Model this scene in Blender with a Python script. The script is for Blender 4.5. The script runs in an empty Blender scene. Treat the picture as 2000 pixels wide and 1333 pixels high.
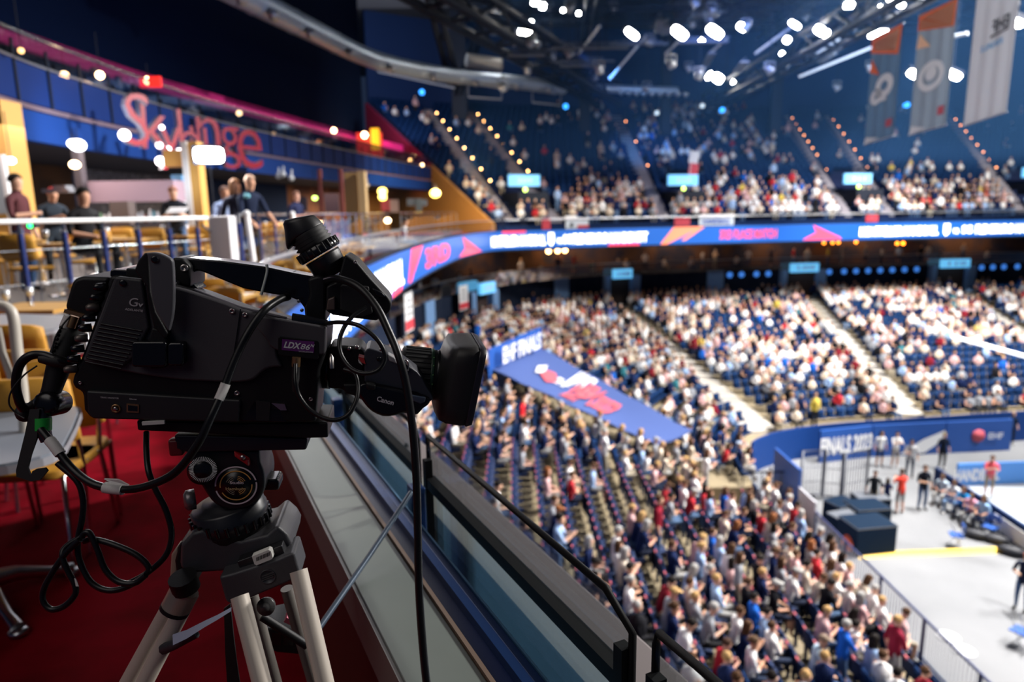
import bpy, bmesh, math, random
from mathutils import Vector, Matrix
from math import sin, cos, pi, radians, sqrt, atan2

# ------------------------------------------------------------------ camera, world, light, exposure
SC = bpy.context.scene
COL = SC.collection
F = 1333.33
PITCH = radians(10.7)
ROLL = radians(0.9)
EYE = Vector((0, 0, 1.65))
FW = Vector((0, cos(PITCH), -sin(PITCH)))
R0 = Vector((1, 0, 0)); U0 = Vector((0, sin(PITCH), cos(PITCH)))
RT = R0 * cos(ROLL) - U0 * sin(ROLL)
UP = U0 * cos(ROLL) + R0 * sin(ROLL)
cam_data = bpy.data.cameras.new('camera')
cam = bpy.data.objects.new('camera', cam_data); COL.objects.link(cam)
M = Matrix.Identity(4)
for i in range(3):
    M[i][0] = RT[i]; M[i][1] = UP[i]; M[i][2] = -FW[i]; M[i][3] = EYE[i]
cam.matrix_world = M
cam_data.sensor_width = 36.0; cam_data.lens = 24.0
cam_data.clip_start = 0.05; cam_data.clip_end = 400
cam_data.dof.use_dof = True
cam_data.dof.focus_distance = 1.04
cam_data.dof.aperture_fstop = 3.2
SC.camera = cam

SC.view_settings.view_transform = 'Standard'
SC.view_settings.look = 'None'
SC.view_settings.gamma = 1.0
SC.view_settings.exposure = 0.0
SC.view_settings.use_curve_mapping = False
SC.cycles.max_bounces = 5
SC.cycles.diffuse_bounces = 2
SC.cycles.glossy_bounces = 3
SC.cycles.transmission_bounces = 4
SC.cycles.transparent_max_bounces = 12
SC.cycles.volume_bounces = 0
SC.cycles.volume_step_rate = 4.0
SC.cycles.volume_preview_step_rate = 4.0
SC.cycles.sample_clamp_indirect = 4.0
SC.cycles.caustics_reflective = False
SC.cycles.caustics_refractive = False
SC.cycles.use_denoising = True

w = bpy.data.worlds.new('arena_ambience'); SC.world = w; w.use_nodes = True
wb = w.node_tree.nodes['Background']
wb.inputs[0].default_value = (0.16, 0.27, 0.58, 1); wb.inputs[1].default_value = 0.075

def light(name, kind, loc, aim, power, color=(1, 1, 1), size=1.0, cone=None, blend=0.5, sy=None):
    d = bpy.data.lights.new(name, kind); d.energy = power; d.color = color
    if kind == 'AREA':
        d.size = size
        if sy: d.shape = 'RECTANGLE'; d.size_y = sy
    elif kind == 'SPOT':
        d.shadow_soft_size = size; d.spot_size = radians(cone); d.spot_blend = blend
    else: d.shadow_soft_size = size
    o = bpy.data.objects.new(name, d); COL.objects.link(o)
    o.location = loc
    if aim is not None:
        v = Vector(aim) - Vector(loc)
        o.rotation_euler = v.to_track_quat('-Z', 'Y').to_euler()
    return o

def PD0(px, py, d): return EYE + (RT * ((px - 1000) / F) + UP * ((666.5 - py) / F) + FW) * d
# the sports floodlights hanging in the roof, aimed at the court and the lower bowl
K = 1.0
light('court_floodlight', 'SPOT', (24, 30, 17), (26, 36, -11), 42000*K, (1, .97, .93), 1.2, 100, .6)
light('court_floodlight.001', 'SPOT', (34, 22, 17), (22, 26, -11), 42000*K, (1, .97, .93), 1.2, 100, .6)
light('court_floodlight.002', 'SPOT', (22, 24, 16), (4, 20, -7), 84000*K, (1, .96, .92), 1.0, 84, .6)
light('court_floodlight.003', 'SPOT', (22, 34, 16), (5, 42, -7), 70000*K, (1, .96, .93), 1.0, 72, .6)
light('court_floodlight.004', 'SPOT', (30, 34, 16), (22, 48, -8), 66000*K, (1, .97, .94), 1.0, 84, .6)
light('court_floodlight.005', 'SPOT', (44, 32, 16), (40, 52, -7), 60000*K, (1, .97, .94), 1.0, 84, .6)
light('court_floodlight.006', 'SPOT', (24, 10, 16), (5, 12, -7), 46000*K, (1, .96, .92), 1.0, 70, .6)
light('upper_tier_wash', 'SPOT', (24, 30, 17), (26, 55, -1), 10000*K, (.8, .86, 1), 1.0, 66, 1.0)
light('upper_tier_blue_wash', 'AREA', (16, 44, 15), (22, 72, 6), 1100*K, (.22, .36, 1), 10)

light('banner_fill', 'SPOT', (6, 10, 13), PD0(1830, 130, 29), 9000*K, (.95, .97, 1), .6, 50, .8)  # extra spot added to brighten the hanging banners
light('roof_fill', 'AREA', (-8, 50, 13), (-9, 56, 19), 1300*K, (.75, .85, 1), 5, sy=14)  # added fill that lifts the dark roof sheets, not a fixture
light('roof_fill', 'AREA', (24, 42, 12), (24, 46, 19), 2200*K, (.7, .82, 1), 8, sy=14)  # second added roof fill, brightens the trusses over the far stand
light('side_wall_fill', 'AREA', (-2.6, 40, 4.5), (-4.5, 50, 1.5), 950*K, (1, .80, .55), 2.0)  # unseen fill added to bring up the yellow side wall
light('crimson_fill', 'AREA', (-9, 50, 8), (-10, 58, 7), 160*K, (1, .35, .5), 2.0)  # unseen pinkish fill added so the crimson wall is not black
light('blue_moving_head', 'SPOT', PD0(1125, 95, 48), PD0(1300, 300, 62), 11000*K, (.12, .38, 1), .2, 38, .9)

def ray(px, py):
    return RT * ((px - 1000) / F) + UP * ((666.5 - py) / F) + FW
def PD(px, py, d):
    return EYE + ray(px, py) * d
def PZ(px, py, z):
    r = ray(px, py); return EYE + r * ((z - EYE.z) / r.z)
def proj(p):
    v = Vector(p) - EYE
    d = v.dot(FW)
    return (1000 + F * v.dot(RT) / d, 666.5 - F * v.dot(UP) / d, d)

# ------------------------------------------------------------------ materials
MATS = {}
def mat(name, col, rough=0.6, metal=0.0, emit=None, estr=0.0, spec=0.5, noise=None, bump=None, alpha=None, coat=0):
    if name in MATS: return MATS[name]
    m = bpy.data.materials.new(name); m.use_nodes = True
    nt = m.node_tree; b = nt.nodes['Principled BSDF']
    b.inputs['Base Color'].default_value = (*col, 1)
    b.inputs['Roughness'].default_value = rough
    b.inputs['Metallic'].default_value = metal
    b.inputs['Specular IOR Level'].default_value = spec
    if coat: b.inputs['Coat Weight'].default_value = coat
    if emit:
        b.inputs['Emission Color'].default_value = (*emit, 1); b.inputs['Emission Strength'].default_value = estr
    if noise:      # (scale, second colour, contrast)
        sc, c2, lo, hi = noise
        tc = nt.nodes.new('ShaderNodeTexCoord'); n = nt.nodes.new('ShaderNodeTexNoise')
        n.inputs['Scale'].default_value = sc; n.inputs['Detail'].default_value = 5
        r = nt.nodes.new('ShaderNodeValToRGB')
        r.color_ramp.elements[0].position = lo; r.color_ramp.elements[0].color = (*col, 1)
        r.color_ramp.elements[1].position = hi; r.color_ramp.elements[1].color = (*c2, 1)
        nt.links.new(tc.outputs['Object'], n.inputs['Vector']); nt.links.new(n.outputs['Fac'], r.inputs['Fac'])
        nt.links.new(r.outputs['Color'], b.inputs['Base Color'])
    if bump:
        sc, st = bump
        tc = nt.nodes.new('ShaderNodeTexCoord'); n = nt.nodes.new('ShaderNodeTexNoise')
        n.inputs['Scale'].default_value = sc; n.inputs['Detail'].default_value = 3
        bp = nt.nodes.new('ShaderNodeBump'); bp.inputs['Strength'].default_value = st; bp.inputs['Distance'].default_value = .002
        nt.links.new(tc.outputs['Object'], n.inputs['Vector']); nt.links.new(n.outputs['Fac'], bp.inputs['Height'])
        nt.links.new(bp.outputs['Normal'], b.inputs['Normal'])
    MATS[name] = m
    return m
def glassy(name, tint, amount, rough=0.02, refl=0.5):
    """thin clear pane: mostly transparent with a glossy reflection"""
    m = bpy.data.materials.new(name); m.use_nodes = True; nt = m.node_tree; nt.nodes.clear()
    o = nt.nodes.new('ShaderNodeOutputMaterial'); t = nt.nodes.new('ShaderNodeBsdfTransparent')
    g = nt.nodes.new('ShaderNodeBsdfGlossy'); mx = nt.nodes.new('ShaderNodeMixShader'); f = nt.nodes.new('ShaderNodeFresnel')
    ml = nt.nodes.new('ShaderNodeMath'); ml.operation = 'MULTIPLY_ADD'; ml.inputs[1].default_value = refl; ml.inputs[2].default_value = amount
    f.inputs[0].default_value = 1.45
    t.inputs[0].default_value = (*tint, 1); g.inputs['Roughness'].default_value = rough
    nt.links.new(f.outputs[0], ml.inputs[0]); nt.links.new(ml.outputs[0], mx.inputs[0])
    nt.links.new(t.outputs[0], mx.inputs[1]); nt.links.new(g.outputs[0], mx.inputs[2]); nt.links.new(mx.outputs[0], o.inputs[0])
    MATS[name] = m; return m
def objcolor_mat(name, rough=.8):
    m = bpy.data.materials.new(name); m.use_nodes = True; nt = m.node_tree; b = nt.nodes['Principled BSDF']
    oi = nt.nodes.new('ShaderNodeObjectInfo'); nt.links.new(oi.outputs['Color'], b.inputs['Base Color'])
    b.inputs['Roughness'].default_value = rough; b.inputs['Specular IOR Level'].default_value = .12
    MATS[name] = m; return m
def random_mat(name, cols, rough=.8):
    m = bpy.data.materials.new(name); m.use_nodes = True; nt = m.node_tree; b = nt.nodes['Principled BSDF']
    oi = nt.nodes.new('ShaderNodeObjectInfo'); r = nt.nodes.new('ShaderNodeValToRGB'); r.color_ramp.interpolation = 'CONSTANT'
    e = r.color_ramp.elements
    while len(e) < len(cols): e.new(0.5)
    for i, c in enumerate(cols): e[i].position = i / len(cols); e[i].color = (*c, 1)
    nt.links.new(oi.outputs['Random'], r.inputs[0]); nt.links.new(r.outputs[0], b.inputs['Base Color'])
    b.inputs['Roughness'].default_value = rough; b.inputs['Specular IOR Level'].default_value = .12
    MATS[name] = m; return m
def attr_mat(name, rough=.8):
    m = bpy.data.materials.new(name); m.use_nodes = True; nt = m.node_tree; b = nt.nodes['Principled BSDF']
    a = nt.nodes.new('ShaderNodeAttribute'); a.attribute_name = 'tint'
    nt.links.new(a.outputs['Color'], b.inputs['Base Color'])
    b.inputs['Roughness'].default_value = rough; b.inputs['Specular IOR Level'].default_value = .12
    MATS[name] = m; return m
def stripes(name, c1, c2, scale, axis='X', rough=.6, ratio=.5, wob=0):
    m = bpy.data.materials.new(name); m.use_nodes = True; nt = m.node_tree; b = nt.nodes['Principled BSDF']
    tc = nt.nodes.new('ShaderNodeTexCoord'); wv = nt.nodes.new('ShaderNodeTexWave')
    wv.wave_type = 'BANDS'; wv.bands_direction = axis; wv.inputs['Scale'].default_value = scale; wv.inputs['Distortion'].default_value = wob
    r = nt.nodes.new('ShaderNodeValToRGB'); r.color_ramp.elements[0].position = ratio - .05; r.color_ramp.elements[1].position = ratio + .05
    r.color_ramp.elements[0].color = (*c1, 1); r.color_ramp.elements[1].color = (*c2, 1)
    nt.links.new(tc.outputs['Object'], wv.inputs['Vector']); nt.links.new(wv.outputs['Fac'], r.inputs[0]); nt.links.new(r.outputs[0], b.inputs['Base Color'])
    b.inputs['Roughness'].default_value = rough
    MATS[name] = m; return m

# ------------------------------------------------------------------ mesh building
class MB:
    def __init__(s): s.v = []; s.f = []; s.mi = []; s.sm = []; s.c = None
    def add(s, vs, fs, mi=0, smooth=False):
        n = len(s.v); s.v += [tuple(p) for p in vs]
        for f in fs: s.f.append(tuple(i + n for i in f)); s.mi.append(mi); s.sm.append(smooth)
        return s
    def box(s, c, size, rot=None, mi=0):
        hx, hy, hz = size[0]/2, size[1]/2, size[2]/2
        pts = [Vector((x, y, z)) for z in (-hz, hz) for y in (-hy, hy) for x in (-hx, hx)]
        if rot is not None:
            if not isinstance(rot, Matrix): rot = Matrix.Rotation(rot, 3, 'Z')
            pts = [rot @ p for p in pts]
        c = Vector(c)
        return s.add([p + c for p in pts], [(0,2,3,1),(4,5,7,6),(0,1,5,4),(2,6,7,3),(0,4,6,2),(1,3,7,5)], mi)
    def hexa(s, b, t, mi=0):
        """bottom 4 points, top 4 points"""
        n = len(b)
        return s.add(list(b) + list(t), [tuple(reversed(range(n))), tuple(range(n, 2*n))] + [(i, (i+1) % n, n+(i+1) % n, n+i) for i in range(n)], mi)
    def tube(s, pts, r, seg=8, mi=0, caps=True, closed=False):
        pts = [Vector(p) for p in pts]; n = len(pts)
        rr = r if isinstance(r, (list, tuple)) else [r] * n
        up = None; rings = []
        for i, p in enumerate(pts):
            if closed: d = pts[(i+1) % n] - pts[i-1]
            else: d = pts[min(i+1, n-1)] - pts[max(i-1, 0)]
            if d.length < 1e-9: d = Vector((0, 0, 1))
            d.normalize()
            if up is None:
                up = Vector((0, 0, 1)) if abs(d.z) < .9 else Vector((1, 0, 0))
            a = d.cross(up)
            if a.length < 1e-6: a = d.orthogonal()
            a.normalize(); up = a.cross(d).normalized()
            rings.append([p + (a * cos(2*pi*k/seg) + up * sin(2*pi*k/seg)) * rr[i] for k in range(seg)])
        fs = []; m = n if closed else n - 1
        for i in range(m):
            j = (i + 1) % n
            for k in range(seg):
                fs.append((i*seg+k, i*seg+(k+1) % seg, j*seg+(k+1) % seg, j*seg+k))
        vs = [q for rg in rings for q in rg]
        s.add(vs, fs, mi, True)
        if caps and not closed:
            s.add(rings[0], [tuple(reversed(range(seg)))], mi); s.add(rings[-1], [tuple(range(seg))], mi)
        return s
    def lathe(s, c, axis, prof, seg=24, mi=0, smooth=True):
        """prof: list of (distance along axis, radius)"""
        c = Vector(c); d = Vector(axis).normalized(); a = d.orthogonal().normalized(); b = d.cross(a)
        vs = []
        for h, r in prof:
            for k in range(seg):
                t = 2*pi*k/seg; vs.append(c + d*h + (a*cos(t) + b*sin(t))*max(r, 1e-5))
        fs = []
        for i in range(len(prof)-1):
            for k in range(seg):
                fs.append((i*seg+k, i*seg+(k+1) % seg, (i+1)*seg+(k+1) % seg, (i+1)*seg+k))
        fs.append(tuple(reversed(range(seg)))); fs.append(tuple((len(prof)-1)*seg+k for k in range(seg)))
        return s.add(vs, fs, mi, smooth)
    def sphere(s, c, r, seg=12, rings=8, mi=0, rot=None):
        if not isinstance(r, (tuple, list)): r = (r, r, r)
        c = Vector(c); vs = []; fs = []
        for i in range(rings+1):
            ph = pi*i/rings
            for k in range(seg):
                t = 2*pi*k/seg; p = Vector((r[0]*sin(ph)*cos(t), r[1]*sin(ph)*sin(t), r[2]*cos(ph)))
                if rot is not None: p = rot @ p
                vs.append(c + p)
        for i in range(rings):
            for k in range(seg):
                fs.append((i*seg+k, (i+1)*seg+k, (i+1)*seg+(k+1) % seg, i*seg+(k+1) % seg))
        return s.add(vs, fs, mi, True)
    def strip(s, A, B, mi=0, smooth=False):
        """quad strip between two equally long polylines"""
        n = len(A)
        return s.add(list(A) + list(B), [(i, i+1, n+i+1, n+i) for i in range(n-1)], mi, smooth)
    def wall(s, pts, z0, z1, th, mi=0):
        """solid wall of thickness th to the left of the polyline"""
        P = [Vector((p[0], p[1], 0)) for p in pts]; n = len(P); Q = offset(P, th)
        zz0 = z0 if isinstance(z0, (list, tuple)) else [z0]*n; zz1 = z1 if isinstance(z1, (list, tuple)) else [z1]*n
        a = [Vector((P[i].x, P[i].y, zz0[i])) for i in range(n)]; b = [Vector((P[i].x, P[i].y, zz1[i])) for i in range(n)]
        c = [Vector((Q[i].x, Q[i].y, zz1[i])) for i in range(n)]; d = [Vector((Q[i].x, Q[i].y, zz0[i])) for i in range(n)]
        vs = a + b + c + d; fs = []
        for i in range(n-1):
            for x, y in ((0, 1), (1, 2), (2, 3), (3, 0)):
                fs.append((x*n+i, x*n+i+1, y*n+i+1, y*n+i))
        fs += [(0, n, 2*n, 3*n), (n-1, 4*n-1, 3*n-1, 2*n-1)]
        return s.add(vs, fs, mi)
    def mesh(s, name, mats):
        me = bpy.data.meshes.new(name); me.from_pydata(s.v, [], s.f)
        for m in mats: me.materials.append(m)
        if len(mats) > 1: me.polygons.foreach_set('material_index', s.mi)
        me.polygons.foreach_set('use_smooth', s.sm)
        me.validate(); me.update()
        bm = bmesh.new(); bm.from_mesh(me); bmesh.ops.recalc_face_normals(bm, faces=bm.faces); bm.to_mesh(me); bm.free()
        return me

def offset(P, th):
    n = len(P); out = []
    for i in range(n):
        d = (P[min(i+1, n-1)] - P[max(i-1, 0)]); d.z = 0; d.normalize()
        out.append(P[i] + Vector((-d.y, d.x, 0)) * th)
    return out

def tag(o, label=None, cat=None, group=None, kind=None):
    if label: o['label'] = label
    if cat: o['category'] = cat
    if group: o['group'] = group
    if kind: o['kind'] = kind
    return o
def build(name, mb, mats, parent=None, label=None, cat=None, group=None, kind=None, origin=None, bevel=None, sub=0):
    if not isinstance(mats, (list, tuple)): mats = [mats]
    if origin is not None and parent is None:
        oo = Vector(origin); mb.v = [tuple(Vector(p) - oo) for p in mb.v]
    elif parent is not None:
        q = parent; oo = Vector((0, 0, 0))
        while q is not None: oo += q.location; q = q.parent
        mb.v = [tuple(Vector(p) - oo) for p in mb.v]
    me = mb.mesh(name, mats); o = bpy.data.objects.new(name, me); COL.objects.link(o)
    if parent is not None: o.parent = parent
    elif origin is not None: o.location = origin
    if bevel:
        b = o.modifiers.new('bevel', 'BEVEL'); b.width = bevel; b.segments = 2; b.limit_method = 'ANGLE'; b.angle_limit = radians(35)
        o.modifiers.new('wn', 'WEIGHTED_NORMAL')
    if sub:
        q = o.modifiers.new('sub', 'SUBSURF'); q.levels = sub; q.render_levels = sub
    tag(o, label, cat, group, kind)
    return o
def struct(name, mb, mats, **k): return build(name, mb, mats, kind='structure', **k)
def empty(name, loc, label, cat, group=None):
    o = bpy.data.objects.new(name, None); COL.objects.link(o); o.location = loc; o.empty_display_size = .2
    return tag(o, label, cat, group)
def clone(o, loc=None, rotz=None, label=None, group=None, color=None, parent=None):
    c = o.copy(); COL.objects.link(c)
    if parent is not None: c.parent = parent
    for ch in o.children: clone(ch, parent=c)
    if loc is not None: c.location = loc
    if rotz is not None: c.rotation_euler = (0, 0, rotz)
    if label: c['label'] = label
    if group: c['group'] = group
    if color: c.color = (*color, 1)
    return c
def catmull(pts, n):
    """sample n+1 points, uniform in station parameter"""
    P = [Vector((p[0], p[1], p[2] if len(p) > 2 else 0)) for p in pts]; m = len(P) - 1; out = []
    for i in range(n+1):
        s = m * i / n; k = min(int(s), m-1); t = s - k
        p0 = P[k-1] if k > 0 else P[0]*2 - P[1]; p1 = P[k]; p2 = P[k+1]; p3 = P[k+2] if k+2 <= m else P[m]*2 - P[m-1]
        out.append(0.5*((2*p1) + (-p0+p2)*t + (2*p0-5*p1+4*p2-p3)*t*t + (-p0+3*p1-3*p2+p3)*t**3))
    return out
class Path:
    def __init__(s, pts):
        s.p = [Vector(q) for q in pts]; s.s = [0]
        for i in range(1, len(s.p)): s.s.append(s.s[-1] + (s.p[i]-s.p[i-1]).length)
        s.L = s.s[-1]
    def at(s, d):
        d = max(0, min(s.L-1e-6, d)); lo, hi = 0, len(s.s)-1
        while hi - lo > 1:
            m = (lo+hi)//2
            if s.s[m] <= d: lo = m
            else: hi = m
        t = (d - s.s[lo]) / max(1e-9, s.s[hi]-s.s[lo]); e = (s.p[hi]-s.p[lo]).normalized()
        return s.p[lo].lerp(s.p[hi], t), e
    def at_px(s, px, z):
        best = None; dd = 0
        while dd < s.L:
            q, _ = s.at(dd); v = Vector((q.x, q.y, z))
            if v.y > 6:
                e = abs(proj(v)[0] - px)
                if best is None or e < best[0]: best = (e, dd)
            dd += .1
        return best[1]
def text_geo(string, height, bold=.02, extrude=0.0):
    """flat filled lettering; returns verts (x right, y up, scaled to cap height) and faces"""
    cu = bpy.data.curves.new('t', 'FONT'); cu.body = string; cu.size = 1.0; cu.offset = bold; cu.extrude = extrude; cu.resolution_u = 3
    o = bpy.data.objects.new('t', cu); COL.objects.link(o)
    dg = bpy.context.evaluated_depsgraph_get(); dg.update()
    me = o.evaluated_get(dg).to_mesh()
    vs = [Vector(v.co) for v in me.vertices]; fs = [tuple(p.vertices) for p in me.polygons]
    o.evaluated_get(dg).to_mesh_clear(); bpy.data.objects.remove(o); bpy.data.curves.remove(cu)
    if not vs: return [], [], 0
    x0 = min(v.x for v in vs); x1 = max(v.x for v in vs); k = height / .7
    return [Vector(((v.x-x0)*k, v.y*k, v.z*k)) for v in vs], fs, (x1-x0)*k
def text_on(mb, string, o, xd, yd, height, width=None, mi=0, bold=.02, center=False, n=None, lift=0.0):
    """text on a plane: origin o, right xd, up yd"""
    vs, fs, w_ = text_geo(string, height, bold)
    sx = (width / w_) if width else 1
    xd = Vector(xd).normalized(); yd = Vector(yd).normalized(); o = Vector(o)
    nn = xd.cross(yd) * lift
    ww = w_*sx
    mb.add([o + nn + xd*((v.x*sx) - (ww/2 if center else 0)) + yd*v.y for v in vs], fs, mi)
    return ww
# ------------------------------------------------------------------ colours
NAVY = (.012, .03, .10)
M_court = mat('court_concrete', (.20, .205, .215), .65, spec=.2, noise=(.35, (.155, .16, .17), .3, .75))
M_play = mat('playing_surface', (.5, .55, .62), .45)
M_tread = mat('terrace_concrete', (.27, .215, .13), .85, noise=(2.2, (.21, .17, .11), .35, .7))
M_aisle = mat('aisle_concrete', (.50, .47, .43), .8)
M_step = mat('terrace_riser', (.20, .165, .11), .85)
M_seat = mat('seat_plastic', (.003, .019, .078), .6, spec=.25)
M_seat2 = mat('seat_cushion_fabric', (.008, .022, .08), .8)
M_seatred = mat('seat_badge_red', (.50, .10, .12), .6)
M_dark = mat('dark_steel', (.006, .010, .022), .6, spec=.25)
M_darkw = mat('black_cladding', (.006, .012, .030), .8, spec=.15, noise=(1.5, (.011, .017, .035), .4, .6))
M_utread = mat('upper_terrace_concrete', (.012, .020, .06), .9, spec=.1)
M_navyw = mat('navy_wall', (.008, .024, .085), .8, spec=.15)
M_portal = mat('portal_blue', (.16, .30, .55), .6)
M_sign = mat('portal_sign_lit', (.2, .5, .8), .5, emit=(.12, .48, .85), estr=1.0)
M_wht = mat('white_paint', (.75, .76, .78), .5)
M_chrome = mat('chrome', (.75, .77, .8), .18, 1.0)
M_steel = mat('brushed_steel', (.5, .51, .54), .35, .9)
M_roof = mat('roof_sheet', (.022, .026, .034), .8)
M_roofl = stripes('roof_light_sheet', (.10, .105, .12), (.17, .18, .2), 3.2, 'X', .7)
M_duct = mat('ventilation_duct', (.42, .5, .6), .38, .55)
M_glow = mat('floodlight_glow', (1, 1, 1), .5, emit=(1, .98, .95), estr=60)
M_warm = mat('warm_bulb', (1, .8, .5), .5, emit=(1, .50, .18), estr=17)
M_warm2 = mat('dim_warm_bulb', (1, .8, .5), .5, emit=(1, .36, .14), estr=7)
M_led = mat('led_blue', (.0, .05, .25), .4, emit=(.020, .11, .42), estr=1.15)
M_ledw = mat('led_white', (.8, .8, .8), .4, emit=(.95, .98, 1), estr=3.2)
M_ledr = mat('led_red', (.6, .05, .1), .4, emit=(1, .06, .12), estr=1.2)
M_ledo = mat('led_orange', (.6, .2, .1), .4, emit=(1, .20, .12), estr=1.2)
M_tarp = mat('tarpaulin_blue', (.055, .09, .25), .8, spec=.2)
M_blue = mat('bright_blue_vinyl', (.012, .075, .33), .5)
M_red = mat('red_vinyl', (.62, .05, .07), .6)
M_redsoft = mat('coral_print', (.50, .085, .115), .75)
M_glass = glassy('clear_glass', (.93, .96, .97), .02, .03, .5)
M_glassr = glassy('ring_glass', (.80, .84, .88), .015, .05, .12)
M_glassd = glassy('balustrade_glass', (.80, .84, .88), .03, .05, .7)

CZ = -10.35
def b1(lst): return lst
# the lower bowl: matching stations on its court-side and its outer edge
BI = [(9.3,-6),(9.3,12),(9.3,20),(9.4,24.5),(9.9,27.8),(11.4,30.2),(14.6,31.8),(20.2,32.8),(32.5,34.5),(47,36.3)]
BO = [(-6.8,-6),(-6.8,13),(-6.6,28),(-5.6,38.5),(-3,46),(2,52.5),(9.5,56.8),(26,59.8),(45,62.3),(62,64)]
NS = 150
BIs = catmull(BI, NS); BOs = catmull(BO, NS)
NR = 22; ZB = -9.1
def zt_(k):
    u = max(0, min(1, (k/NS - .12)/.2)); u = u*u*(3-2*u); return -5.0 - 1.1*u
def rowline(i):      # tread line i = 0..NR
    t = i / NR
    return [BIs[k].lerp(BOs[k], t) for k in range(NS+1)]
def rowz(i, k): return ZB + (zt_(k) - ZB) * i / (NR-1)
LR = [rowline(i) for i in range(NR+1)]

# floor of the arena
mb = MB(); mb.add([(8, -10, CZ), (70, -10, CZ), (70, 50, CZ), (8, 50, CZ)], [(0,1,2,3)])
struct('floor', mb, M_court)
mb = MB(); q = [PZ(1700, 948, CZ), PZ(2300, 1230, CZ), Vector((66, 20, CZ)), Vector((62, 38.5, CZ)), PZ(1880, 926, CZ)]
q = [Vector((21.8+.0, 31.2, CZ+.01))]
mb = MB(); mb.box((44, 19.5, CZ+.012), (40, 20, .02)); 
# playing surface is placed from its photographed corner below
c0 = PZ(1842, 952, CZ)
dirA = (PZ(2000, 1062, CZ) - c0); dirA.z = 0; dirA.normalize()
dirB = Vector((-dirA.y, dirA.x, 0))
if dirB.x < 0: dirB = -dirB
mb = MB(); L1, L2 = 26, 44
zz = Vector((0, 0, .02))
mb.hexa([c0, c0 + dirB*L2, c0 + dirB*L2 + dirA*L1, c0 + dirA*L1], [c0+zz, c0 + dirB*L2+zz, c0 + dirB*L2 + dirA*L1+zz, c0 + dirA*L1+zz])
struct('floor_playing_surface', mb, M_play)

# stepped terraces of the lower bowl
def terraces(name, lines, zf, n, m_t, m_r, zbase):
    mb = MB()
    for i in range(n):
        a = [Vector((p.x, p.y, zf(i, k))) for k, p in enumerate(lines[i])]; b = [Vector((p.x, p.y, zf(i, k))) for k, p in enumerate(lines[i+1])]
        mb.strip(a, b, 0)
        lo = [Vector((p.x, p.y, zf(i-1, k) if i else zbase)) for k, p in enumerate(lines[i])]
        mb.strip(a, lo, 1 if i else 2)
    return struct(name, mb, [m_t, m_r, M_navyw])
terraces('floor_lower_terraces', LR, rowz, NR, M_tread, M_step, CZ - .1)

ff = [LR[0][k] for k in range(NS+1) if LR[0][k].y > 29.4]
mb = MB(); mb.wall(ff, CZ, ZB+.33, -.08); struct('wall_stand_front', mb, mat('stand_front_blue', (.006, .04, .19), .6, spec=.2))
# the upper bowl
UI = [(-.85,45),(3.3,47),(11,49.4),(25.5,52.1),(40,54.6),(62,58)]
UO = [(-12.7,65),(-5.5,69),(9.5,72.5),(29,75),(47,77.5),(74,82)]
NSU = 120; UIs = catmull(UI, NSU); UOs = catmull(UO, NSU); NU = 26
UR = [[UIs[k].lerp(UOs[k], i/NU) for k in range(NSU+1)] for i in range(NU+1)]
UZ0, UZ1 = .75, 11.2
def uz(i, k=0): return UZ0 + (UZ1-UZ0)*i/(NU-1)
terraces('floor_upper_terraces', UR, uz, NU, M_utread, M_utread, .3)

# walls round the lower bowl: portal wall under the suites, then the suite level
W = [Vector((p.x, p.y, 0)) for p in BOs]
mb = MB(); mb.wall(W, -6.6, -3.6, .35); struct('wall_bowl', mb, M_darkw)
Wb = offset(W, 3.4)
mb = MB(); A = [p + Vector((0, 0, -3.6)) for p in offset(W, .3)]; B = [p + Vector((0, 0, -3.6)) for p in Wb]; mb.strip(A, B)
A2 = [p - Vector((0, 0, .25)) for p in A]; mb.strip(A2, A); struct('floor_suites', mb, M_darkw)
M_suite = mat('suite_back_wall', (.11, .055, .035), .8, noise=(.5, (.02, .025, .06), .42, .6))
mb = MB(); mb.wall(Wb, -3.7, .3, .3); struct('wall_suites', mb, M_suite)
mb = MB(); mb.strip([p + Vector((0, 0, -2.65)) for p in W], [p + Vector((0, 0, -3.6)) for p in W])
o = build('suite_balustrade', mb, M_glassd, label='dark tinted glass balustrade running along the suite level above the portal wall', cat='balustrade')
mb = MB(); mb.tube([p + Vector((0, 0, -2.63)) for p in W], .03, 6); build('handrail', mb, M_steel, parent=o)

# ring that carries the LED board
LEDP = [(1.73,-1.38),(-1.34,4.9),(-2.65,7.6),(-3.2,12),(-3.5,18),(-3.6,24),(-3.3,32),(-2.6,39),(-1.0,44.6),(3.3,46.7),(11,49.1),(25.5,51.8),(40,54.3),(62,57.7)]
LEDs = catmull(LEDP, 260); LP = Path(LEDs); LZ0, LZ1 = -.78, .42
mb = MB(); mb.wall(LEDs, LZ0-.12, LZ1+.05, .28); struct('trim_ring', mb, M_dark)
far = [p for p in LEDs if p.y > 44.4]
mb = MB(); A = [p + Vector((0, 0, LZ0-.1)) for p in LEDs]; B = [p + Vector((0, 0, LZ0-.1)) for p in offset(LEDs, 5.0)]; mb.strip(A, B)
struct('ceiling_suites', mb, M_dark)
mb = MB(); mb.strip([p + Vector((0, 0, LZ1)) for p in far], [p + Vector((0, 0, LZ1)) for p in offset(far, 1.2)]); struct('floor_ring_walk', mb, M_dark)
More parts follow.
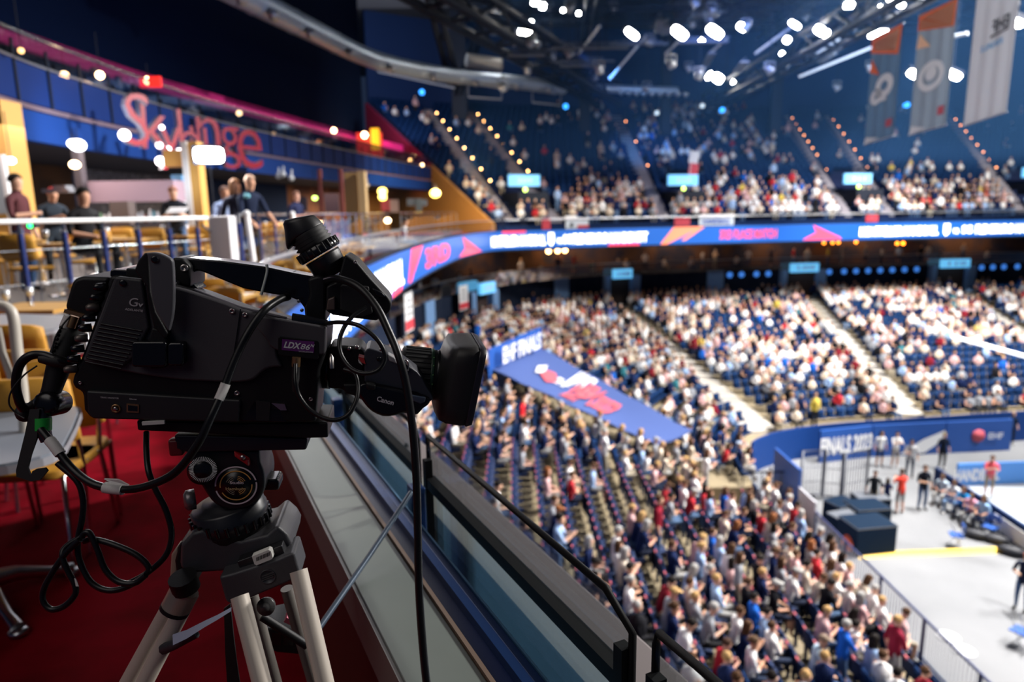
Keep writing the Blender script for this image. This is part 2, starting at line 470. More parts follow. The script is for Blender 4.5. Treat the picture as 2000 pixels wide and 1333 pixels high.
# LED board
board = MB(); off = offset(LEDs, -.06)
far_off = offset(LEDs, 0.0)
board.strip([p + Vector((0, 0, LZ0)) for p in off], [p + Vector((0, 0, LZ1)) for p in off])
board.strip([p + Vector((0, 0, LZ1)) for p in off], [p + Vector((0, 0, LZ1)) for p in far_off])
led = build('led_ribbon_board', board, M_led, label='long curved blue LED ribbon board with team names on the ring above the suites', cat='led board')
OP = Path(offset(LEDs, -.075))
def led_geo(mb, pts, fs, s0):
    out = []
    for v in pts:
        q, e = OP.at(s0 + v[0]); out.append((q.x, q.y, LZ0 + v[1]))
    mb.add(out, fs, 0)
def led_text(string, px0, px1, h, y0, m, name='lettering', bold=.03):
    mb = MB()
    s0 = LP.at_px(px0, LZ1); s1 = LP.at_px(px1, LZ1)
    vs, fs, w_ = text_geo(string, h, bold); k = (s1-s0)/w_
    led_geo(mb, [(v.x*k, v.y + y0) for v in vs], fs, s0)
    return build(name, mb, m, parent=led)
def led_poly(pp, m, name='graphic'):
    """list of polygons given as (px, height share)"""
    mb = MB()
    for poly in pp:
        s = [LP.at_px(a, LZ1) for a, b in poly]
        led_geo(mb, [(s[i]-s[0], poly[i][1]*(LZ1-LZ0)) for i in range(len(poly))], [tuple(range(len(poly)))], s[0])
    return build(name, mb, m, parent=led)
led_text('MONTPELLIER HANDBALL', 600, 781, .78, .2, M_ledw)
led_poly([[(757,.0),(777,.0),(779,.16),(760,.16)]], M_ledr)
led_poly([[(791,.05),(797,.05),(818,1.0),(800,1.0)], [(800,.3),(804,.3),(822,1),(814,1)]], M_ledr)
led_text('3RD', 826, 875, .72, .25, M_ledr, bold=.05)
led_poly([[(893,.05),(938,.05),(900,.95),(905,.4)]], M_ledr)
led_text('MONTPELLIER HANDBALL', 957, 1062, .62, .26, M_ledw, bold=.045)
led_poly([[(978,.9),(1022,.9),(1022,1.0),(978,1.0)]], M_ledr)
led_text('vs', 1082, 1093, .5, .3, M_ledw); led_text('SG', 1096, 1112, .55, .3, M_ledw)
led_poly([[(1067,.3),(1073,.1),(1079,.3),(1079,.85),(1067,.85)]], M_ledw, 'crest')
led_text('FLENSBURG-HANDEWITT', 1114, 1261, .62, .26, M_ledw, bold=.045)
led_poly([[(1185,.0),(1245,.0),(1245,.1),(1185,.1)]], M_ledr)
led_poly([[(1286,.0),(1300,.0),(1350,.75),(1368,1.0),(1312,1.0)], [(1328,.2),(1334,.2),(1372,.98),(1360,.98)]], M_ledo)
led_text('3RD PLACE MATCH', 1402, 1515, .6, .3, M_ledr, bold=.03)
led_poly([[(1565,.05),(1642,.05),(1640,.15),(1584,.95),(1592,.5)]], M_ledr)
led_text('MONTPELLIER HANDBALL', 1676, 1830, .62, .26, M_ledw, bold=.045)
led_poly([[(1840,.3),(1846,.1),(1852,.3),(1852,.85),(1840,.85)]], M_ledw, 'crest')
led_text('vs', 1858, 1870, .5, .3, M_ledw); led_text('SG', 1877, 1897, .55, .3, M_ledw)
led_text('FLENSBURG-HANDEWITT', 1903, 2060, .62, .26, M_ledw, bold=.045)
# glass and rail on top of the ring
A = [p + Vector((0, 0, LZ1+.05)) for p in offset(LEDs, .1)]
ci = [i for i, p in enumerate(LEDs) if p.y > 4.4]
A = [A[i] for i in ci]
mb = MB(); mb.strip(A, [p + Vector((0, 0, .62)) for p in A])
ringbal = build('ring_balustrade', mb, M_glassr, label='low glass balustrade with steel handrail standing on top of the LED ring', cat='balustrade')
mb = MB(); mb.tube([p + Vector((0, 0, .65)) for p in A], .03, 6); build('handrail', mb, M_steel, parent=ringbal)

# upper back wall, roof
UB = [Vector((p.x, p.y, 0)) for p in UOs]; 
mb = MB(); mb.wall(UB, 10.5, 19.5, .4); struct('wall_upper', mb, M_navyw)
RZ = 19.5
mb = MB(); mb.add([(-60,-20,RZ),(90,-20,RZ),(90,95,RZ),(-60,95,RZ)], [(0,1,2,3)]); struct('ceiling', mb, M_roof)
mb = MB()
for (x0, y0, x1, y1) in ((-16, 50, -4.5, 64), (14, 58, 30, 72)):
    mb.box(((x0+x1)/2, (y0+y1)/2, RZ-.12), (x1-x0, y1-y0, .16))
struct('ceiling_light_sheets', mb, M_roofl)

# side wall of the upper bowl above the bar (yellow below, dark red above)
a0 = Vector((-.95, 45, 0)); a1 = Vector((-12.8, 65, 0)); dd = a1 - a0
def sw(l, z): p = a0 + dd*l; return Vector((p.x, p.y, z))
M_yel = mat('yellow_wall_paint', (.50, .235, .055), .75)
M_crim = mat('crimson_wall_paint', (.34, .008, .055), .75)
nrm = Vector((-dd.y, dd.x, 0)).normalized()*.25
def slab(poly, m, name, lab=None):
    mb = MB(); mb.hexa([p + nrm for p in poly], poly); return struct(name, mb, m)
zt = lambda l: .9 + 10.7*l
slab([sw(0, -.9), sw(0, zt(0)), sw(.41, zt(.41)), sw(.41, -.9)], M_yel, 'wall_side_lower')
slab([sw(.41, 4.6), sw(.41, zt(.41)), sw(1, zt(1)), sw(1, 4.6)], M_crim, 'wall_side_upper')
slab([sw(.41, -.9), sw(.41, 4.6), sw(1, 4.6), sw(1, -.9)], M_yel, 'wall_side_inner')

# ------------------------------------------------------------------ people
SKIN = [(.62,.36,.25),(.55,.30,.20),(.68,.42,.31),(.48,.26,.17),(.60,.34,.26)]
M_skin = random_mat('skin', SKIN, .6)
M_shirt = objcolor_mat('shirt_cloth')
M_pants = random_mat('trouser_cloth', [(.06,.11,.22),(.015,.02,.04),(.02,.02,.022),(.30,.26,.2),(.10,.17,.3),(.02,.03,.06),(.35,.34,.33)])
M_shoe = random_mat('shoe_leather', [(.02,.02,.02),(.5,.5,.5),(.05,.03,.02)])
M_hair = objcolor_mat('hair_strands', .7)

def skin_body(name, joints, bones, sub=1):
    """joints: name -> (pos, (rx, ry), tag); bones: pairs. One continuous skinned body."""
    bm = bmesh.new(); lay = bm.verts.layers.skin.verify(); vm = {}
    for k, (p, r, t) in joints.items():
        v = bm.verts.new(p); vm[k] = v
        v[lay].radius = r if isinstance(r, tuple) else (r, r)
        v[lay].use_root = (k == 'pelvis')
    for a, b in bones: bm.edges.new((vm[a], vm[b]))
    me = bpy.data.meshes.new('tmp'); bm.to_mesh(me); bm.free()
    o = bpy.data.objects.new('tmp', me); COL.objects.link(o)
    sk = o.modifiers.new('s', 'SKIN'); sk.use_smooth_shade = True
    if sub: ss = o.modifiers.new('u', 'SUBSURF'); ss.levels = sub; ss.render_levels = sub
    dg = bpy.context.evaluated_depsgraph_get(); dg.update()
    ev = o.evaluated_get(dg); out = bpy.data.meshes.new_from_object(ev, depsgraph=dg)
    bpy.data.objects.remove(o); out.name = name
    order = {'skin': 0, 'shirt': 1, 'pants': 2, 'shoe': 3}
    seg = [(Vector(joints[a][0]), Vector(joints[b][0]), joints[b][2], joints[a][2], joints[a][1], joints[b][1]) for a, b in bones]
    out.materials.clear()
    for m in (M_skin, M_shirt, M_pants, M_shoe): out.materials.append(m)
    for f in out.polygons:
        c = f.center; best = None
        for a, b, tb, ta, ra, rb in seg:
            d = b - a; t = max(0, min(1, (c-a).dot(d)/max(d.length_squared, 1e-9)))
            r = max(ra if not isinstance(ra, tuple) else ra[0], .02)*(1-t) + max(rb if not isinstance(rb, tuple) else rb[0], .02)*t
            e = (c - (a + d*t)).length / r
            if best is None or e < best[0]: best = (e, tb)
        f.material_index = order[best[1]]; f.use_smooth = True
    return out

def figure(name, seated=True, lean=0.0, arms='lap', turn=0.0, head_turn=0.0, short=False, fingers=False, sub=1, female=False, knees=0.0):
    """a person at the origin facing +Y; seated: origin under the hips on the tread"""
    J = {}; B = []
    if seated:
        hz = .50; hip = Vector((0, 0, hz))
    else: hz = .93; hip = Vector((0, 0, hz))
    sl = sin(lean); cl = cos(lean); k = .92 if female else 1.0
    def up(h, fwd=0.0, x=0.0):      # point along the leaning spine
        return hip + Vector((x, h*sl + fwd*cl, h*cl - fwd*sl))
    J['pelvis'] = (hip, (.155, .115), 'pants')
    J['waist'] = (up(.16), (.14*k, .10), 'shirt'); J['chest'] = (up(.36), (.165*k, .115), 'shirt'); J['shoulder'] = (up(.49), (.13*k, .085), 'shirt')
    J['neck'] = (up(.57, .01), (.055, .055), 'skin'); J['jaw'] = (up(.64, .03), (.066, .078), 'skin'); J['head'] = (up(.73, .025), (.078, .095), 'skin'); J['crown'] = (up(.81, .01), (.055, .065), 'skin')
    B += [('pelvis','waist'),('waist','chest'),('chest','shoulder'),('shoulder','neck'),('neck','jaw'),('jaw','head'),('head','crown')]
    for s, n in ((1, 'r'), (-1, 'l')):
        sh = up(.47, 0, s*.19*k); J['sh'+n] = (sh, .062, 'shirt')
        if arms == 'lap': el = up(.22, .04, s*.25); ha = hip + Vector((s*.09, .30, .16))
        elif arms == 'fold': el = up(.24, .08, s*.24); ha = up(.27, .24, -s*.06)
        elif arms == 'clap': el = up(.27, .14, s*.22); ha = up(.42, .34, s*.03)
        elif arms == 'down': el = up(.20, -.02, s*.26); ha = up(-.05, .05, s*.27)
        elif arms == 'phone': el = up(.24, .10, s*.23); ha = up(.38, .30, s*.07)
        elif arms == 'wide': el = up(.36, .02, s*.42); ha = up(.34, .05, s*.66)
        elif arms == 'rail': el = up(.22, .16, s*.25); ha = up(.10, .40, s*.22)
        elif arms == 'one': 
            if s > 0: el = up(.22, .05, s*.26); ha = up(.26, .28, s*.05)
            else: el = up(.20, -.02, s*.26); ha = up(-.05, .05, s*.27)
        J['el'+n] = (el, .045, 'shirt'); J['wr'+n] = (ha, .03, 'skin'); d = (ha-el).normalized(); hd = ha + d*.075; J['ha'+n] = (hd, (.038, .02), 'skin')
        md = el.lerp(ha, .15); J['cu'+n] = (md, .043, 'shirt')
        B += [('shoulder','sh'+n),('sh'+n,'el'+n),('el'+n,'cu'+n),('cu'+n,'wr'+n),('wr'+n,'ha'+n)]
        if fingers:
            side = d.cross(Vector((0, 0, 1)))
            if side.length < .1: side = Vector((1, 0, 0))
            side.normalize(); dn = side.cross(d)*s
            for q, (o_, L) in enumerate(((-.028, .06), (-.009, .075), (.010, .07), (.028, .055))):
                a = hd + d*.03 + side*o_; b_ = a + d*L*.55 + dn*.004; c = b_ + d*L*.4 + dn*.02*(-1)
                J['f%d%s' % (q, n)] = (a, .011, 'skin'); J['g%d%s' % (q, n)] = (b_, .0095, 'skin'); J['h%d%s' % (q, n)] = (c, .008, 'skin')
                B += [('ha'+n, 'f%d%s' % (q, n)), ('f%d%s' % (q, n), 'g%d%s' % (q, n)), ('g%d%s' % (q, n), 'h%d%s' % (q, n))]
            a = ha + d*.04 + side*(-.04); b_ = a + d*.035 - side*.012
            J['t1'+n] = (a, .012, 'skin'); J['t2'+n] = (b_, .010, 'skin'); B += [('ha'+n, 't1'+n), ('t1'+n, 't2'+n)]
        hp = hip + Vector((s*.095, .0, -.03)); J['hp'+n] = (hp, .09, 'pants'); B += [('pelvis', 'hp'+n)]
        if seated:
            kn = hip + Vector((s*(.13+knees), .43, .02)); an = hip + Vector((s*(.12+knees*.5), .40+.05*s*knees*4, -hz+.09)); to = an + Vector((0, .15, -.05))
        else:
            kn = hip + Vector((s*.11, .03, -.44)); an = hip + Vector((s*.12, -.02, -hz+.08)); to = an + Vector((s*.02, .16, -.05))
        J['kn'+n] = (kn, .062, 'pants'); J['ca'+n] = (kn.lerp(an, .3), .055, 'skin' if short else 'pants'); J['an'+n] = (an, .04, 'skin' if short else 'pants'); J['to'+n] = (to, (.042, .03), 'shoe')
        B += [('hp'+n, 'kn'+n), ('kn'+n, 'ca'+n), ('ca'+n, 'an'+n), ('an'+n, 'to'+n)]
    me = skin_body(name, J, B, sub)
    hc = up(.73, .025)
    # nose, brow and chin pulled out of the face, ears at the sides
    fd = Vector((0, cl, -sl)); ud = Vector((0, sl, cl))
    for v in me.vertices:
        r = v.co - hc
        if r.length < .16:
            f = r.dot(fd); x = r.x; u = r.dot(ud)
            if f > .05:
                g = math.exp(-((x/.018)**2) - (((u+.01)/.03)**2)); v.co += fd*(.028*g)
            if abs(x) > .06 and abs(u) < .035 and abs(f) < .04: v.co.x += .012 if x > 0 else -.012
    return me, hc, fd, ud

def hair_mesh(name, hc, fd, ud, style):
    mb = MB(); rot = Matrix((Vector((1, 0, 0)), fd, ud)).transposed()
    n, m = 14, 8; vs = []; fs = []
    for i in range(m+1):
        ph = (pi*.60)*i/m
        for k in range(n):
            t = 2*pi*k/n; fr = sin(t)             # +1 front
            p = ph*(1 - .42*max(0, fr)) if style != 'cap' else ph*.85
            r = Vector((.088*sin(p)*cos(t), .105*sin(p)*sin(t)-.012, .098*cos(p)+.025))
            vs.append(hc + rot @ r)
    for i in range(m):
        for k in range(n): fs.append((i*n+k, (i+1)*n+k, (i+1)*n+(k+1) % n, i*n+(k+1) % n))
    mb.add(vs, fs, 0, True)
    if style == 'long':
        mb.sphere(hc + rot @ Vector((0, -.075, -.10)), (.085, .04, .17), 10, 8, 0, rot)
        for s in (-1, 1): mb.sphere(hc + rot @ Vector((s*.078, -.01, -.07)), (.022, .05, .13), 8, 6, 0, rot)
    if style == 'bun': mb.sphere(hc + rot @ Vector((0, -.11, .03)), .045, 8, 6)
    if style == 'cap': mb.add([hc + rot @ Vector(p) for p in ((-.07,.06,.055),(.07,.06,.055),(.05,.17,.035),(-.05,.17,.035),(-.07,.06,.065),(.07,.06,.065),(.05,.17,.045),(-.05,.17,.045))],
                              [(0,1,2,3),(4,7,6,5),(0,4,5,1),(1,5,6,2),(2,6,7,3),(3,7,4,0)], 0, False)
    return mb.mesh(name, [M_hair])

random.seed(7)
def person_proto(nm, style, **k):
    me, hc, fd, ud = figure('person_body', **k)
    return me, hair_mesh('hair', hc, fd, ud, style)
SEATED = []
for i, (a, st, ln, sh, fe, kn) in enumerate([('lap','short',.12,0,0,.02),('fold','short',-.06,0,0,.06),('clap','long',.10,0,1,0),('phone','short',.22,0,0,.04),
        ('lap','long',.0,0,1,0),('fold','bun',.05,0,1,0),('lap','short',.34,1,0,.07),('phone','long',.28,0,1,0),('lap','cap',.05,1,0,.05),('fold','cap',.2,0,0,.03)]):
    SEATED.append(person_proto('seated', st, seated=True, lean=ln, arms=a, short=bool(sh), female=bool(fe), knees=kn))
STAND = []
for a, st, ln, sh, fe in [('down','short',.0,0,0),('clap','short',.05,1,0),('phone','long',.04,0,1),('one','short',.0,0,0),('down','long',.02,1,1)]:
    STAND.append(person_proto('standing', st, seated=False, lean=ln, arms=a, short=bool(sh), female=bool(fe)))

SHIRTS = [('white', (.74,.73,.73), 28), ('cream', (.62,.53,.43), 11), ('navy blue', (.006,.014,.06), 24), ('black', (.006,.006,.009), 11), ('red', (.42,.025,.035), 3),
          ('light blue', (.30,.43,.66), 9), ('grey', (.26,.27,.30), 9), ('pale pink', (.60,.38,.38), 8), ('royal blue', (.01,.10,.45), 2), ('dark red', (.18,.01,.02), 3), ('teal', (.03,.16,.2), 1), ('yellow', (.6,.45,.08), .6)]
HAIRS = [('brown', (.07,.035,.018), 30), ('dark', (.012,.009,.008), 22), ('blond', (.42,.26,.11), 18), ('grey', (.33,.32,.31), 16), ('ginger', (.22,.08,.03), 2)]
def pick(tab):
    t = random.random()*sum(x[2] for x in tab)
    for x in tab:
        t -= x[2]
        if t <= 0: return x
    return tab[-1]
def person(meshes, loc, rotz, shirt, hair, label, group=None, name='person', scale=1.0):
    o = bpy.data.objects.new(name, meshes[0]); COL.objects.link(o); o.location = loc; o.rotation_euler = (0, 0, rotz); o.color = (*shirt, 1)
    o.scale = (scale,)*3
    h = bpy.data.objects.new('hair', meshes[1]); COL.objects.link(h); h.parent = o; h.color = (*hair, 1)
    return tag(o, label, 'person', group)

# simple far figure geometry for the uncountable crowd
def lowpoly_person(seated=True):
    mb = MB()
    def blob(c, r, seg, rg, mi): mb.sphere(c, r, seg, rg, mi)
    z = .5 if seated else .95
    blob((0, 0, z+.73), (.09, .10, .12), 6, 4, 0)
    blob((0, -.02, z+.78), (.098, .105, .10), 6, 4, 3)
    mb.tube([(0, 0, z-.05), (0, .01, z+.25), (0, 0, z+.48), (0, 0, z+.58)], [.15, .17, .19, .06], 7, 1)
    for s in (-1, 1):
        if seated:
            mb.tube([(s*.1, 0, z), (s*.13, .42, z+.02), (s*.12, .40, .05)], [.085, .07, .05], 5, 2, caps=False)
            mb.tube([(s*.2, 0, z+.46), (s*.26, .06, z+.22), (s*.08, .30, z+.2)], [.06, .05, .035], 5, 1 if random.random() < .5 else 0, caps=False)
        else:
            mb.tube([(s*.1, 0, z), (s*.12, .02, z-.45), (s*.12, 0, .03)], [.09, .07, .05], 5, 2, caps=False)
            mb.tube([(s*.2, 0, z+.46), (s*.26, 0, z+.2), (s*.24, .1, z)], [.06, .05, .035], 5, 1, caps=False)
    return mb
LOWS = [lowpoly_person(True) for _ in range(4)]; LOWSTD = lowpoly_person(False)
class Crowd:
    def __init__(s): s.v = []; s.f = []; s.c = []
    def put(s, low, loc, rz, shirt, hair, sc=1.0):
        n = len(s.v); ca, sa = cos(rz)*sc, sin(rz)*sc
        skin = random.choice(SKIN); pants = random.choice([(.06,.11,.22),(.015,.02,.04),(.02,.02,.02),(.3,.26,.2),(.1,.17,.3)])
        cols = (skin, shirt, pants, hair)
        for x, y, z in low.v: s.v.append((loc[0]+x*ca-y*sa, loc[1]+x*sa+y*ca, loc[2]+z*sc))
        for f, m in zip(low.f, low.mi): s.f.append(tuple(i+n for i in f)); s.c.append(cols[m])
    def build(s, name, mat_, label, cat, group=None):
        me = bpy.data.meshes.new(name); me.from_pydata(s.v, [], s.f); me.materials.append(mat_)
        at = me.attributes.new('tint', 'FLOAT_COLOR', 'FACE'); buf = []
        for c in s.c: buf += [c[0], c[1], c[2], 1]
        at.data.foreach_set('color', buf)
        me.polygons.foreach_set('use_smooth', [True]*len(s.f)); me.update()
        o = bpy.data.objects.new(name, me); COL.objects.link(o); return tag(o, label, cat, group, 'stuff')
M_crowd = attr_mat('crowd_cloth')

# ------------------------------------------------------------------ seats
def seat_geo():
    b = MB()
    prof = [(-.22, .42), (-.25, .62), (-.29, .86)]
    for sx in (0,):
        vs = []
        for (y, z) in prof:
            for x, bend in ((-.235, .035), (-.12, .008), (0, 0), (.12, .008), (.235, .035)): vs.append((x, y+bend, z))
        for (y, z) in prof:
            for x, bend in ((-.235, .035), (-.12, .008), (0, 0), (.12, .008), (.235, .035)): vs.append((x, y+bend-.03, z))
        fs = []
        for r in range(2):
            for c in range(4):
                a = r*5+c; fs.append((a, a+1, a+6, a+5)); a += 15; fs.append((a, a+5, a+6, a+1))
        for c in range(4): fs += [(c, c+15, c+16, c+1), (10+c, 11+c, 26+c, 25+c)]
        for r in range(2): fs += [(r*5, r*5+5, r*5+20, r*5+15), (r*5+4, r*5+19, r*5+24, r*5+9)]
        b.add(vs, fs, 0)
    b.box((-.21, -.12, .36), (.03, .26, .05)); b.box((.21, -.12, .36), (.03, .26, .05)); b.box((0, -.24, .22), (.06, .06, .42))
    return b
SEAT_ME = seat_geo().mesh('arena_seat', [M_seat])
cb = MB(); cb.box((0, -.165, .55), (.42, .06, .32), Matrix.Rotation(.12, 3, 'X')); CUSH_ME = cb.mesh('seat_cushion', [M_seat2])
cb = MB(); cb.box((0, 0, .345), (.42, .40, .06)); CUSH2_ME = cb.mesh('seat_cushion_down', [M_seat2])
bb = MB(); bb.box((0, -.300, .835), (.13, .035, .07), Matrix.Rotation(.12, 3, 'X')); BADGE_ME = bb.mesh('number_badge', [M_seatred])
lb = MB(); lb.box((0, -.26, .62), (.46, .05, .46), Matrix.Rotation(.1, 3, 'X')); lb.box((0, -.1, .46), (.42, .2, .08)); 
LOWSEAT = lb

def nexts(path, step, start=0):
    d = start
    while d < path.L - .3:
        yield d, *path.at(d); d += step
def inpoly(x, y, poly):
    c = False; n = len(poly)
    for i in range(n):
        x1, y1 = poly[i][0], poly[i][1]; x2, y2 = poly[(i+1) % n][0], poly[(i+1) % n][1]
        if (y1 > y) != (y2 > y) and x < (x2-x1)*(y-y1)/(y2-y1)+x1: c = not c
    return c
# blue tarpaulin area (corner at the top nearest the bar, then clockwise)
TA = PZ(962, 722, -5.5); TB = PZ(1058, 680, -5.2); TC = PZ(1352, 842, -7.2); TD = PZ(1285, 870, -7.4)
TARP = [TA, TB, TC, TD]
AISLES = [((20.1, 32.6), (25.8, 60)), ((31.8, 34.2), (40.8, 62)), ((12.2, 30.4), (8.6, 56.6))]
def near_aisle(x, y, aisles, wd=.75):
    for (ax, ay), (bx, by) in aisles:
        L2_ = (bx-ax)**2+(by-ay)**2; t = max(0, min(1, ((x-ax)*(bx-ax)+(y-ay)*(by-ay))/L2_))
        if (x-ax-(bx-ax)*t)**2+(y-ay-(by-ay)*t)**2 < wd*wd: return True
    return False
_c = sum(TARP, Vector())/4; TARPB = [_c + (q - _c)*1.1 for q in TARP]
VOMS = [ [TD + Vector((-.6,-1.2,0)), TC + Vector((1.0,-.6,0)), TC + Vector((3.0,-2.2,0)), TD + Vector((2.2,-2.8,0))] ]
PORTALS = []
def hidden_by_parapet(px, py):
    # left/below the ledge edge as photographed
    xb = [(640, 700), (800, 830), (820, 900), (892, 938), (1060, 1085), (1168, 1184), (1232, 1228), (1340, 1333)]
    if py > 1333 or px < 640: return True
    for (x0, y0), (x1, y1) in zip(xb, xb[1:]):
        if x0 <= px <= x1: return py > y0 + (y1-y0)*(px-x0)/(x1-x0)
    return False

slots = []       # (dist, row, n, pos, rot, occupied, px)
random.seed(21)
from mathutils import noise as mnoise
for i in range(NR):
    mid = [LR[i][k].lerp(LR[i+1][k], .42) for k in range(NS+1)]
    pth = Path(mid); n = 0
    for d, p, e in nexts(pth, .54, .2 + .27*(i % 2)):
        if p.y < 1 or p.x > 58: continue
        if near_aisle(p.x, p.y, AISLES) or inpoly(p.x, p.y, TARPB) or any(inpoly(p.x, p.y, v) for v in VOMS): continue
        n += 1
        kk = min(range(0, NS+1, 1), key=lambda q: (mid[q].x-p.x)**2 + (mid[q].y-p.y)**2); z = rowz(i, kk); px, py, dep = proj((p.x, p.y, z+.6))
        if dep < 3 or px < -100 or px > 2100: continue
        rz = atan2(-e.x*-1, -e.y*-1) if False else atan2(e.y, e.x) + pi   # face the court (+Y local)
        cl = mnoise.noise(Vector((p.x*.16, p.y*.16, 3.1)))
        if p.y < 29 and p.x < 10.6:
            occ = .46 if i < 8 else (.40 if i < 12 else (.10 if p.y < 20 else .5))
            if p.y > 20: occ = .78
            occ += cl*.7
        else:
            occ = .72 + cl*.9
            if p.x > 26 and i < 8: occ = .2
            if 10 < p.x < 13 and i < 6: occ = .15
        slots.append([dep, i, n, p.x, p.y, z, rz, random.random() < occ, px, py])
for s in slots: s.append(hidden_by_parapet(s[8], s[9]) or s[9] < 0)
vis = [s for s in slots if not s[10] and -10 < s[8] < 2010]
vis.sort(key=lambda s: s[0])
SEAT_ROT = lambda s: s[6]
ORD = ['lowest', 'second', 'third', 'fourth', 'fifth', 'sixth', 'seventh', 'eighth', 'ninth', 'tenth', 'eleventh', 'twelfth', 'thirteenth', 'fourteenth', 'fifteenth', 'sixteenth', 'seventeenth', 'eighteenth', 'nineteenth', 'twentieth', 'penultimate', 'top']
def nth(n):
    return '%d%s' % (n, 'th' if 10 < n % 100 < 14 else {1: 'st', 2: 'nd', 3: 'rd'}.get(n % 10, 'th'))
crowd = Crowd(); farseats = Crowd()
seatcol = (.003, .021, .080)
# number seats along each row from the tarpaulin end
byrow = {}
for s in vis: byrow.setdefault(s[1], []).append(s)
for r, L in byrow.items():
    L.sort(key=lambda s: -s[4] if s[3] < 10.6 else 1e3)
    for k, s in enumerate(L): s.append(k+1)
ns = 0; np_ = 0; seen = set()
# a few people who stand out in the photo take the seat nearest to where they are seen
FORCED = {}
for fpx, fpy, nm_, c_, h_, std, tx in [(1645, 1236, 'royal blue polo shirt', (.01,.10,.50), (.33,.32,.31), True, 'standing man with grey hair and royal blue polo shirt seen from behind'),
        (1303, 968, 'dark red jersey', (.22,.01,.025), (.07,.035,.018), True, 'standing fan in dark red football jersey in the middle of the near stand'),
        (1024, 775, 'red shirt', (.6,.02,.03), (.07,.035,.018), True, 'standing person in vivid red shirt and pale trousers near the tarpaulin'),
        (1764, 1232, 'maroon top', (.20,.01,.03), (.42,.26,.11), True, 'blond woman in maroon sleeveless top bending beside the court railing'),
        (1061, 742, 'red shirt', (.6,.03,.04), (.05,.03,.02), False, 'person in bright red shirt seated right under the tarpaulin edge'),
        (1480, 1238, 'white striped shirt', (.7,.7,.72), (.10,.06,.035), False, 'seated man in white shirt and pale jeans leaning forward at the bottom of the frame'),
        (1590, 1262, 'pale blue shirt', (.42,.55,.66), (.22,.16,.12), False, 'seated man in pale blue shirt at the bottom edge of the frame'),
        (1418, 1245, 'red cardigan', (.36,.015,.03), (.06,.03,.02), False, 'seated woman in red cardigan with dark hair at the bottom of the frame'),
        (1378, 880, 'white shirt', (.74,.74,.74), (.10,.05,.03), True, 'standing man in white shirt by the tunnel mouth below the flag')]:
    hh_ = 1.75 if std else 1.28
    best = min((s for s in vis if id(s) not in FORCED), key=lambda s: (proj((s[3], s[4], s[5]+hh_))[0]-fpx)**2 + (proj((s[3], s[4], s[5]+hh_))[1]-fpy)**2)
    FORCED[id(best)] = (c_, h_, std, tx)
    for s in vis:
        if s is not best and std and s[1] == best[1] and abs(s[4]-best[4]) + abs(s[3]-best[3]) < .6: s[7] = False
    best[7] = True
used_people = [s for s in vis if s[7]]
for s in vis:
    dep, i, n, x, y, z, rz, occ, px, py, hid, num = s
    if ns < 290:
        ns += 1
        o = bpy.data.objects.new('arena_seat', SEAT_ME); COL.objects.link(o); o.location = (x, y, z); o.rotation_euler = (0, 0, rz)
        lab = 'navy folding seat %s, %s row above court rail, %s seat from tarpaulin' % ('under a spectator' if occ else 'left empty', ORD[i], nth(num))
        tag(o, lab, 'seat', 'folding seats in the near stand')
        if not occ: c = bpy.data.objects.new('seat_cushion', CUSH_ME); COL.objects.link(c); c.parent = o
        if occ: c = bpy.data.objects.new('seat_cushion', CUSH2_ME); COL.objects.link(c); c.parent = o
        bdg = bpy.data.objects.new('number_badge', BADGE_ME); COL.objects.link(bdg); bdg.parent = o
    else:
        farseats.put(LOWSEAT, (x, y, z), rz, seatcol, seatcol)
    if occ:
        sn, sc_, _ = pick(SHIRTS); hn, hc_, _ = pick(HAIRS)
        stand = random.random() < (.03 if y < 33 else .02); fo = FORCED.get(id(s))
        if fo: sc_, hc_, stand = fo[:3]
        if np_ < 270 or fo:
            np_ += 1
            proto = random.choice(STAND if stand else SEATED)
            j = Vector((random.uniform(-.03, .03), 0, 0))
            sc = random.uniform(.98, 1.09)
            lab = '%s spectator, %s top, %s hair, %s row from rail, %s from tarpaulin' % ('standing' if stand else 'seated', sn, hn, ORD[i], nth(num))
            if fo: lab = fo[3]
            person(proto, (x + j.x, y, z), rz + random.uniform(-.25, .25), sc_, hc_, lab, 'spectators in the near stand', scale=sc)
        else:
            low = LOWSTD if stand else random.choice(LOWS)
            crowd.put(low, (x, y, z), rz + random.uniform(-.3, .3), sc_, hc_, random.uniform(.93, 1.05))
    # fix colours of stuff seats afterwards
nlow = len(farseats.f); farseats.c = [seatcol]*nlow

visids = set(id(s) for s in vis)
for s in slots:
    if id(s) in visids: continue
    farseats.put(LOWSEAT, (s[3], s[4], s[5]), s[6], seatcol, seatcol)
    if s[7]: crowd.put(random.choice(LOWS), (s[3], s[4], s[5]), s[6] + random.uniform(-.3, .3), pick(SHIRTS)[1], pick(HAIRS)[1], 1.03)
farseats.c = [seatcol]*len(farseats.f)
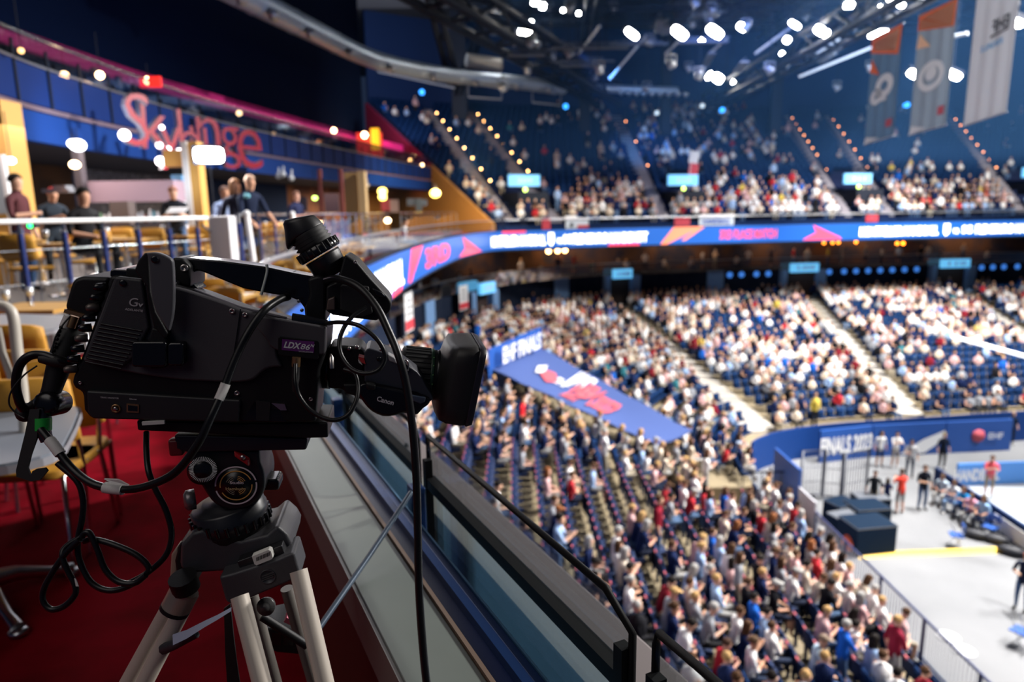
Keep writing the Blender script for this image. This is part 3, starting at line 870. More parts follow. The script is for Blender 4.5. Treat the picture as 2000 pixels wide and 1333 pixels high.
# upper tier
UAISLES = [((.1, 45.6), (-7.9, 67.5)), ((3.4, 47), (-4.1, 69)), ((11, 49.4), (10.8, 72.6)), ((25.4, 52.1), (28.8, 75)), ((29.0, 52.8), (33.3, 75.6)), ((40.5, 54.6), (47.4, 77.5))]
random.seed(5)
useats = Crowd()
UV = []
for i in range(NU):
    mid = [UR[i][k].lerp(UR[i+1][k], .42) for k in range(NSU+1)]; pth = Path(mid)
    for d, p, e in nexts(pth, .56, .3):
        if near_aisle(p.x, p.y, UAISLES, .7): continue
        z = uz(i); px, py, dep = proj((p.x, p.y, z+.6))
        if px > 2060 or px < 700: continue
        if 2 <= i <= 8 and min(abs(px-q) for q in (1012, 1325, 1655, 1997)) < 27: continue
        rz = atan2(e.y, e.x) + pi
        useats.put(LOWSEAT, (p.x, p.y, z), rz, seatcol, seatcol)
        cl = mnoise.noise(Vector((p.x*.2, p.y*.2, 9)))
        occ = .92 if i < 4 else (.6 if i < 6 else .07)
        if i >= 6: occ += max(0, cl)*.7
        if i >= 6 and 1250 < px < 1420: occ += .15
        if px > 1560 and i > 8: occ *= .3
        if px < 1130 and i > 12: occ *= .5
        if random.random() < occ:
            crowd.put(LOWSTD if random.random() < .08 else random.choice(LOWS), (p.x, p.y, z), rz + random.uniform(-.3, .3), pick(SHIRTS)[1], pick(HAIRS)[1], 1.0)
useats.c = [seatcol]*len(useats.f)
useats.v += []; 
n0 = len(farseats.v); farseats.v += useats.v; farseats.f += [tuple(a+n0 for a in f) for f in useats.f]; farseats.c += useats.c
farseats.build('arena_seats_beyond', M_crowd, 'rows upon rows of dark blue seats filling the far and upper stands', 'seats', 'folding seats in the far stands')
crowd.build('crowd_beyond', M_crowd, 'dense crowd of spectators filling the far lower bowl and the upper tier', 'crowd')

# aisle stairs
def aisle_mesh(al, z0, z1, inner_outer, nsteps, wd, name, m):
    (ax, ay), (bx, by) = al; a = Vector((ax, ay, 0)); b = Vector((bx, by, 0)); d = (b-a).normalized(); s = Vector((-d.y, d.x, 0))*wd/2; L = (b-a).length
    mb = MB()
    for k in range(2, nsteps):
        p = a + d*(L*k/nsteps); q = a + d*(L*(k+1)/nsteps); z = z0 + (z1-z0)*k/(nsteps-1) + .05
        lo = Vector((0, 0, z-.35)); hi = Vector((0, 0, z))
        mb.hexa([p-s+lo, p+s+lo, q+s+lo, q-s+lo], [p-s+hi, p+s+hi, q+s+hi, q-s+hi])
    return struct(name, mb, m)
for al in AISLES: aisle_mesh(al, ZB, -6.1, 0, 44, 1.6, 'floor_aisle_stairs', M_aisle)
M_uaisle = mat('upper_aisle_concrete', (.24, .22, .25), .8)
for al in UAISLES: aisle_mesh(al, UZ0, UZ1, 0, 52, 1.1, 'floor_upper_aisle_stairs', M_uaisle)
# glowing step lights on the upper aisles
gb = MB(); gb.sphere((0, 0, 0), .07, 8, 6); GL = gb.mesh('step_light', [M_warm]); GL2 = gb.mesh('step_light', [M_warm2])
AN = ['leftmost', 'second', 'third', 'fourth', 'fifth', 'rightmost']
for ai, ((ax, ay), (bx, by)) in enumerate(UAISLES):
    n = (8, 9, 5, 9, 7, 8)[ai]
    for k in range(n):
        t = (k + 1.2) / (n + 1) if ai < 2 else .28 + .7*(k+1)/(n+1)
        if ai < 2: t = .22 + .74*(k+.5)/n
        x = ax + (bx-ax)*t; y = ay + (by-ay)*t; z = UZ0 + (UZ1-UZ0)*t + .42
        o = bpy.data.objects.new('step_light', GL if ai < 2 else GL2); COL.objects.link(o); o.location = (x + .62, y, z)
        pass
        tag(o, 'small amber step light, %s from the bottom on the %s upper aisle' % (nth(k+1), AN[ai]), 'light', 'amber step lights on the upper aisles')
# ------------------------------------------------------------------ lower bowl dressing
# tarpaulin over the closed block, and its raised end wall with lettering
mb = MB(); n = 10; nm_ = 5; g = []
for i in range(n+1):
    for j in range(nm_+1):
        u, v = i/n, j/nm_
        p = (TA*(1-v) + TB*v)*(1-u) + (TD*(1-v) + TC*v)*u
        p = p + Vector((0, 0, -.2*sin(pi*v)*sin(pi*u) + .04*sin(i*2.1+j)))
        g.append(p)
fs = [(i*(nm_+1)+j, i*(nm_+1)+j+1, (i+1)*(nm_+1)+j+1, (i+1)*(nm_+1)+j) for i in range(n) for j in range(nm_)]
mb.add(g, fs, 0, True)
mb.add([p - Vector((0, 0, .05)) for p in g], [tuple(reversed(f)) for f in fs], 0, True)
for j in range(nm_+1):
    pass
tarp = build('tarpaulin', mb, M_tarp, label='large blue tarpaulin with white and coral print covering a closed seating block', cat='tarpaulin')
def tp(u, v, lift=.03):
    p = (TA*(1-v) + TB*v)*(1-u) + (TD*(1-v) + TC*v)*u
    return p + Vector((0, 0, .02 - .2*sin(pi*v)*sin(pi*u) + lift))
def tarp_text(s, u0, u1, v0, v1, m, bold=.03):
    vs, fs_, w_ = text_geo(s, .7, bold); mb = MB()
    mb.add([tp(u0 + (u1-u0)*v.x/w_, v0 + (v1-v0)*(v.y/.7), .06) for v in vs], fs_)
    build('print', mb, m, parent=tarp)
def tarp_poly(uv, m):
    mb = MB(); mb.add([tp(a, b, .06) for a, b in uv], [tuple(range(len(uv)))]); build('print', mb, m, parent=tarp)
tarp_poly([(.13,.55),(.17,.38),(.20,.50),(.16,.68)], M_wht)
tarp_poly([(.19,.42),(.27,.30),(.31,.45),(.24,.62),(.19,.58)], M_redsoft)
tarp_text('EHF', .28, .37, .40, .58, M_wht)
tarp_text('FINALS', .33, .45, .92, .60, M_wht, .05)
tarp_text('MEN', .40, .54, .78, .40, M_redsoft, .06)
tarp_text('MAY', .41, .50, .36, .12, M_redsoft, .05)
tarp_text('2023', .54, .67, .66, .24, M_redsoft, .06)
# raised end wall
e0 = TA + (TA-TB)*.02; e1 = TB; mb = MB(); t = Vector((0, 0, 1.0)); nn = Vector((.12, .12, 0))
base = Vector((0, 0, -1.2))
mb.hexa([e0+base, e1+base, e1+base-nn, e0+base-nn], [e0+t, e1+t+Vector((0,0,.1)), e1+t+Vector((0,0,.1))-nn, e0+t-nn])
hb = build('block_end_wall', mb, M_blue, label='bright blue panel with white lettering standing at the top of the tarpaulin', cat='panel')
mb = MB(); xd = (e1-e0).normalized(); text_on(mb, 'EHF FINALS', e0 + xd*.7 + Vector((0, 0, .22)) - nn*1.3 + Vector((.3,-.3,0)), xd, (0, 0, 1), .75, 3.2, bold=.03); build('lettering', mb, M_wht, parent=hb)
# vomitory mouth below the tarpaulin

mb = MB()
P0 = Vector((TD.x+.2, TD.y-1.6, 0)); 
for (dx, dy, sx, sy, zz0, zz1, m_) in ((0, 0, .15, 2.2, -9.6, -7.7, 0), (1.9, -.5, 1.8, .12, -9.6, -8.3, 0)):
    mb.box((P0.x+dx, P0.y+dy, (zz0+zz1)/2), (sx, sy, zz1-zz0))
struct('wall_tunnel_mouth', mb, mat('tunnel_wall', (.16, .12, .07), .8))
mb = MB()
for k in range(6):
    mb.tube([(P0.x+2.6+.35*k, P0.y-.1, -9.6), (P0.x+2.6+.35*k, P0.y-.1, -7.9)], .02, 5)
mb.tube([(P0.x+2.5, P0.y-.1, -7.9), (P0.x+4.6, P0.y-.1, -7.9)], .03, 6)
build('tunnel_guard_rail', mb, M_dark, label='dark guard rail beside the tunnel mouth under the tarpaulin', cat='railing')
# white and red flag banner on the pole at the lower end of the tarpaulin
mb = MB(); 
fa = PD(1322, 880, 31.4); fb = PD(1330, 880, 31.4); fc = PD(1352, 818, 31.4); fd_ = PD(1342, 822, 31.4)
th = Vector((.02, .06, 0)); mb.hexa([fa, fb, fb+th, fa+th], [fd_, fc, fc+th, fd_+th])
fl = build('feather_flag', mb, M_wht, label='tall white and red feather flag leaning at the lower corner of the tarpaulin', cat='flag')
mb = MB(); a = PD(1322, 905, 31.3); b = PD(1331, 905, 31.3); mb.hexa([a, b, b+th, a+th], [PD(1322,868,31.3), PD(1328,872,31.3), PD(1328,872,31.3)+th, PD(1322,868,31.3)+th]); 
a = PD(1321, 880, 31.3); mb.tube([a, PD(1341, 820, 31.3)], .05, 6)
build('red_edge', mb, M_red, parent=fl)
mb = MB(); mb.tube([PD(1345, 905, 31.5), PD(1352, 818, 31.5)], .05, 6); build('pole', mb, M_wht, parent=fl)

# portals in the wall of the lower bowl
def wall_point(px, z, curve=W):
    best = None
    for k in range(len(curve)-1):
        for j in range(4):
            p = curve[k].lerp(curve[k+1], j/4); 
            if p.y < 20: continue
            e = abs(proj((p.x, p.y, z))[0] - px)
            if best is None or e < best[0]: best = (e, p, (curve[k+1]-curve[k]).normalized())
    return best[1], best[2]
def portal(px0, px1, sign, idx, lab, cov=True):
    a, e = wall_point((px0+px1)/2, -4.5); inn = Vector((e.y, -e.x, 0))      # towards the court
    wd = (wall_point(px1, -4.5)[0] - wall_point(px0, -4.5)[0]).length
    root = empty('portal', a + Vector((0, 0, -6.0)), lab, 'portal', 'entrance portals round the lower bowl')
    R = Matrix((e, -inn, Vector((0, 0, 1)))).transposed()
    def bx(mb, u, v, z, su, sv, sz): mb.box(a + e*u + inn*v + Vector((0, 0, z)), (su, sv, sz), R)
    mb = MB(); bx(mb, 0, .06, -4.85, wd, .06, 2.3); build('opening', mb, mat('portal_dark', (.03, .015, .012), .8), parent=root)
    for s in (-1, 1):
        mb = MB(); bx(mb, s*(wd/2+.4), .3, -4.85, .8 if s > 0 else .5, .5, 2.4); build('side_panel', mb, M_portal, parent=root)
    mb = MB(); bx(mb, -.1, .75, -3.45, wd*.95, .25, .75); sg = build('sign', mb, M_sign, parent=root)
    mb = MB(); text_on(mb, sign, a + inn*.9 + Vector((0, 0, -3.62)), e, (0, 0, 1), .34, wd*.6, center=True); build('lettering', mb, M_wht, parent=sg)
def door_panel(px, idx, lab):
    a, e = wall_point(px, -4.5); inn = Vector((e.y, -e.x, 0)); R = Matrix((e, -inn, Vector((0, 0, 1)))).transposed()
    mb = MB(); mb.box(a + inn*.12 + Vector((0, 0, -4.6)), (1.5, .1, 2.1), R)
    build('wall_panel', mb, M_portal, label=lab, cat='panel', group='pale blue wall panels of the lower bowl')
portal(920, 952, '107', 1, 'pale blue entrance portal nearest the LED corner, behind the white hanging banner')
portal(1192, 1228, '108', 2, 'pale blue entrance portal in the middle of the curved wall')
portal(1532, 1590, '109', 3, 'wide pale blue entrance portal above the long white aisle')
portal(1822, 1880, '110', 4, 'wide pale blue entrance portal at the far end of the wall')
door_panel(836, 1, 'pale blue wall panel beside the white and red wall banner'); door_panel(1095, 2, 'pale blue wall panel between the first two portals'); door_panel(1397, 3, 'pale blue wall panel left of the wide portal over the white aisle')
# hanging banners on the wall
def wall_banner(px, w_, z0, z1, lab, out=.6, y=None):
    a, e = wall_point(px, -4); inn = Vector((e.y, -e.x, 0)); R = Matrix((e, -inn, Vector((0, 0, 1)))).transposed()
    c = a + inn*out; root = empty('wall_banner', c + Vector((0, 0, z0)), lab, 'banner')
    mb = MB(); mb.box(c + Vector((0, 0, (z0+z1)/2)), (w_, .03, z1-z0), R); build('cloth', mb, M_wht, parent=root)
    mb = MB(); mb.box(c + inn*.03 + Vector((0, 0, z0+(z1-z0)*.17)), (w_*.98, .03, (z1-z0)*.25), R); build('red_band', mb, M_red, parent=root)
    mb = MB()
    for k in range(3): mb.box(c + inn*.03 + Vector((0, 0, z0+(z1-z0)*(.45+.17*k))), (w_*(.7-.1*k), .02, (z1-z0)*.07), R)
    build('print', mb, mat('print_grey', (.25, .27, .3), .7), parent=root)
wall_banner(890, 1.15, -4.6, -3.0, 'white banner with grey print and red lower band hanging beside the first portal')
wall_banner(778, 1.5, -4.5, -2.4, 'white and red banner hanging just behind the television camera lens')

# suite level: warm lamps, guests and small signs along the rail
for k, (px, n_) in enumerate([(1058, 1), (1075, 1), (1090, 1), (1602, 0), (1617, 0), (1632, 0), (1662, 0), (1737, 1), (1748, 1), (1750, 1)]):
    a, e = wall_point(px, -2, Wb); inn = Vector((e.y, -e.x, 0)); c = a + inn*(1.0 if n_ else .6)
    mb = MB(); z = -1.55 if px < 1700 else -1.75; mb.sphere(c + Vector((0, 0, z)), .14 if px > 1100 else .2, 8, 6); lamp_ = build('pendant_lamp', mb, M_warm if px < 1100 else mat('amber_lamp', (1, .5, .1), .5, emit=(1, .27, .02), estr=7), label='glowing amber pendant lamp in the suites, %s along from the %s' % (nth((k % 7)+1), 'bar end' if px < 1100 else 'middle portal'), cat='lamp', group='pendant lamps in the suites')
    mb = MB(); mb.tube([c + Vector((0, 0, z)), c + Vector((0, 0, -.8))], .015, 4); build('cord', mb, M_dark, parent=lamp_)
random.seed(11)
for k, (px_, tt) in enumerate([(1000, 1), (1180, 1), (1360, 1), (1560, 1), (1740, 1), (1930, 1)]):
    a, e = wall_point(px_, -2, W); out = Vector((-e.y, e.x, 0)); p_ = a + out*2.0 + Vector((0, 0, -1.0)); light('suite_ceiling_light', 'AREA', p_, p_ - Vector((0, 0, 1)), 95, (1, .62, .36), 6, sy=2)
for k in range(34):
    px = 790 + k*35 + random.uniform(-8, 8)
    a, e = wall_point(px, -3, W); out = Vector((-e.y, e.x, 0)); c = a + out*random.uniform(.7, 2.2)
    sn, sc_, _ = pick(SHIRTS); hn, hc_, _ = pick(HAIRS); st = random.random() < .6
    person(random.choice(STAND if st else SEATED), (c.x, c.y, -3.6 if st else -3.7), atan2(e.y, e.x) + pi + random.uniform(-.8, .8), sc_, hc_,
           'guest in %s top, %s hair, at the suite rail, %s counting from the bar' % (sn, hn, nth(k+1)), 'guests in the suites')
# small round blue lamps over the wall
for k, px in enumerate([1425, 1450, 1476, 1502, 1620, 1646, 1670, 1695, 1719, 1744, 1768, 1792, 1914, 1938, 1962, 1987]):
    a, e = wall_point(px, -4); inn = Vector((e.y, -e.x, 0)); mb = MB(); mb.lathe(a + inn*.02 + Vector((0, 0, -3.95)), inn, [(0, .24), (.08, .24), (.1, .18)], 12)
    build('round_wall_lamp', mb, mat('blue_lamp', (.1, .3, .8), .5, emit=(.05, .22, .75), estr=.9), label='small round blue wall lamp above the end stand, %s from the left' % nth(k+1), cat='lamp', group='round blue wall lamps')

# upper tier portals
for k, (px, py) in enumerate([(1012, 362), (1325, 364), (1655, 357), (1997, 352)]):
    best = None
    for i in range(NSU):
        for r in (5, 6, 7):
            p = UR[r][i]; q = proj((p.x, p.y, uz(r)+1.3)); e_ = abs(q[0]-px) + abs(q[1]-py)*.3
            if best is None or e_ < best[0]: best = (e_, p, (UR[r][min(i+1, NSU)]-UR[r][i]).normalized(), uz(r))
    _, p, e, z = best; inn = Vector((e.y, -e.x, 0)); R = Matrix((e, -inn, Vector((0, 0, 1)))).transposed()
    root = empty('portal', p + Vector((0, 0, z-1.4)), 'dark upper tier portal under a light blue sign, %s' % ['beside the amber stair lights', 'near the tall flag', 'below the hanging banners', 'at the right edge'][k], 'portal', 'portals of the upper tier')
    mb = MB(); mb.box(p + inn*1.2 + Vector((0, 0, z-.6)), (2.3, 3.2, 1.5), R); build('opening', mb, M_dark, parent=root)
    mb = MB(); mb.box(p + inn*1.2 + Vector((0, 0, z+1.0)), (2.4, .2, .8), R); s_ = build('sign', mb, M_sign, parent=root)
    mb = MB(); text_on(mb, ['209', '210', '211', '212'][k], p + inn*1.33 + Vector((0, 0, z+.85)), e, (0, 0, 1), .3, 1.2, center=True); build('lettering', mb, M_wht, parent=s_)
    mb = MB(); mb.sphere(p + inn*1.4 + Vector((0, 0, z+.36)), .15, 8, 6); build('exit_lamp', mb, mat('green_lamp', (.7, .9, .3), .5, emit=(.65, 1, .18), estr=5), parent=root)

# front rail and cloths of the upper tier
fr = [p for p in UIs]
mb = MB(); mb.strip([p + Vector((0, 0, .5)) for p in fr], [p + Vector((0, 0, 1.15)) for p in fr]); ub = build('upper_balustrade', mb, M_glassd, label='glass balustrade with steel rail along the front of the upper tier', cat='balustrade')
mb = MB(); mb.tube([p + Vector((0, 0, 1.17)) for p in fr], .03, 6); build('handrail', mb, M_steel, parent=ub)
def rail_cloth(px0, px1, z0, z1, m, lab, name='fan_banner', prt=None):
    a, e = wall_point(px0, 1, UIs); b, e2 = wall_point(px1, 1, UIs); i_ = Vector((e.y, -e.x, 0))*.08
    mb = MB(); a = a + i_; b = b + i_; t = i_*.3
    mb.hexa([a+Vector((0,0,z0)), b+Vector((0,0,z0)), b+t+Vector((0,0,z0)), a+t+Vector((0,0,z0))], [a+Vector((0,0,z1)), b+Vector((0,0,z1)), b+t+Vector((0,0,z1)), a+t+Vector((0,0,z1))])
    o = build(name, mb, m, label=lab, cat='banner')
    if prt:
        mb = MB(); e = (b-a).normalized(); c = (a+b)/2 + i_*.5 + t
        if prt == 'dot': mb.lathe(c + Vector((0, 0, (z0+z1)/2)), i_, [(0, .14), (.01, .14)], 14)
        elif prt == 'band':
            R = Matrix((e, Vector((-e.y, e.x, 0)), Vector((0, 0, 1)))).transposed(); mb.box(c + Vector((0, 0, z0+.25)), ((b-a).length, .02, .22), R)
        else: text_on(mb, prt, c + Vector((0, 0, z0+.25)), e, (0, 0, 1), .35, (b-a).length*.8, center=True)
        build('print', mb, {'dot': M_dark, 'band': M_red}.get(prt, mat('cloth_blue_print', (.08, .15, .5), .7)), parent=o)
rail_cloth(1104, 1126, .1, 1.35, M_wht, 'white cloth with a black emblem hung over the upper rail', prt='dot')
rail_cloth(1126, 1148, .35, 1.2, M_wht, 'white, red and blue striped flag hung over the upper rail', 'flag', 'band')
rail_cloth(1058, 1074, .4, 1.2, M_red, 'red cloth hung over the upper rail beside the white emblem cloth')
rail_cloth(1365, 1432, .35, 1.25, M_wht, 'long white banner with blue print hung over the upper rail', prt='HANDBALL')
rail_cloth(1318, 1345, .5, 1.1, M_red, 'red cloth on the upper rail left of the long white banner')
rail_cloth(1690, 1712, .5, 1.1, M_red, 'red scarf hung over the upper rail below the hanging banners')
# tall flag in the upper tier
fp, fe = wall_point(1340, 3, UR[5]); mb = MB(); mb.tube([fp + Vector((0, 0, 2.3)), fp + Vector((.3, 0, 6.2))], .03, 6); fg = build('team_flag', mb, M_wht, label='tall red, white and blue flag waved on a pole in the upper tier', cat='flag')
for z0, z1, m_ in ((5.2, 6.1, M_wht), (4.3, 5.2, M_red), (3.2, 4.3, M_blue)):
    mb = MB(); mb.hexa([fp+Vector((.05,0,z0)), fp+Vector((.75,0,z0-.1)), fp+Vector((.75,.04,z0-.1)), fp+Vector((.05,.04,z0))], [fp+Vector((.15,0,z1)), fp+Vector((.85,0,z1-.1)), fp+Vector((.85,.04,z1-.1)), fp+Vector((.15,.04,z1))]); build('cloth', mb, m_, parent=fg)

# court-end barrier in front of the end stand
def board(pa, pb, h, m, lab, name='advertising_board', text=None, tm=None, th=None, tw=None, z=CZ, t=.12, toff=.0):
    a = Vector((pa.x, pa.y, z)); b = Vector((pb.x, pb.y, z)); e = (b-a).normalized(); nn = Vector((-e.y, e.x, 0))
    mb = MB(); hh = Vector((0, 0, h)); mb.hexa([a, b, b+nn*t, a+nn*t], [a+hh, b+hh, b+nn*t+hh, a+nn*t+hh])
    o = build(name, mb, m, label=lab, cat='barrier', origin=a)
    if text:
        mb = MB(); text_on(mb, text, (a+b)/2 - nn*.03 + e*toff + Vector((0, 0, h*.25)), e, (0, 0, 1), th or h*.5, tw, center=True, bold=.04); build('lettering', mb, tm or M_wht, parent=o)
    return o
board(PZ(1600, 905, CZ), PZ(1700, 893, CZ), 1.6, M_blue, 'blue barrier with white FINALS 2023 lettering at the corner of the end stand', text='FINALS 2023', tw=2.9)
bw = board(PZ(1702, 893, CZ), PZ(1842, 886, CZ), 1.6, M_blue, 'blue barrier with a broad white diagonal stripe in front of the end stand')
a = PZ(1755, 891, CZ); b = PZ(1840, 886, CZ); e = (b-a).normalized(); mb = MB(); nn = Vector((e.y, -e.x, 0))*.05
mb.add([a+nn+Vector((0,0,.1)), a+nn+e*1.3+Vector((0,0,.1)), b+nn+Vector((0,0,.75)), b+nn+Vector((0,0,1.2)), a+nn+e*1.2+Vector((0,0,.8))], [(0,1,2,3,4)]); build('white_stripe', mb, M_wht, parent=bw)
bw = board(PZ(1844, 886, CZ), PZ(1972, 880, CZ), 1.6, M_blue, 'blue barrier with a red rosette emblem at the far end of the court')
a = PZ(1905, 883, CZ); mb = MB(); mb.lathe(a + Vector((0, -.07, .85)), (0, -1, 0), [(0, .34), (.02, .34)], 8); build('emblem', mb, M_redsoft, parent=bw)
mb = MB(); text_on(mb, 'EHF', a + Vector((.5, -.1, .7)), (1, 0, 0), (0, 0, 1), .3, .7); build('lettering', mb, M_wht, parent=bw)
# dark end-wall at right of the end stand
mb = MB(); 
# railing between the near stand and the court
rroot = empty('court_railing', (9.9, 12, CZ), 'long dark blue steel railing between the near stand and the court floor', 'railing')
RX = 9.92; RB = -9.32; RE = 21.0; M_rail = mat('navy_rail', (.03, .04, .12), .5); 
mb = MB(); mb.tube([(RX, 3, RB+1.1), (RX, RE, RB+1.1)], .035, 6); build('handrail', mb, M_rail, parent=rroot)
mb = MB(); mb.box((RX-.05, (3+RE)/2, (RB+CZ)/2), (.12, RE-3, RB-CZ)); mb.tube([(RX, 3, RB+.08), (RX, RE, RB+.08)], .03, 6); build('kerb', mb, M_navyw, parent=rroot)
mb = MB()
for k in range(int((RE-3)/.13)): mb.tube([(RX, 3+k*.13, RB), (RX, 3+k*.13, RB+1.1)], .013, 4)
o = build('balusters', mb, mat('grey_baluster', (.40, .40, .48), .5), parent=rroot); o['kind'] = 'stuff'
for k in range(13):
    mb = MB(); mb.box((RX, 3+k*2, RB+.56), (.05, .08, 1.14)); build('post', mb, M_rail, parent=rroot)
mb = MB(); mb.box((RX+.02, RE+.75, RB+.55), (.06, 1.3, 1.7)); build('grey_gate', mb, mat('pale_grey_panel', (.45, .45, .5), .6), label='pale grey gate panel closing the end of the court railing', cat='gate')
mb = MB(); mb.box((RX+.05, RE+2.6, RB+.9), (.08, 2.3, 2.2)); build('blue_screen_panel', mb, M_blue, label='tall blue panel at the corner between stand and crowd-control fence', cat='panel')
# crowd-control fences
def fence(pa, pb, lab, h=2.1):
    a = Vector((pa.x, pa.y, CZ)); b = Vector((pb.x, pb.y, CZ)); e = (b-a).normalized(); L = (b-a).length
    root = empty('crowd_fence', a, lab, 'fence', 'steel fences in the court corner')
    mb = MB(); mb.tube([a+Vector((0,0,.1)), a+Vector((0,0,h)), b+Vector((0,0,h)), b+Vector((0,0,.1))], .055, 6); mb.tube([a+Vector((0,0,.15)), b+Vector((0,0,.15))], .045, 6); build('frame', mb, mat('fence_steel', (.14, .15, .18), .4, .6), parent=root)
    n = int(L/.14)
    mb = MB()
    for k in range(1, n): mb.tube([a+e*(L*k/n)+Vector((0,0,.15)), a+e*(L*k/n)+Vector((0,0,h))], .016, 4)
    for q in (.35, .65): mb.tube([a+Vector((0,0,h*q)), b+Vector((0,0,h*q))], .02, 5)
    build('bars', mb, mat('fence_steel', (.14, .15, .18), .4, .6), parent=root)
fence(PZ(1562, 975, CZ), PZ(1604, 972, CZ), 'steel crowd fence nearest the blue corner panel')
fence(PZ(1606, 976, CZ), PZ(1640, 978, CZ), 'steel crowd fence in the middle of the corner row')
fence(PZ(1644, 980, CZ), PZ(1690, 970, CZ), 'steel crowd fence beside the woman in the black shirt')

# black flight cases
random.seed(3)
def case(px, py, sx, sy, sz, rot, lab, z=CZ):
    p = PZ(px, py, z) if z == CZ else None
    sz *= .72
    root = empty('flight_case', p, lab, 'case', 'black equipment cases by the court')
    mb = MB(); mb.box(p + Vector((0, 0, sz/2)), (sx, sy, sz), rot); build('body', mb, mat('case_black', (.003, .013, .032), .7, spec=.1), parent=root)
    
    for z_ in (sz*.97, .05): mb = MB(); mb.box(p + Vector((0, 0, z_)), (sx*1.02, sy*1.02, .05), rot); build('edge_trim', mb, mat('case_edge', (.1, .11, .13), .5), parent=root)
case(1690, 1072, 1.5, 1.1, 1.5, .15, 'largest black flight case, beside the orange ball')
case(1655, 1045, 1.2, .9, 1.1, .3, 'black flight case against the railing behind the orange ball')
case(1690, 1030, 1.3, 1.0, 1.3, .1, 'black flight case in the middle of the cluster')
case(1640, 1020, 1.0, .8, 1.2, .4, 'black flight case nearest the grey gate')
case(1698, 1005, 1.2, .8, 1.1, .0, 'black flight case at the rear of the cluster')
mb = MB(); c = PZ(1664, 1076, CZ) + Vector((0, 0, .3)); mb.sphere(c, .36, 16, 10); build('orange_ball', mb, mat('ball_orange', (.85, .10, .01), .5), label='bright orange ball beside the black flight cases', cat='ball')
# yellow cable ramp
a = PZ(1672, 1087, CZ); b = PZ(1965, 1075, CZ); mb = MB(); mb.hexa([a+Vector((0,-.22,0)), b+Vector((0,-.22,0)), b+Vector((0,.22,0)), a+Vector((0,.22,0))], [a+Vector((0,-.12,.07)), b+Vector((0,-.12,.07)), b+Vector((0,.12,.07)), a+Vector((0,.12,.07))])
build('cable_ramp', mb, mat('ramp_yellow', (.75, .50, .06), .5), label='long yellow cable ramp lying across the grey court floor', cat='cable ramp')
# boards along the playing surface
b1_ = board(c0 + dirA*.1 - dirB*.5, c0 + dirA*14 - dirB*.5, .95, M_navyw, 'navy advertising board running along the edge of the playing surface')
aa = c0 - dirB*.5
for k, (s0, s1) in enumerate([(4.2, 6.4), (7.0, 9.6)]):
    mb = MB(); o_ = aa + dirA*s0 - dirB*.02 + Vector((0, 0, .2)); o2 = aa + dirA*s1 - dirB*.02 + Vector((0, 0, .2)); u = Vector((0, 0, .55)); nn = -dirB*.04
    mb.hexa([o_, o2, o2+nn, o_+nn], [o_+u, o2+u, o2+nn+u, o_+nn+u]); build('white_print', mb, M_wht, parent=b1_)
b2_ = board(PZ(1868, 950, CZ), PZ(2080, 942, CZ), 1.0, mat('board_light_blue', (.08, .28, .72), .5), 'light blue advertising board with white print across the end of the court', text='HANDBALL', tw=2.0, toff=-1.6)
# technical people and players on the court
def on_floor(px, py, proto, rz, sc_, hc_, lab, s=1.0, z=CZ, grp=None):
    p = PZ(px, py, z); return person(proto, (p.x, p.y, z), rz, sc_, hc_, lab, grp, scale=s)
on_floor(1703, 1002, STAND[0], pi*.9, (.01,.012,.016), (.05,.03,.02), 'person in black shirt and pale jeans standing beside the steel fence')
on_floor(1756, 1004, STAND[1], .1, (.75,.06,.04), (.05,.03,.02), 'person in bright red jacket standing on the court floor', 1.05)
on_floor(1729, 1000, STAND[2], -.4, (.012,.02,.08), (.05,.03,.02), 'small person in navy and red standing beside the red jacket', .8)
on_floor(1799, 996, STAND[3], pi, (.008,.01,.018), (.06,.04,.03), 'person in black suit standing with hands folded on the court floor', 1.07)
on_floor(1716, 912, STAND[4], pi, (.7,.7,.7), (.02,.02,.02), 'person in white shirt in front of the FINALS barrier')
on_floor(1746, 914, STAND[1], pi, (.72,.72,.72), (.03,.02,.02), 'person in white shirt in front of the diagonal stripe')
on_floor(1775, 932, STAND[3], 2.6, (.4,.4,.42), (.02,.02,.02), 'person in grey top carrying equipment behind the black suit')
on_floor(1838, 917, STAND[0], pi, (.01,.015,.03), (.25,.2,.1), 'person in dark clothes in front of the red rosette barrier')
on_floor(1929, 972, STAND[1], 2.8, (.75,.12,.15), (.1,.05,.03), 'player in coral red shirt in front of the light blue board', 1.05)
on_floor(1972, 870, STAND[0], pi, (.01,.015,.03), (.3,.2,.15), 'steward in black at the far end of the blue barrier')
on_floor(1992, 1192, STAND[3], 2.2, (.01,.015,.04), (.3,.1,.08), 'person in navy at the right edge of the court floor', 1.05)
def chair_mesh():
    b = MB(); b.box((0, 0, .45), (.42, .4, .03)); b.box((0, -.2, .72), (.42, .03, .25), Matrix.Rotation(-.15, 3, 'X')); return b
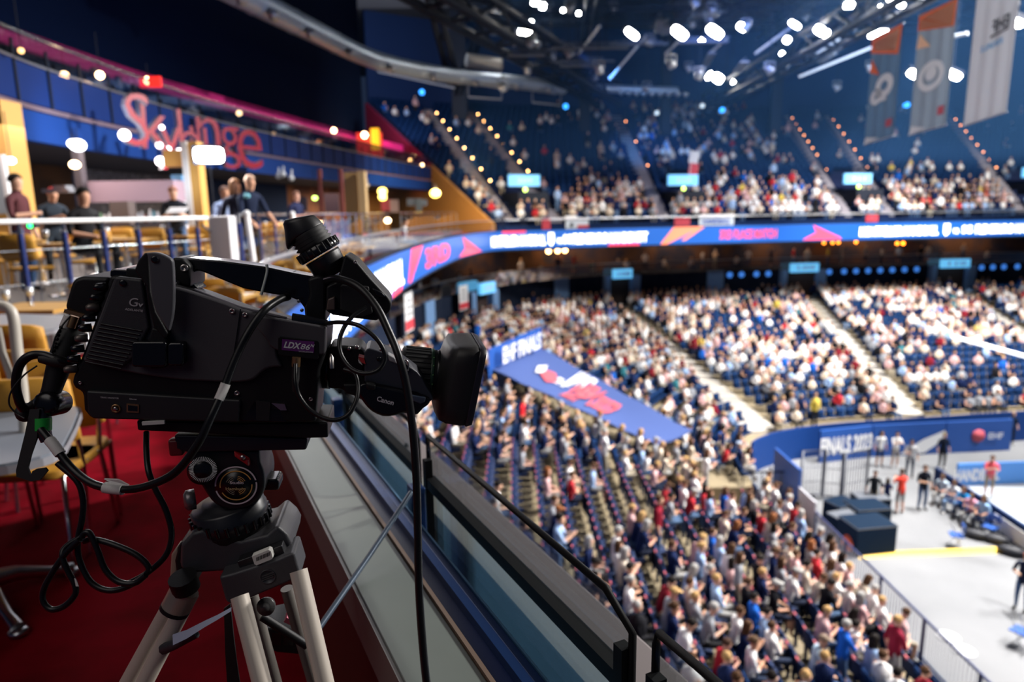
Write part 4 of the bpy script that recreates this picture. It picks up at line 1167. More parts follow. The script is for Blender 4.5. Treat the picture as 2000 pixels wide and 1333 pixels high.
for k, (px, py, rz, occ, col_, lb_) in enumerate([(1838, 985, 2.2, 1, (.5,.6,.7), 'in grey top nearest the black suit'), (1858, 1000, 2.3, 1, (.7,.72,.75), 'in white top'), (1878, 1012, 2.2, 1, (.02,.25,.6), 'in royal blue top'),
        (1895, 1024, 2.2, 1, (.6,.3,.4), 'in pink top'), (1915, 1033, 2.2, 1, (.35,.55,.8), 'in light blue top'), (1932, 1052, 2.1, 0, None, ''), (1865, 1068, 1.2, 0, None, ''), (1990, 1262, .5, 0, None, '')]):
    p = PZ(px, py, CZ); root = empty('folding_chair', p, 'blue folding chair on the court floor, %s' % ['beside the black suit', 'second of the bench row', 'third of the bench row', 'fourth of the bench row', 'fifth of the bench row', 'left empty next to the navy board', 'left empty near the yellow cable ramp', 'at the right edge of the frame'][k], 'chair', 'blue folding chairs by the court')
    root.rotation_euler = (0, 0, 0); R = Matrix.Rotation(rz, 3, 'Z')
    def lb(pts, mb_): mb_.v = [tuple(p + R @ Vector(v)) for v in mb_.v]
    m1 = MB(); m1.box((0, 0, .45), (.44, .42, .03)); lb(0, m1); build('seat', m1, M_blue, parent=root)
    m1 = MB(); m1.box((0, -.2, .74), (.44, .03, .26)); lb(0, m1); build('backrest', m1, M_blue, parent=root)
    for s in (-1, 1):
        for f_ in (-1, 1):
            m1 = MB(); m1.tube([(s*.2, .18*f_, 0), (s*.2, -.18*f_, .46 if f_ > 0 else .85)], .012, 5); lb(0, m1); build('leg', m1, M_steel, parent=root)
    if occ: person(SEATED[k], (p.x, p.y, CZ), rz, col_, (.1, .06, .03), 'team member %s seated on the court-side bench' % lb_, 'seated team members by the court')
# dark bags at the navy board
for k, (px, py) in enumerate([(1945, 1062), (1975, 1085), (1905, 1052)]):
    p = PZ(px, py, CZ); mb = MB(); mb.sphere(p + Vector((0, 0, .17)), (.45, .22, .17), 12, 6, 0, Matrix.Rotation(-.7, 3, 'Z')); mb.tube([p + Vector((-.15, .15, .3)), p + Vector((0, 0, .45)), p + Vector((.15, -.15, .3))], .015, 5)
    build('sports_bag', mb, mat('bag_black', (.01, .012, .02), .6), label='black sports bag on the floor %s' % ['under the navy board', 'at the near end of the navy board', 'beside the seated team member in light blue'][k], cat='bag', group='sports bags')
for k, (px, py) in enumerate([(1852, 1246), (1882, 1273)]):
    p = PZ(px, py, CZ); mb = MB(); mb.lathe(p, (0, 0, 1), [(0, .3), (.03, .3)], 20); o = build('floor_disc', mb, M_wht, label='white round floor disc on the court, %s' % ['farther from the railing end', 'nearer the bottom corner'][k], cat='floor marker', group='white floor discs')  # flat white discs lying on the court floor

# ------------------------------------------------------------------ roof: trusses, duct, floodlights
def truss(p, q, h, lab, name='roof_truss', r=.09, n=12, wdt=.8, m=M_dark, grp='steel roof trusses'):
    p = Vector(p); q = Vector(q); d = (q-p); L = d.length; d.normalize(); s = Vector((-d.y, d.x, 0)); s = s.normalized()*wdt/2 if s.length > .01 else Vector((wdt/2, 0, 0)); u = Vector((0, 0, h))
    root = empty(name, p, lab, 'roof truss', grp)
    for k, o_ in enumerate((s, -s, u+s, u-s)):
        mb = MB(); mb.tube([p+o_, q+o_], r, 6); build('chord', mb, m, parent=root)
    mb = MB()
    for k in range(n):
        a = p + d*(L*k/n); b = p + d*(L*(k+1)/n)
        for w_ in (s, -s): mb.tube([a+w_, b+w_+u] if k % 2 else [a+w_+u, b+w_], r*.5, 4)
        mb.tube([a+s, a-s], r*.4, 4); mb.tube([a+s+u, b-s+u], r*.4, 4)
    build('bracing', mb, m, parent=root)
truss(PD(735, -60, 34), PD(1190, 205, 60), 1.5, 'heavy dark truss sloping down from top left above the round duct', r=.28, wdt=2.0)
truss(PD(1385, 215, 66), PD(1990, -110, 26), 1.3, 'long dark truss running up to the top right above the hanging banners', r=.22, wdt=1.4, n=18)
truss(PD(885, 165, 50), PD(838, -20, 44), .8, 'short steep dark strut between duct and roof at the top left', r=.16, wdt=.6, n=4)
truss(PD(895, 185, 50), PD(940, 60, 52), .6, 'slanting strut rising right from the duct support', r=.14, wdt=.5, n=4)
random.seed(9)
for k in range(7):
    y = 30 + k*5.2
    truss((-2, y, 15.6 + .25*k), (58, y + 1.5, 15.6 + .25*k), 1.2, 'straight dark cross truss under the roof, %s counted from the court' % nth(k+1), r=.09, n=22, wdt=1.0)
for k in range(6):
    x = 4 + k*8
    truss((x, 26, 14.6), (x+3, 66, 16.8), .9, 'dark lengthwise truss under the roof, %s counted from the bar side' % nth(k+1), r=.07, n=18, wdt=.7, m=mat('grey_truss', (.09, .11, .14), .45, .5))
# catwalk gratings, cable trays and loudspeaker clusters
for k in range(16):
    p = PD(random.uniform(1000, 1650), random.uniform(5, 150), random.uniform(40, 60)); mb = MB(); R = Matrix.Rotation(random.choice([0, .05, 1.4]), 3, 'Z')
    mb.box(p, (random.uniform(2, 5), .5, .08), R)
    for s in (-1, 1): mb.box(p + Vector((0, s*.25, .25)), (random.uniform(2, 4), .03, .05), R)
    gr_ = build('catwalk_grating', mb, mat('galvanised', (.20, .23, .28), .5, .6), label='galvanised catwalk grating hung between the roof trusses, %s of the set' % nth(k+1), cat='catwalk', group='catwalk gratings in the roof')
    for s in (-1, 1): mb = MB(); mb.tube([p + Vector((s*.9, 0, .04)), Vector((p.x+s*.9, p.y, RZ-.02))], .015, 4); build('hanger', mb, M_dark, parent=gr_)
def duct(pts, r, lab, m=M_duct):
    mb = MB(); C = catmull(pts, 60); mb.tube(C, r, 20)
    o = build('air_duct', mb, m, label=lab, cat='air duct')
    for k in range(6, 60, 6):
        mb = MB(); d = (C[k+1]-C[k-1]).normalized(); mb.lathe(C[k]-d*.06, d, [(0, r*1.05), (.12, r*1.05)], 20); build('joint_ring', mb, M_duct, parent=o)
        mb = MB(); dn = Vector((0, .2, -1)); mb.lathe(C[k] + Vector((.0, 0, -r*.6)) + d*.9 + Vector((.35,-.35,0)), Vector((.5, -.6, -.5)), [(0, .12), (.35, .18), (.45, .24)], 12); build('nozzle', mb, M_steel, parent=o)
    return o
duct([PD(360, -70, 21), PD(470, -12, 24.5), PD(600, 55, 31), PD(735, 118, 40), PD(870, 146, 47), PD(1000, 160, 51), PD(1100, 172, 55)], .5, 'large round silver ventilation duct curving along the roof above the dark wall')
duct([PD(1165, 172, 57), PD(1240, 176, 58), PD(1322, 178, 59)], .35, 'short bright duct hanging under the roof in the blue haze')
mb = MB(); mb.tube([PD(912, 118, 50), PD(978, 127, 51)], .5, 16); build('air_duct', mb, mat('pale_duct', (.5, .5, .5), .5, .2), label='short pale duct section just above the long silver duct', cat='air duct')
# railings, light strips, brackets on the upper back wall
for k, (a, b) in enumerate([((738, 140), (888, 172)), ((915, 190), (980, 194)), ((930, 165), (975, 172)), ((1040, 200), (1095, 206)), ((1165, 172), (1240, 180)), ((1050, 178), (1085, 184))]):
    mb = MB(); p = PD(a[0], a[1], 60 if k < 4 else 62); q = PD(b[0], b[1], 61 if k < 4 else 63); mb.tube([p, q], .07, 6); mb.tube([p, p + Vector((0, 0, 1))], .03, 5); mb.tube([q, q + Vector((0, 0, 1))], .03, 5)
    build('light_strip_housing', mb, mat('pale_strip', (.4, .43, .48), .5), label='pale strip housing hung before the upper back wall, %s from the left' % nth(k+1), cat='light strip', group='pale strip housings')
for k, (px, py) in enumerate([(824, 180), (1105, 208), (1411, 215), (1772, 205), (1284, 220), (1373, 206)]):
    mb = MB(); p = PD(px, py, 62); mb.sphere(p, .24 if k < 4 else .16, 10, 8); mb.box(p + Vector((0, .25, 0)), (.3, .3, .3)); build('blue_spot_lamp', mb, mat('spot_blue', (.1, .4, 1), .5, emit=(.03, .3, 1), estr=3) if k < 4 else mat('pale_glow', (.6,.7,.8), .5, emit=(.6,.75,.9), estr=1.2),
      label='small glowing %s spot lamp on the upper back wall, %s from the left' % ('blue' if k < 4 else 'pale', nth(k+1)), cat='lamp', group='small spot lamps on the upper wall')
for k, (px, wd) in enumerate([(898, 1.3), (1142, .9), (1300, .9), (1515, .9), (745, .5)]):
    mb = MB(); p = PD(px, 190, 62 + .5*k); mb.box((p.x, p.y, 14), (wd, wd, 11)); struct('column', mb, M_dark)
# floodlights
FLD = [(1027, 62, 1.15, .55, 50), (1031, 43, .8, .35, 49), (998, 63, .5, .5, 50), (1005, 70, .35, .4, 50.4), (1234, 66, 1.1, .45, 47), (1327, 64, 1.25, .6, 46), (1396, 62, 1.25, .6, 46), (1449, 53, .7, .45, 46), (1552, 48, .8, .3, 42), (1605, 61, 1.0, .5, 41),
       (1402, 153, .9, .7, 58), (1431, 157, .5, .5, 58), (1385, 148, .35, .7, 58), (1537, 78, .42, .4, 44), (1723, 17, .45, .45, 36), (1750, 4, 1.0, .3, 34), (1787, 146, .9, .45, 40), (1862, 146, .9, .45, 39), (1716, 66, 1.1, .5, 40), (1988, 45, .5, .4, 30),
       (968, 8, .45, .45, 44), (985, 18, .4, .4, 44), (1045, 4, .5, .4, 44), (1060, 12, .4, .4, 44), (1370, 80, .35, .35, 48), (1960, 8, 1.0, .3, 28), (1658, 10, .5, .35, 36), (1527, 105, .3, .3, 50), (1100, 20, .3, .25, 50), (1130, 26, .3, .25, 50)]
for k, (px, py, wd, h, d) in enumerate(FLD):
    p = PD(px, py, d); root = empty('floodlight', p, 'glowing white floodlight under the roof, %s of those hung from left to right' % nth(sorted(range(len(FLD)), key=lambda i: FLD[i][0]).index(k)+1), 'floodlight', 'floodlights under the roof')
    f = (Vector((26, 34, -10)) - p); f.z = f.z*1.0
    fw_ = (EYE - p).normalized()*.65 + f.normalized()*.45; fw_.normalize()
    q = fw_.to_track_quat('Y', 'Z').to_matrix()
    if 1200 < px < 1650 or px > 1730: q = q @ Matrix.Rotation(-.55, 3, 'Y')
    mb = MB(); mb.box(p - fw_*.22, (wd*1.12, .4, h*1.15), q); build('housing', mb, M_dark, parent=root)
    mb = MB(); seg = 16; vs = []
    for t in range(seg):
        a = 2*pi*t/seg; cx = (abs(cos(a))**.6)*(1 if cos(a) > 0 else -1); cy = (abs(sin(a))**.6)*(1 if sin(a) > 0 else -1); vs.append(p + q @ Vector((cx*wd/2, .02, cy*h/2)))
    mb.add(vs, [tuple(range(seg))]); build('lens', mb, M_glow, parent=root)
    mb = MB(); b_ = p - fw_*.3; mb.tube([b_, Vector((b_.x, b_.y, RZ-.02))], .022, 5); build('bracket', mb, M_dark, parent=root)
random.seed(77)
SL = []
for k in range(34):
    px, py, d = random.uniform(960, 1760), random.uniform(0, 175), random.uniform(38, 58); p = PD(px, py, d)
    if p.z > 18.3: p.z = 18.3
    SL.append((proj(p)[0], p, random.uniform(0, 6.28)))
SL.sort(key=lambda t: t[0])
for k, (px, p, a_) in enumerate(SL):
    root = empty('stage_light', p, 'small unlit grey stage light hanging in the roof, %s counted from bar side' % nth(k+1), 'stage light', 'unlit stage lights in the roof')
    ax_ = Vector((cos(a_)*.6, sin(a_)*.6, -.8)).normalized(); mb = MB(); mb.lathe(p - ax_*.25, ax_, [(0, .12), (.1, .2), (.35, .22), (.5, .27)], 12); build('head', mb, mat('stage_light_grey', (.42, .45, .5), .35, .4), parent=root)
    mb = MB(); mb.tube([p + Vector((-.3, 0, 0)), p + Vector((-.3, 0, .45)), p + Vector((.3, 0, .45)), p + Vector((.3, 0, 0))], .03, 5); build('yoke', mb, mat('stage_light_grey', (.42, .45, .5), .35, .4), parent=root)
    mb = MB(); mb.tube([p + Vector((0, 0, .45)), Vector((p.x, p.y, RZ-.02))], .02, 5); build('hanger', mb, M_dark, parent=root)
# bright pipes hanging under the roof
for k, (a, b, d) in enumerate([((1172, 50), (1130, 105), 46), ((1262, 70), (1190, 155), 50), ((1550, 50), (1475, 105), 44), ((1600, 62), (1520, 150), 52), ((1545, 140), (1500, 165), 56), ((1720, 85), (1560, 150), 46), ((1640, 75), (1560, 128), 46), ((1890, 65), (1795, 88), 34), ((1420, 75), (1385, 105), 48), ((1330, 76), (1300, 105), 48)]):
    mb = MB(); mb.tube([PD(*a, d), PD(*b, d+2)], .09, 8); build('lighting_bar', mb, mat('pale_tube', (.55, .6, .66), .4), label='pale slanting lighting bar under the roof, %s of the set' % nth(k+1), cat='lighting bar', group='pale lighting bars')
# pale suspended light tube in front of the end stand
a = PD(1858, 657, 24); b = PD(2060, 712, 22.5)
mb = MB(); mb.tube([a, b], .055, 10); o = build('light_tube', mb, mat('white_tube_glow', (.95, .95, 1), .5, emit=(.95, .97, 1), estr=2.2), label='bright white tube hanging diagonally in front of the end stand at the right edge', cat='light tube')
mb = MB(); mb.tube([b, b + Vector((0, 0, 20))], .008, 4); mb.tube([a.lerp(b, .9), a.lerp(b, .9) + Vector((0, 0, 20))], .006, 4); build('suspension_wire', mb, M_dark, parent=o)

# ------------------------------------------------------------------ hanging banners
def hang_banner(pl, pr, dl, dr, H, mats_, lab, art):
    L = PD(*pl, dl); R_ = PD(*pr, dr); R_.z = R_.z; e = (R_-L); eh = Vector((e.x, e.y, 0)); Wd = eh.length; eh.normalize()
    root = empty('hanging_banner', L, lab, 'banner', 'large banners hanging from the roof')
    nn = Vector((eh.y, -eh.x, 0))      # towards the viewer
    def P(u, v, off=0, ripple=True):
        z = L.z + (R_.z - L.z)*u - H*(1-v); rp = .035*sin(u*19+.6)*(1-.3*v) if ripple else 0
        return Vector((L.x + eh.x*Wd*u, L.y + eh.y*Wd*u, z)) + nn*(off+rp)
    mb = MB(); n, m_ = 24, 4; vs = [P(i/n, j/m_) for i in range(n+1) for j in range(m_+1)] + [P(i/n, j/m_, -.02) for i in range(n+1) for j in range(m_+1)]; q = (n+1)*(m_+1)
    fs = [(i*(m_+1)+j, (i+1)*(m_+1)+j, (i+1)*(m_+1)+j+1, i*(m_+1)+j+1) for i in range(n) for j in range(m_)]
    mb.add(vs, fs + [tuple(a+q for a in reversed(f)) for f in fs], 0, True); build('cloth', mb, mats_, parent=root)
    mb = MB(); mb.tube([P(-.03, 1), P(1.03, 1)], .03, 6); build('batten', mb, M_steel, parent=root); mb = MB(); mb.tube([P(-.03, 0), P(1.03, 0)], .025, 6); build('batten', mb, M_steel, parent=root)
    mb = MB()
    for u in (.1, .9): mb.tube([P(u, 1), P(u, 1) + Vector((0, 0, 4))], .01, 4)
    build('suspension_wire', mb, M_dark, parent=root)
    for kind, m, data in art:
        mb = MB()
        if kind == 'poly':
            mb.add([P(u, v, .045, False) for u, v in data], [tuple(range(len(data)))])
        elif kind == 'text':
            s, u0, u1, v0, v1, fl = data; vs, fs, w_ = text_geo(s, .7, .03)
            mb.add([P(u0 + (u1-u0)*((1 - v.x/w_) if fl else v.x/w_), v0 + (v1-v0)*(v.y/.7), .05, False) for v in vs], fs)
        elif kind == 'ring':
            cu, cv, r0, r1 = data; N = 28; vs = []
            for t in range(N):
                a = 2*pi*t/N
                for r in (r0, r1): vs.append(P(cu + r*cos(a), cv + r*sin(a)*Wd/H, .05, False))
            mb.add(vs, [(2*t, 2*t+1, (2*t+3) % (2*N), (2*t+2) % (2*N)) for t in range(N)])
        build('print', mb, m, parent=root)
M_bslate = mat('banner_slate', (.13, .24, .38), .75); M_bgrey = mat('banner_grey', (.32, .40, .48), .75); M_bw = mat('banner_white', (.72, .74, .78), .8); M_or = mat('banner_orange', (.85, .16, .05), .7); M_orl = mat('banner_pale_orange', (.9, .55, .35), .7)
M_bblk = mat('banner_black', (.03, .035, .05), .7); M_bbl = mat('banner_blue', (.15, .4, .7), .7)
hang_banner((1705, 75), (1765, 45), 33, 31.2, 4.95, M_bslate, 'narrow slate banner with orange top and white emblem, farthest of the three', [
    ('poly', M_or, [(0, .99), (0, .86), (.93, .74), (1, 1)]), ('poly', M_orl, [(.1, .95), (.15, .87), (.85, .78), (.92, .97)]), ('poly', M_or, [(0, .68), (.35, .62), (.06, .80)]), ('ring', M_wht, (.55, .5, .12, .3)), ('ring', M_wht, (.3, .42, .05, .2)), ('poly', M_wht, [(.2, .36), (.65, .36), (.65, .39), (.2, .39)]), ('poly', M_redsoft, [(.7, .1), (.9, .1), (.9, .17), (.7, .17)]), ('poly', M_wht, [(0, 0), (.5, .02), (.05, .06)])])
hang_banner((1797, 30), (1872, -4), 30.5, 28.8, 5.15, M_bgrey, 'grey banner with white round emblem and pale orange top, middle of the three', [
    ('poly', M_or, [(0, .99), (0, .87), (.97, .79), (1, 1)]), ('poly', M_orl, [(.04, .96), (.04, .88), (.92, .8), (.95, .985)]), ('poly', M_orl, [(0, .72), (.4, .7), (.06, .84)]), ('ring', M_wht, (.48, .45, .22, .36)), ('ring', M_wht, (.48, .47, .0, .16)), ('poly', M_redsoft, [(.75, .1), (.92, .1), (.92, .17), (.75, .17)]), ('poly', M_wht, [(0, 0), (.5, .02), (.05, .07)])])
hang_banner((1914, -58), (2003, -110), 27.2, 25.2, 5.95, M_bw, 'large white banner with black and blue print, nearest of the three', [
    ('text', M_bblk, ('EHF', .48, .86, .545, .62, True)), ('poly', M_bblk, [(.45, .515), (.86, .525), (.86, .535), (.45, .53)]), ('text', M_bbl, ('FINALS', .25, .75, .45, .485, True))])

# thin theatrical haze hanging under the roof over the far stands
mb = MB(); mb.box((27.5, 48, 11.2), (61, 36, 14.5)); hz = build('haze', mb, mat('haze_volume', (1, 1, 1)), label='thin blue haze hanging in the air under the roof over the far stands', cat='haze', kind='stuff')
m = bpy.data.materials.new('roof_haze'); m.use_nodes = True; nt = m.node_tree; nt.nodes.clear(); o_ = nt.nodes.new('ShaderNodeOutputMaterial'); v_ = nt.nodes.new('ShaderNodeVolumeScatter')
v_.inputs['Color'].default_value = (.13, .40, 1, 1); v_.inputs['Density'].default_value = .0036; v_.inputs['Anisotropy'].default_value = .25; nt.links.new(v_.outputs[0], o_.inputs['Volume'])
hz.data.materials[0] = m
# ------------------------------------------------------------------ bar terrace at the left
M_carpet = mat('red_carpet', (.27, .003, .012), .95, spec=.05, noise=(3.0, (.16, .003, .007), .4, .65), bump=(260, .5))
M_plat = mat('bar_platform_floor', (.12, .11, .11), .6)
fl_pts = [(-14, -3), (1.0, -3), (.32, -.0), (-1.9, 4.9), (-3.0, 8), (-3.5, 12), (-3.8, 18), (-3.9, 24), (-3.6, 32), (-2.9, 39), (-1.4, 44.6), (-8, 54), (-14, 54)]
mb = MB(); mb.hexa([Vector((x, y, -.35)) for x, y in fl_pts], [Vector((x, y, 0)) for x, y in fl_pts]); struct('floor_terrace', mb, M_carpet)
pl_pts = [(-14.5, 3), (-7.1, 3), (-5.65, 7.5), (-4.63, 10.5), (-4.5, 11.5), (-5.05, 15.5), (-5.5, 17), (-5.6, 26), (-5.2, 34), (-4.6, 41), (-3.2, 46), (-7.5, 54), (-14.5, 54)]
mb = MB(); mb.hexa([Vector((x, y, -.3)) for x, y in pl_pts], [Vector((x, y, .55)) for x, y in pl_pts]); struct('floor_bar_platform', mb, M_plat)

BALC = [(-9.9, 6), (-10.0, 10), (-10.1, 13.5), (-10.5, 16.3), (-10.6, 21.4), (-10.2, 27.3), (-8.6, 37.8), (-7.2, 46), (-5.7, 53.2)]
BS = catmull(BALC, 140); BP = Path(BS)
M_bpanel = mat('balcony_panel_blue', (.001, .020, .13), .6, spec=.2)
M_fascia = mat('balcony_fascia_blue', (.002, .036, .20), .6, spec=.2)
M_pink = mat('pink_neon_band', (.6, .02, .2), .5, emit=(.62, .02, .20), estr=.62)
M_screen = mat('dark_blue_drape', (.002, .007, .030), .9, spec=.05)
M_int = mat('lounge_dark', (.016, .008, .014), .8, spec=.1, noise=(.6, (.06, .03, .03), .5, .7))
def up_(pts, z): return [p + Vector((0, 0, z)) for p in pts]
O3 = offset(BS, 2.4)
mb = MB(); mb.wall(BS, 3.35, 4.0, .3); struct('wall_balcony_fascia', mb, M_fascia)
mb = MB(); mb.strip(up_(BS, 3.36), up_(offset(BS, 7), 3.36)); struct('ceiling_bar', mb, mat('bar_ceiling', (.02, .02, .035), .8))
mb = MB(); mb.strip(up_(BS, 4.0), up_(offset(BS, 7), 4.0)); struct('floor_balcony', mb, M_dark)
mb = MB(); mb.wall(offset(BS, -.04), 4.02, 4.12, .06); struct('trim_chrome_strip', mb, mat('rosy_steel', (.5, .36, .42), .3, .8))
mb = MB(); mb.wall(O3, 6.2, [6.53 + .25*i/len(O3) for i in range(len(O3))], .2); struct('trim_pink_band', mb, M_pink)
D3 = [p for p in O3 if p.y < 47]
mb = MB(); mb.wall(D3, 6.5, 20, .3); struct('wall_dark_drape', mb, M_screen)
mb = MB(); mb.wall(offset(BS, 6), 4.0, 6.6, .2); struct('wall_lounge', mb, M_int)
mb = MB(); mb.strip(up_(O3, 6.3), up_(offset(BS, 6.2), 6.3)); struct('ceiling_lounge', mb, M_dark)
# blue balcony panels, one at a time
broot = empty('balcony_balustrade', Vector((BS[0].x, BS[0].y, 4.12)), 'curved balcony balustrade of blue panels with chrome handrail above the bar', 'balustrade')
d = .2
while d < BP.L - 1.3:
    a, e = BP.at(d); b, _ = BP.at(d+1.18); mb = MB(); n_ = Vector((-e.y, e.x, 0))*.05
    mb.hexa([a+Vector((0,0,4.15)), b+Vector((0,0,4.15)), b+n_+Vector((0,0,4.15)), a+n_+Vector((0,0,4.15))], [a+Vector((0,0,4.98)), b+Vector((0,0,4.98)), b+n_+Vector((0,0,4.98)), a+n_+Vector((0,0,4.98))])
    build('panel', mb, M_bpanel, parent=broot, bevel=.015)
    mb = MB(); c, _ = BP.at(d+1.24); mb.box(c + Vector((0, 0, 4.75)), (.05, .05, 1.3)); build('post', mb, M_dark, parent=broot)
    d += 1.3
mb = MB(); mb.tube(up_(BS, 5.02), .03, 6); build('lower_rail', mb, M_steel, parent=broot)
mb = MB(); mb.tube(up_(offset(BS, .3), 5.75), .035, 6); build('handrail', mb, M_chrome, parent=broot)
mb = MB(); mb.strip(up_(offset(BS, .3), 5.03), up_(offset(BS, .3), 5.73)); build('glass', mb, M_glassd, parent=broot)
# lamps on the balcony
M_warmw = mat('warm_white_lamp', (1, .9, .7), .5, emit=(1, .62, .32), estr=14)
for k, (px, py, d_, r, off) in enumerate([(195, 147, 17.5, .12, 0), (289, 158, 21, .15, 0), (467, 221, 28, .13, 0), (535, 262, 30, .11, 0), (652, 255, 36, .17, 0), (597, 281, 33, .14, 0), (712, 264, 42, .24, 0), (824, 323, 50, .16, 0), (802, 312, 50, .13, 0), (41, 99, 14, .07, 0)]):
    mb = MB(); p = PD(px, py, d_); mb.sphere(p, r*.8, 12, 8)
    lamp_ = build('balcony_lamp', mb, mat('warm_dim_lamp', (1, .7, .4), .5, emit=(1, .55, .2), estr=3) if k in (3, 5, 8, 9) else M_warmw, label='small warm globe lamp above the blue balcony panels, %s from the left' % nth([195,289,467,535,652,597,712,824,802,41].__len__() and sorted([195,289,467,535,652,597,712,824,802,41]).index(px)+1), cat='lamp', group='globe lamps on the balcony')
    mb = MB(); mb.tube([p + Vector((0, 0, r*.7)), Vector((p.x, p.y, max(p.z+.3, 6.3)))], .01, 4); build('cord', mb, M_dark, parent=lamp_)
# red and yellow light boxes on the balcony
mb = MB(); p = PD(303, 160, 20.8); mb.box(p, (.35, .12, .3)); build('red_light_box', mb, mat('red_light_box', (.7, .02, .02), .5, emit=(1, .03, .02), estr=1.3), label='small glowing red box beside the second globe lamp on the balcony', cat='light box')
mb = MB(); p = PD(722, 284, 43); mb.box(p, (1.6, .2, 1.5)); bx_ = build('poster_box', mb, mat('poster_red_glow', (.6, .05, .04), .5, emit=(.9, .04, .03), estr=.6), label='glowing red and yellow poster box at the far end of the balcony', cat='poster box')
mb = MB(); p = PD(733, 272, 42.7); mb.box(p, (.5, .2, 1.3)); build('yellow_side', mb, mat('poster_yellow_glow', (.9, .5, .02), .5, emit=(1, .5, .02), estr=.9), parent=bx_)
# people in the lounge
random.seed(4)
for k, px in enumerate([30, 75, 130, 165, 235, 380, 560, 610, 690, 752]):
    w0, we = wall_point(px, 4.6, offset(BS, .9)) if px > 20 else (None, None)
    sn, sc_, _ = pick(SHIRTS[:6]); hn, hc_, _ = pick(HAIRS)
    person(random.choice(STAND), (w0.x, w0.y, 4.0), random.uniform(-2.6, -.6), sc_, hc_, 'guest in %s top on the upper balcony, %s from the left' % (sn, nth(k+1)), 'guests on the upper balcony')

# red script sign on the fascia
M_sred = mat('sign_red', (.30, .002, .018), .35, spec=.4); M_sside = mat('sign_side_grey', (.55, .55, .62), .35, .4)
sroot = empty('script_sign', PD(250, 290, 17.6), 'big red three-dimensional script lettering sign mounted across the balcony front', 'sign')
sd0 = BP.at_px(240, 3.6); 
def sign_letter(ch, px, ytop, ybot, dep, skew=0.0, bold=-.008):
    vs, fs, w_ = text_geo(ch, 1.0, bold, .0)
    a = PD(px, ybot, dep); b = PD(px, ytop, dep); H = b.z - a.z
    x0 = min(v.x for v in vs); ym = min(v.y for v in vs); yM = max(v.y for v in vs); k = H/(yM-ym)
    e = Vector((.12, .99, 0)).normalized(); e = Vector((.45, .89, 0)).normalized(); nn = Vector((e.y, -e.x, 0))
    P_ = [a + e*((v.x - w_/2)*k*.95 + (v.y-ym)*k*skew) + Vector((0, 0, (v.y-ym)*k)) for v in vs]
    n = len(P_); edges = {}
    for f in fs:
        for i in range(len(f)):
            q = (f[i], f[(i+1) % len(f)]); edges[q] = 1
    rim = [q for q in edges if (q[1], q[0]) not in edges]
    mb = MB(); mb.add([p + nn*.16 for p in P_], fs, 0); mb.add([p for p in P_] + [p + nn*.16 for p in P_], [(a_, b_, b_+n, a_+n) for a_, b_ in rim] + [tuple(reversed(f)) for f in fs], 1)
    build('letter', mb, [M_sred, M_sside], parent=sroot)
for ch, px, yt, yb, d_, sk in [('S', 262, 185, 286, 16.9, .1), ('k', 298, 192, 292, 18.0, .05), ('y', 330, 250, 332, 19.0, .05), ('l', 350, 216, 300, 20.0, .0), ('o', 368, 258, 304, 21.0, 0), ('u', 385, 250, 300, 22.0, 0), ('n', 405, 232, 302, 23.2, 0), ('g', 448, 250, 330, 24.6, 0), ('e', 486, 255, 330, 26.0, 0)]:
    sign_letter(ch, px, yt, yb, d_, sk)
# white sign lamps
for k, (px, py, r, d_) in enumerate([(243, 264, .13, 16.5), (275, 278, .06, 17), (311, 284, .08, 18), (316, 249, .06, 18), (328, 292, .08, 18.5), (351, 299, .12, 19), (313, 315, .12, 18.2), (332, 304, .06, 18.5)]):
    mb = MB(); p = PD(px, py, d_); mb.lathe(p, (EYE-p), [(-.12, r*.7), (0, r)], 12); 
    build('sign_spot_lamp', mb, mat('sign_lamp_glow', (1, .95, .95), .5, emit=(1, .9, .93), estr=6), label='small white spot lamp under the red script sign, %s from the left' % nth(sorted([243,275,311,316,328,351,313,332]).index(px)+1), cat='lamp', group='small spot lamps at the script sign')
# LED video light on its stand
p = PD(408, 303, 12.4); root = empty('video_light', Vector((p.x, p.y, .55)), 'very bright rectangular video light on a thin stand beside the standing group', 'video light')
q = (EYE - p).to_track_quat('Y', 'Z').to_matrix()
mb = MB(); mb.box(p - (EYE-p).normalized()*.06, (.56, .1, .34), q); build('housing', mb, M_dark, parent=root, bevel=.03)
mb = MB(); vs = []
for t in range(20):
    a = 2*pi*t/20; vs.append(p + q @ Vector(((abs(cos(a))**.45)*(1 if cos(a) > 0 else -1)*.25, .01, (abs(sin(a))**.45)*(1 if sin(a) > 0 else -1)*.14)))
mb.add(vs, [tuple(range(20))]); build('light_panel', mb, mat('video_light_glow', (1, 1, 1), .5, emit=(1, 1, 1), estr=45), parent=root)
mb = MB(); mb.tube([p - Vector((0, 0, .15)), Vector((p.x, p.y, .56))], .016, 6); build('stand_pole', mb, M_dark, parent=root)
for s in range(3):
    a = s*2.1; mb = MB(); mb.tube([Vector((p.x, p.y, 1.2)), Vector((p.x+.45*cos(a), p.y+.45*sin(a), .57))], .012, 5); build('leg', mb, M_dark, parent=root)
light('video_light_lamp', 'SPOT', p + (EYE-p).normalized()*.25, (-1.5, 8, 1.0), 230, (1, 1, 1), .15, 150, .8)
light('video_light_back', 'SPOT', PD(398, 318, 12.0), PD(225, 266, 17), 450, (.75, .86, 1), .12, 60, 1.0)
light('fascia_lamp_light', 'SPOT', PD(172, 268, 14.6), PD(215, 262, 16.9), 260, (.8, .9, 1), .08, 120, .9)
light('bar_pendants_glow', 'AREA', (-9.6, 15, 3.2), (-9.6, 15, 0), 420, (1, .82, .72), 3.0, sy=10)
light('lounge_glow_far', 'AREA', (-8.5, 38, 3.2), (-8.5, 38, 0), 900, (1, .72, .42), 3.0, sy=18)
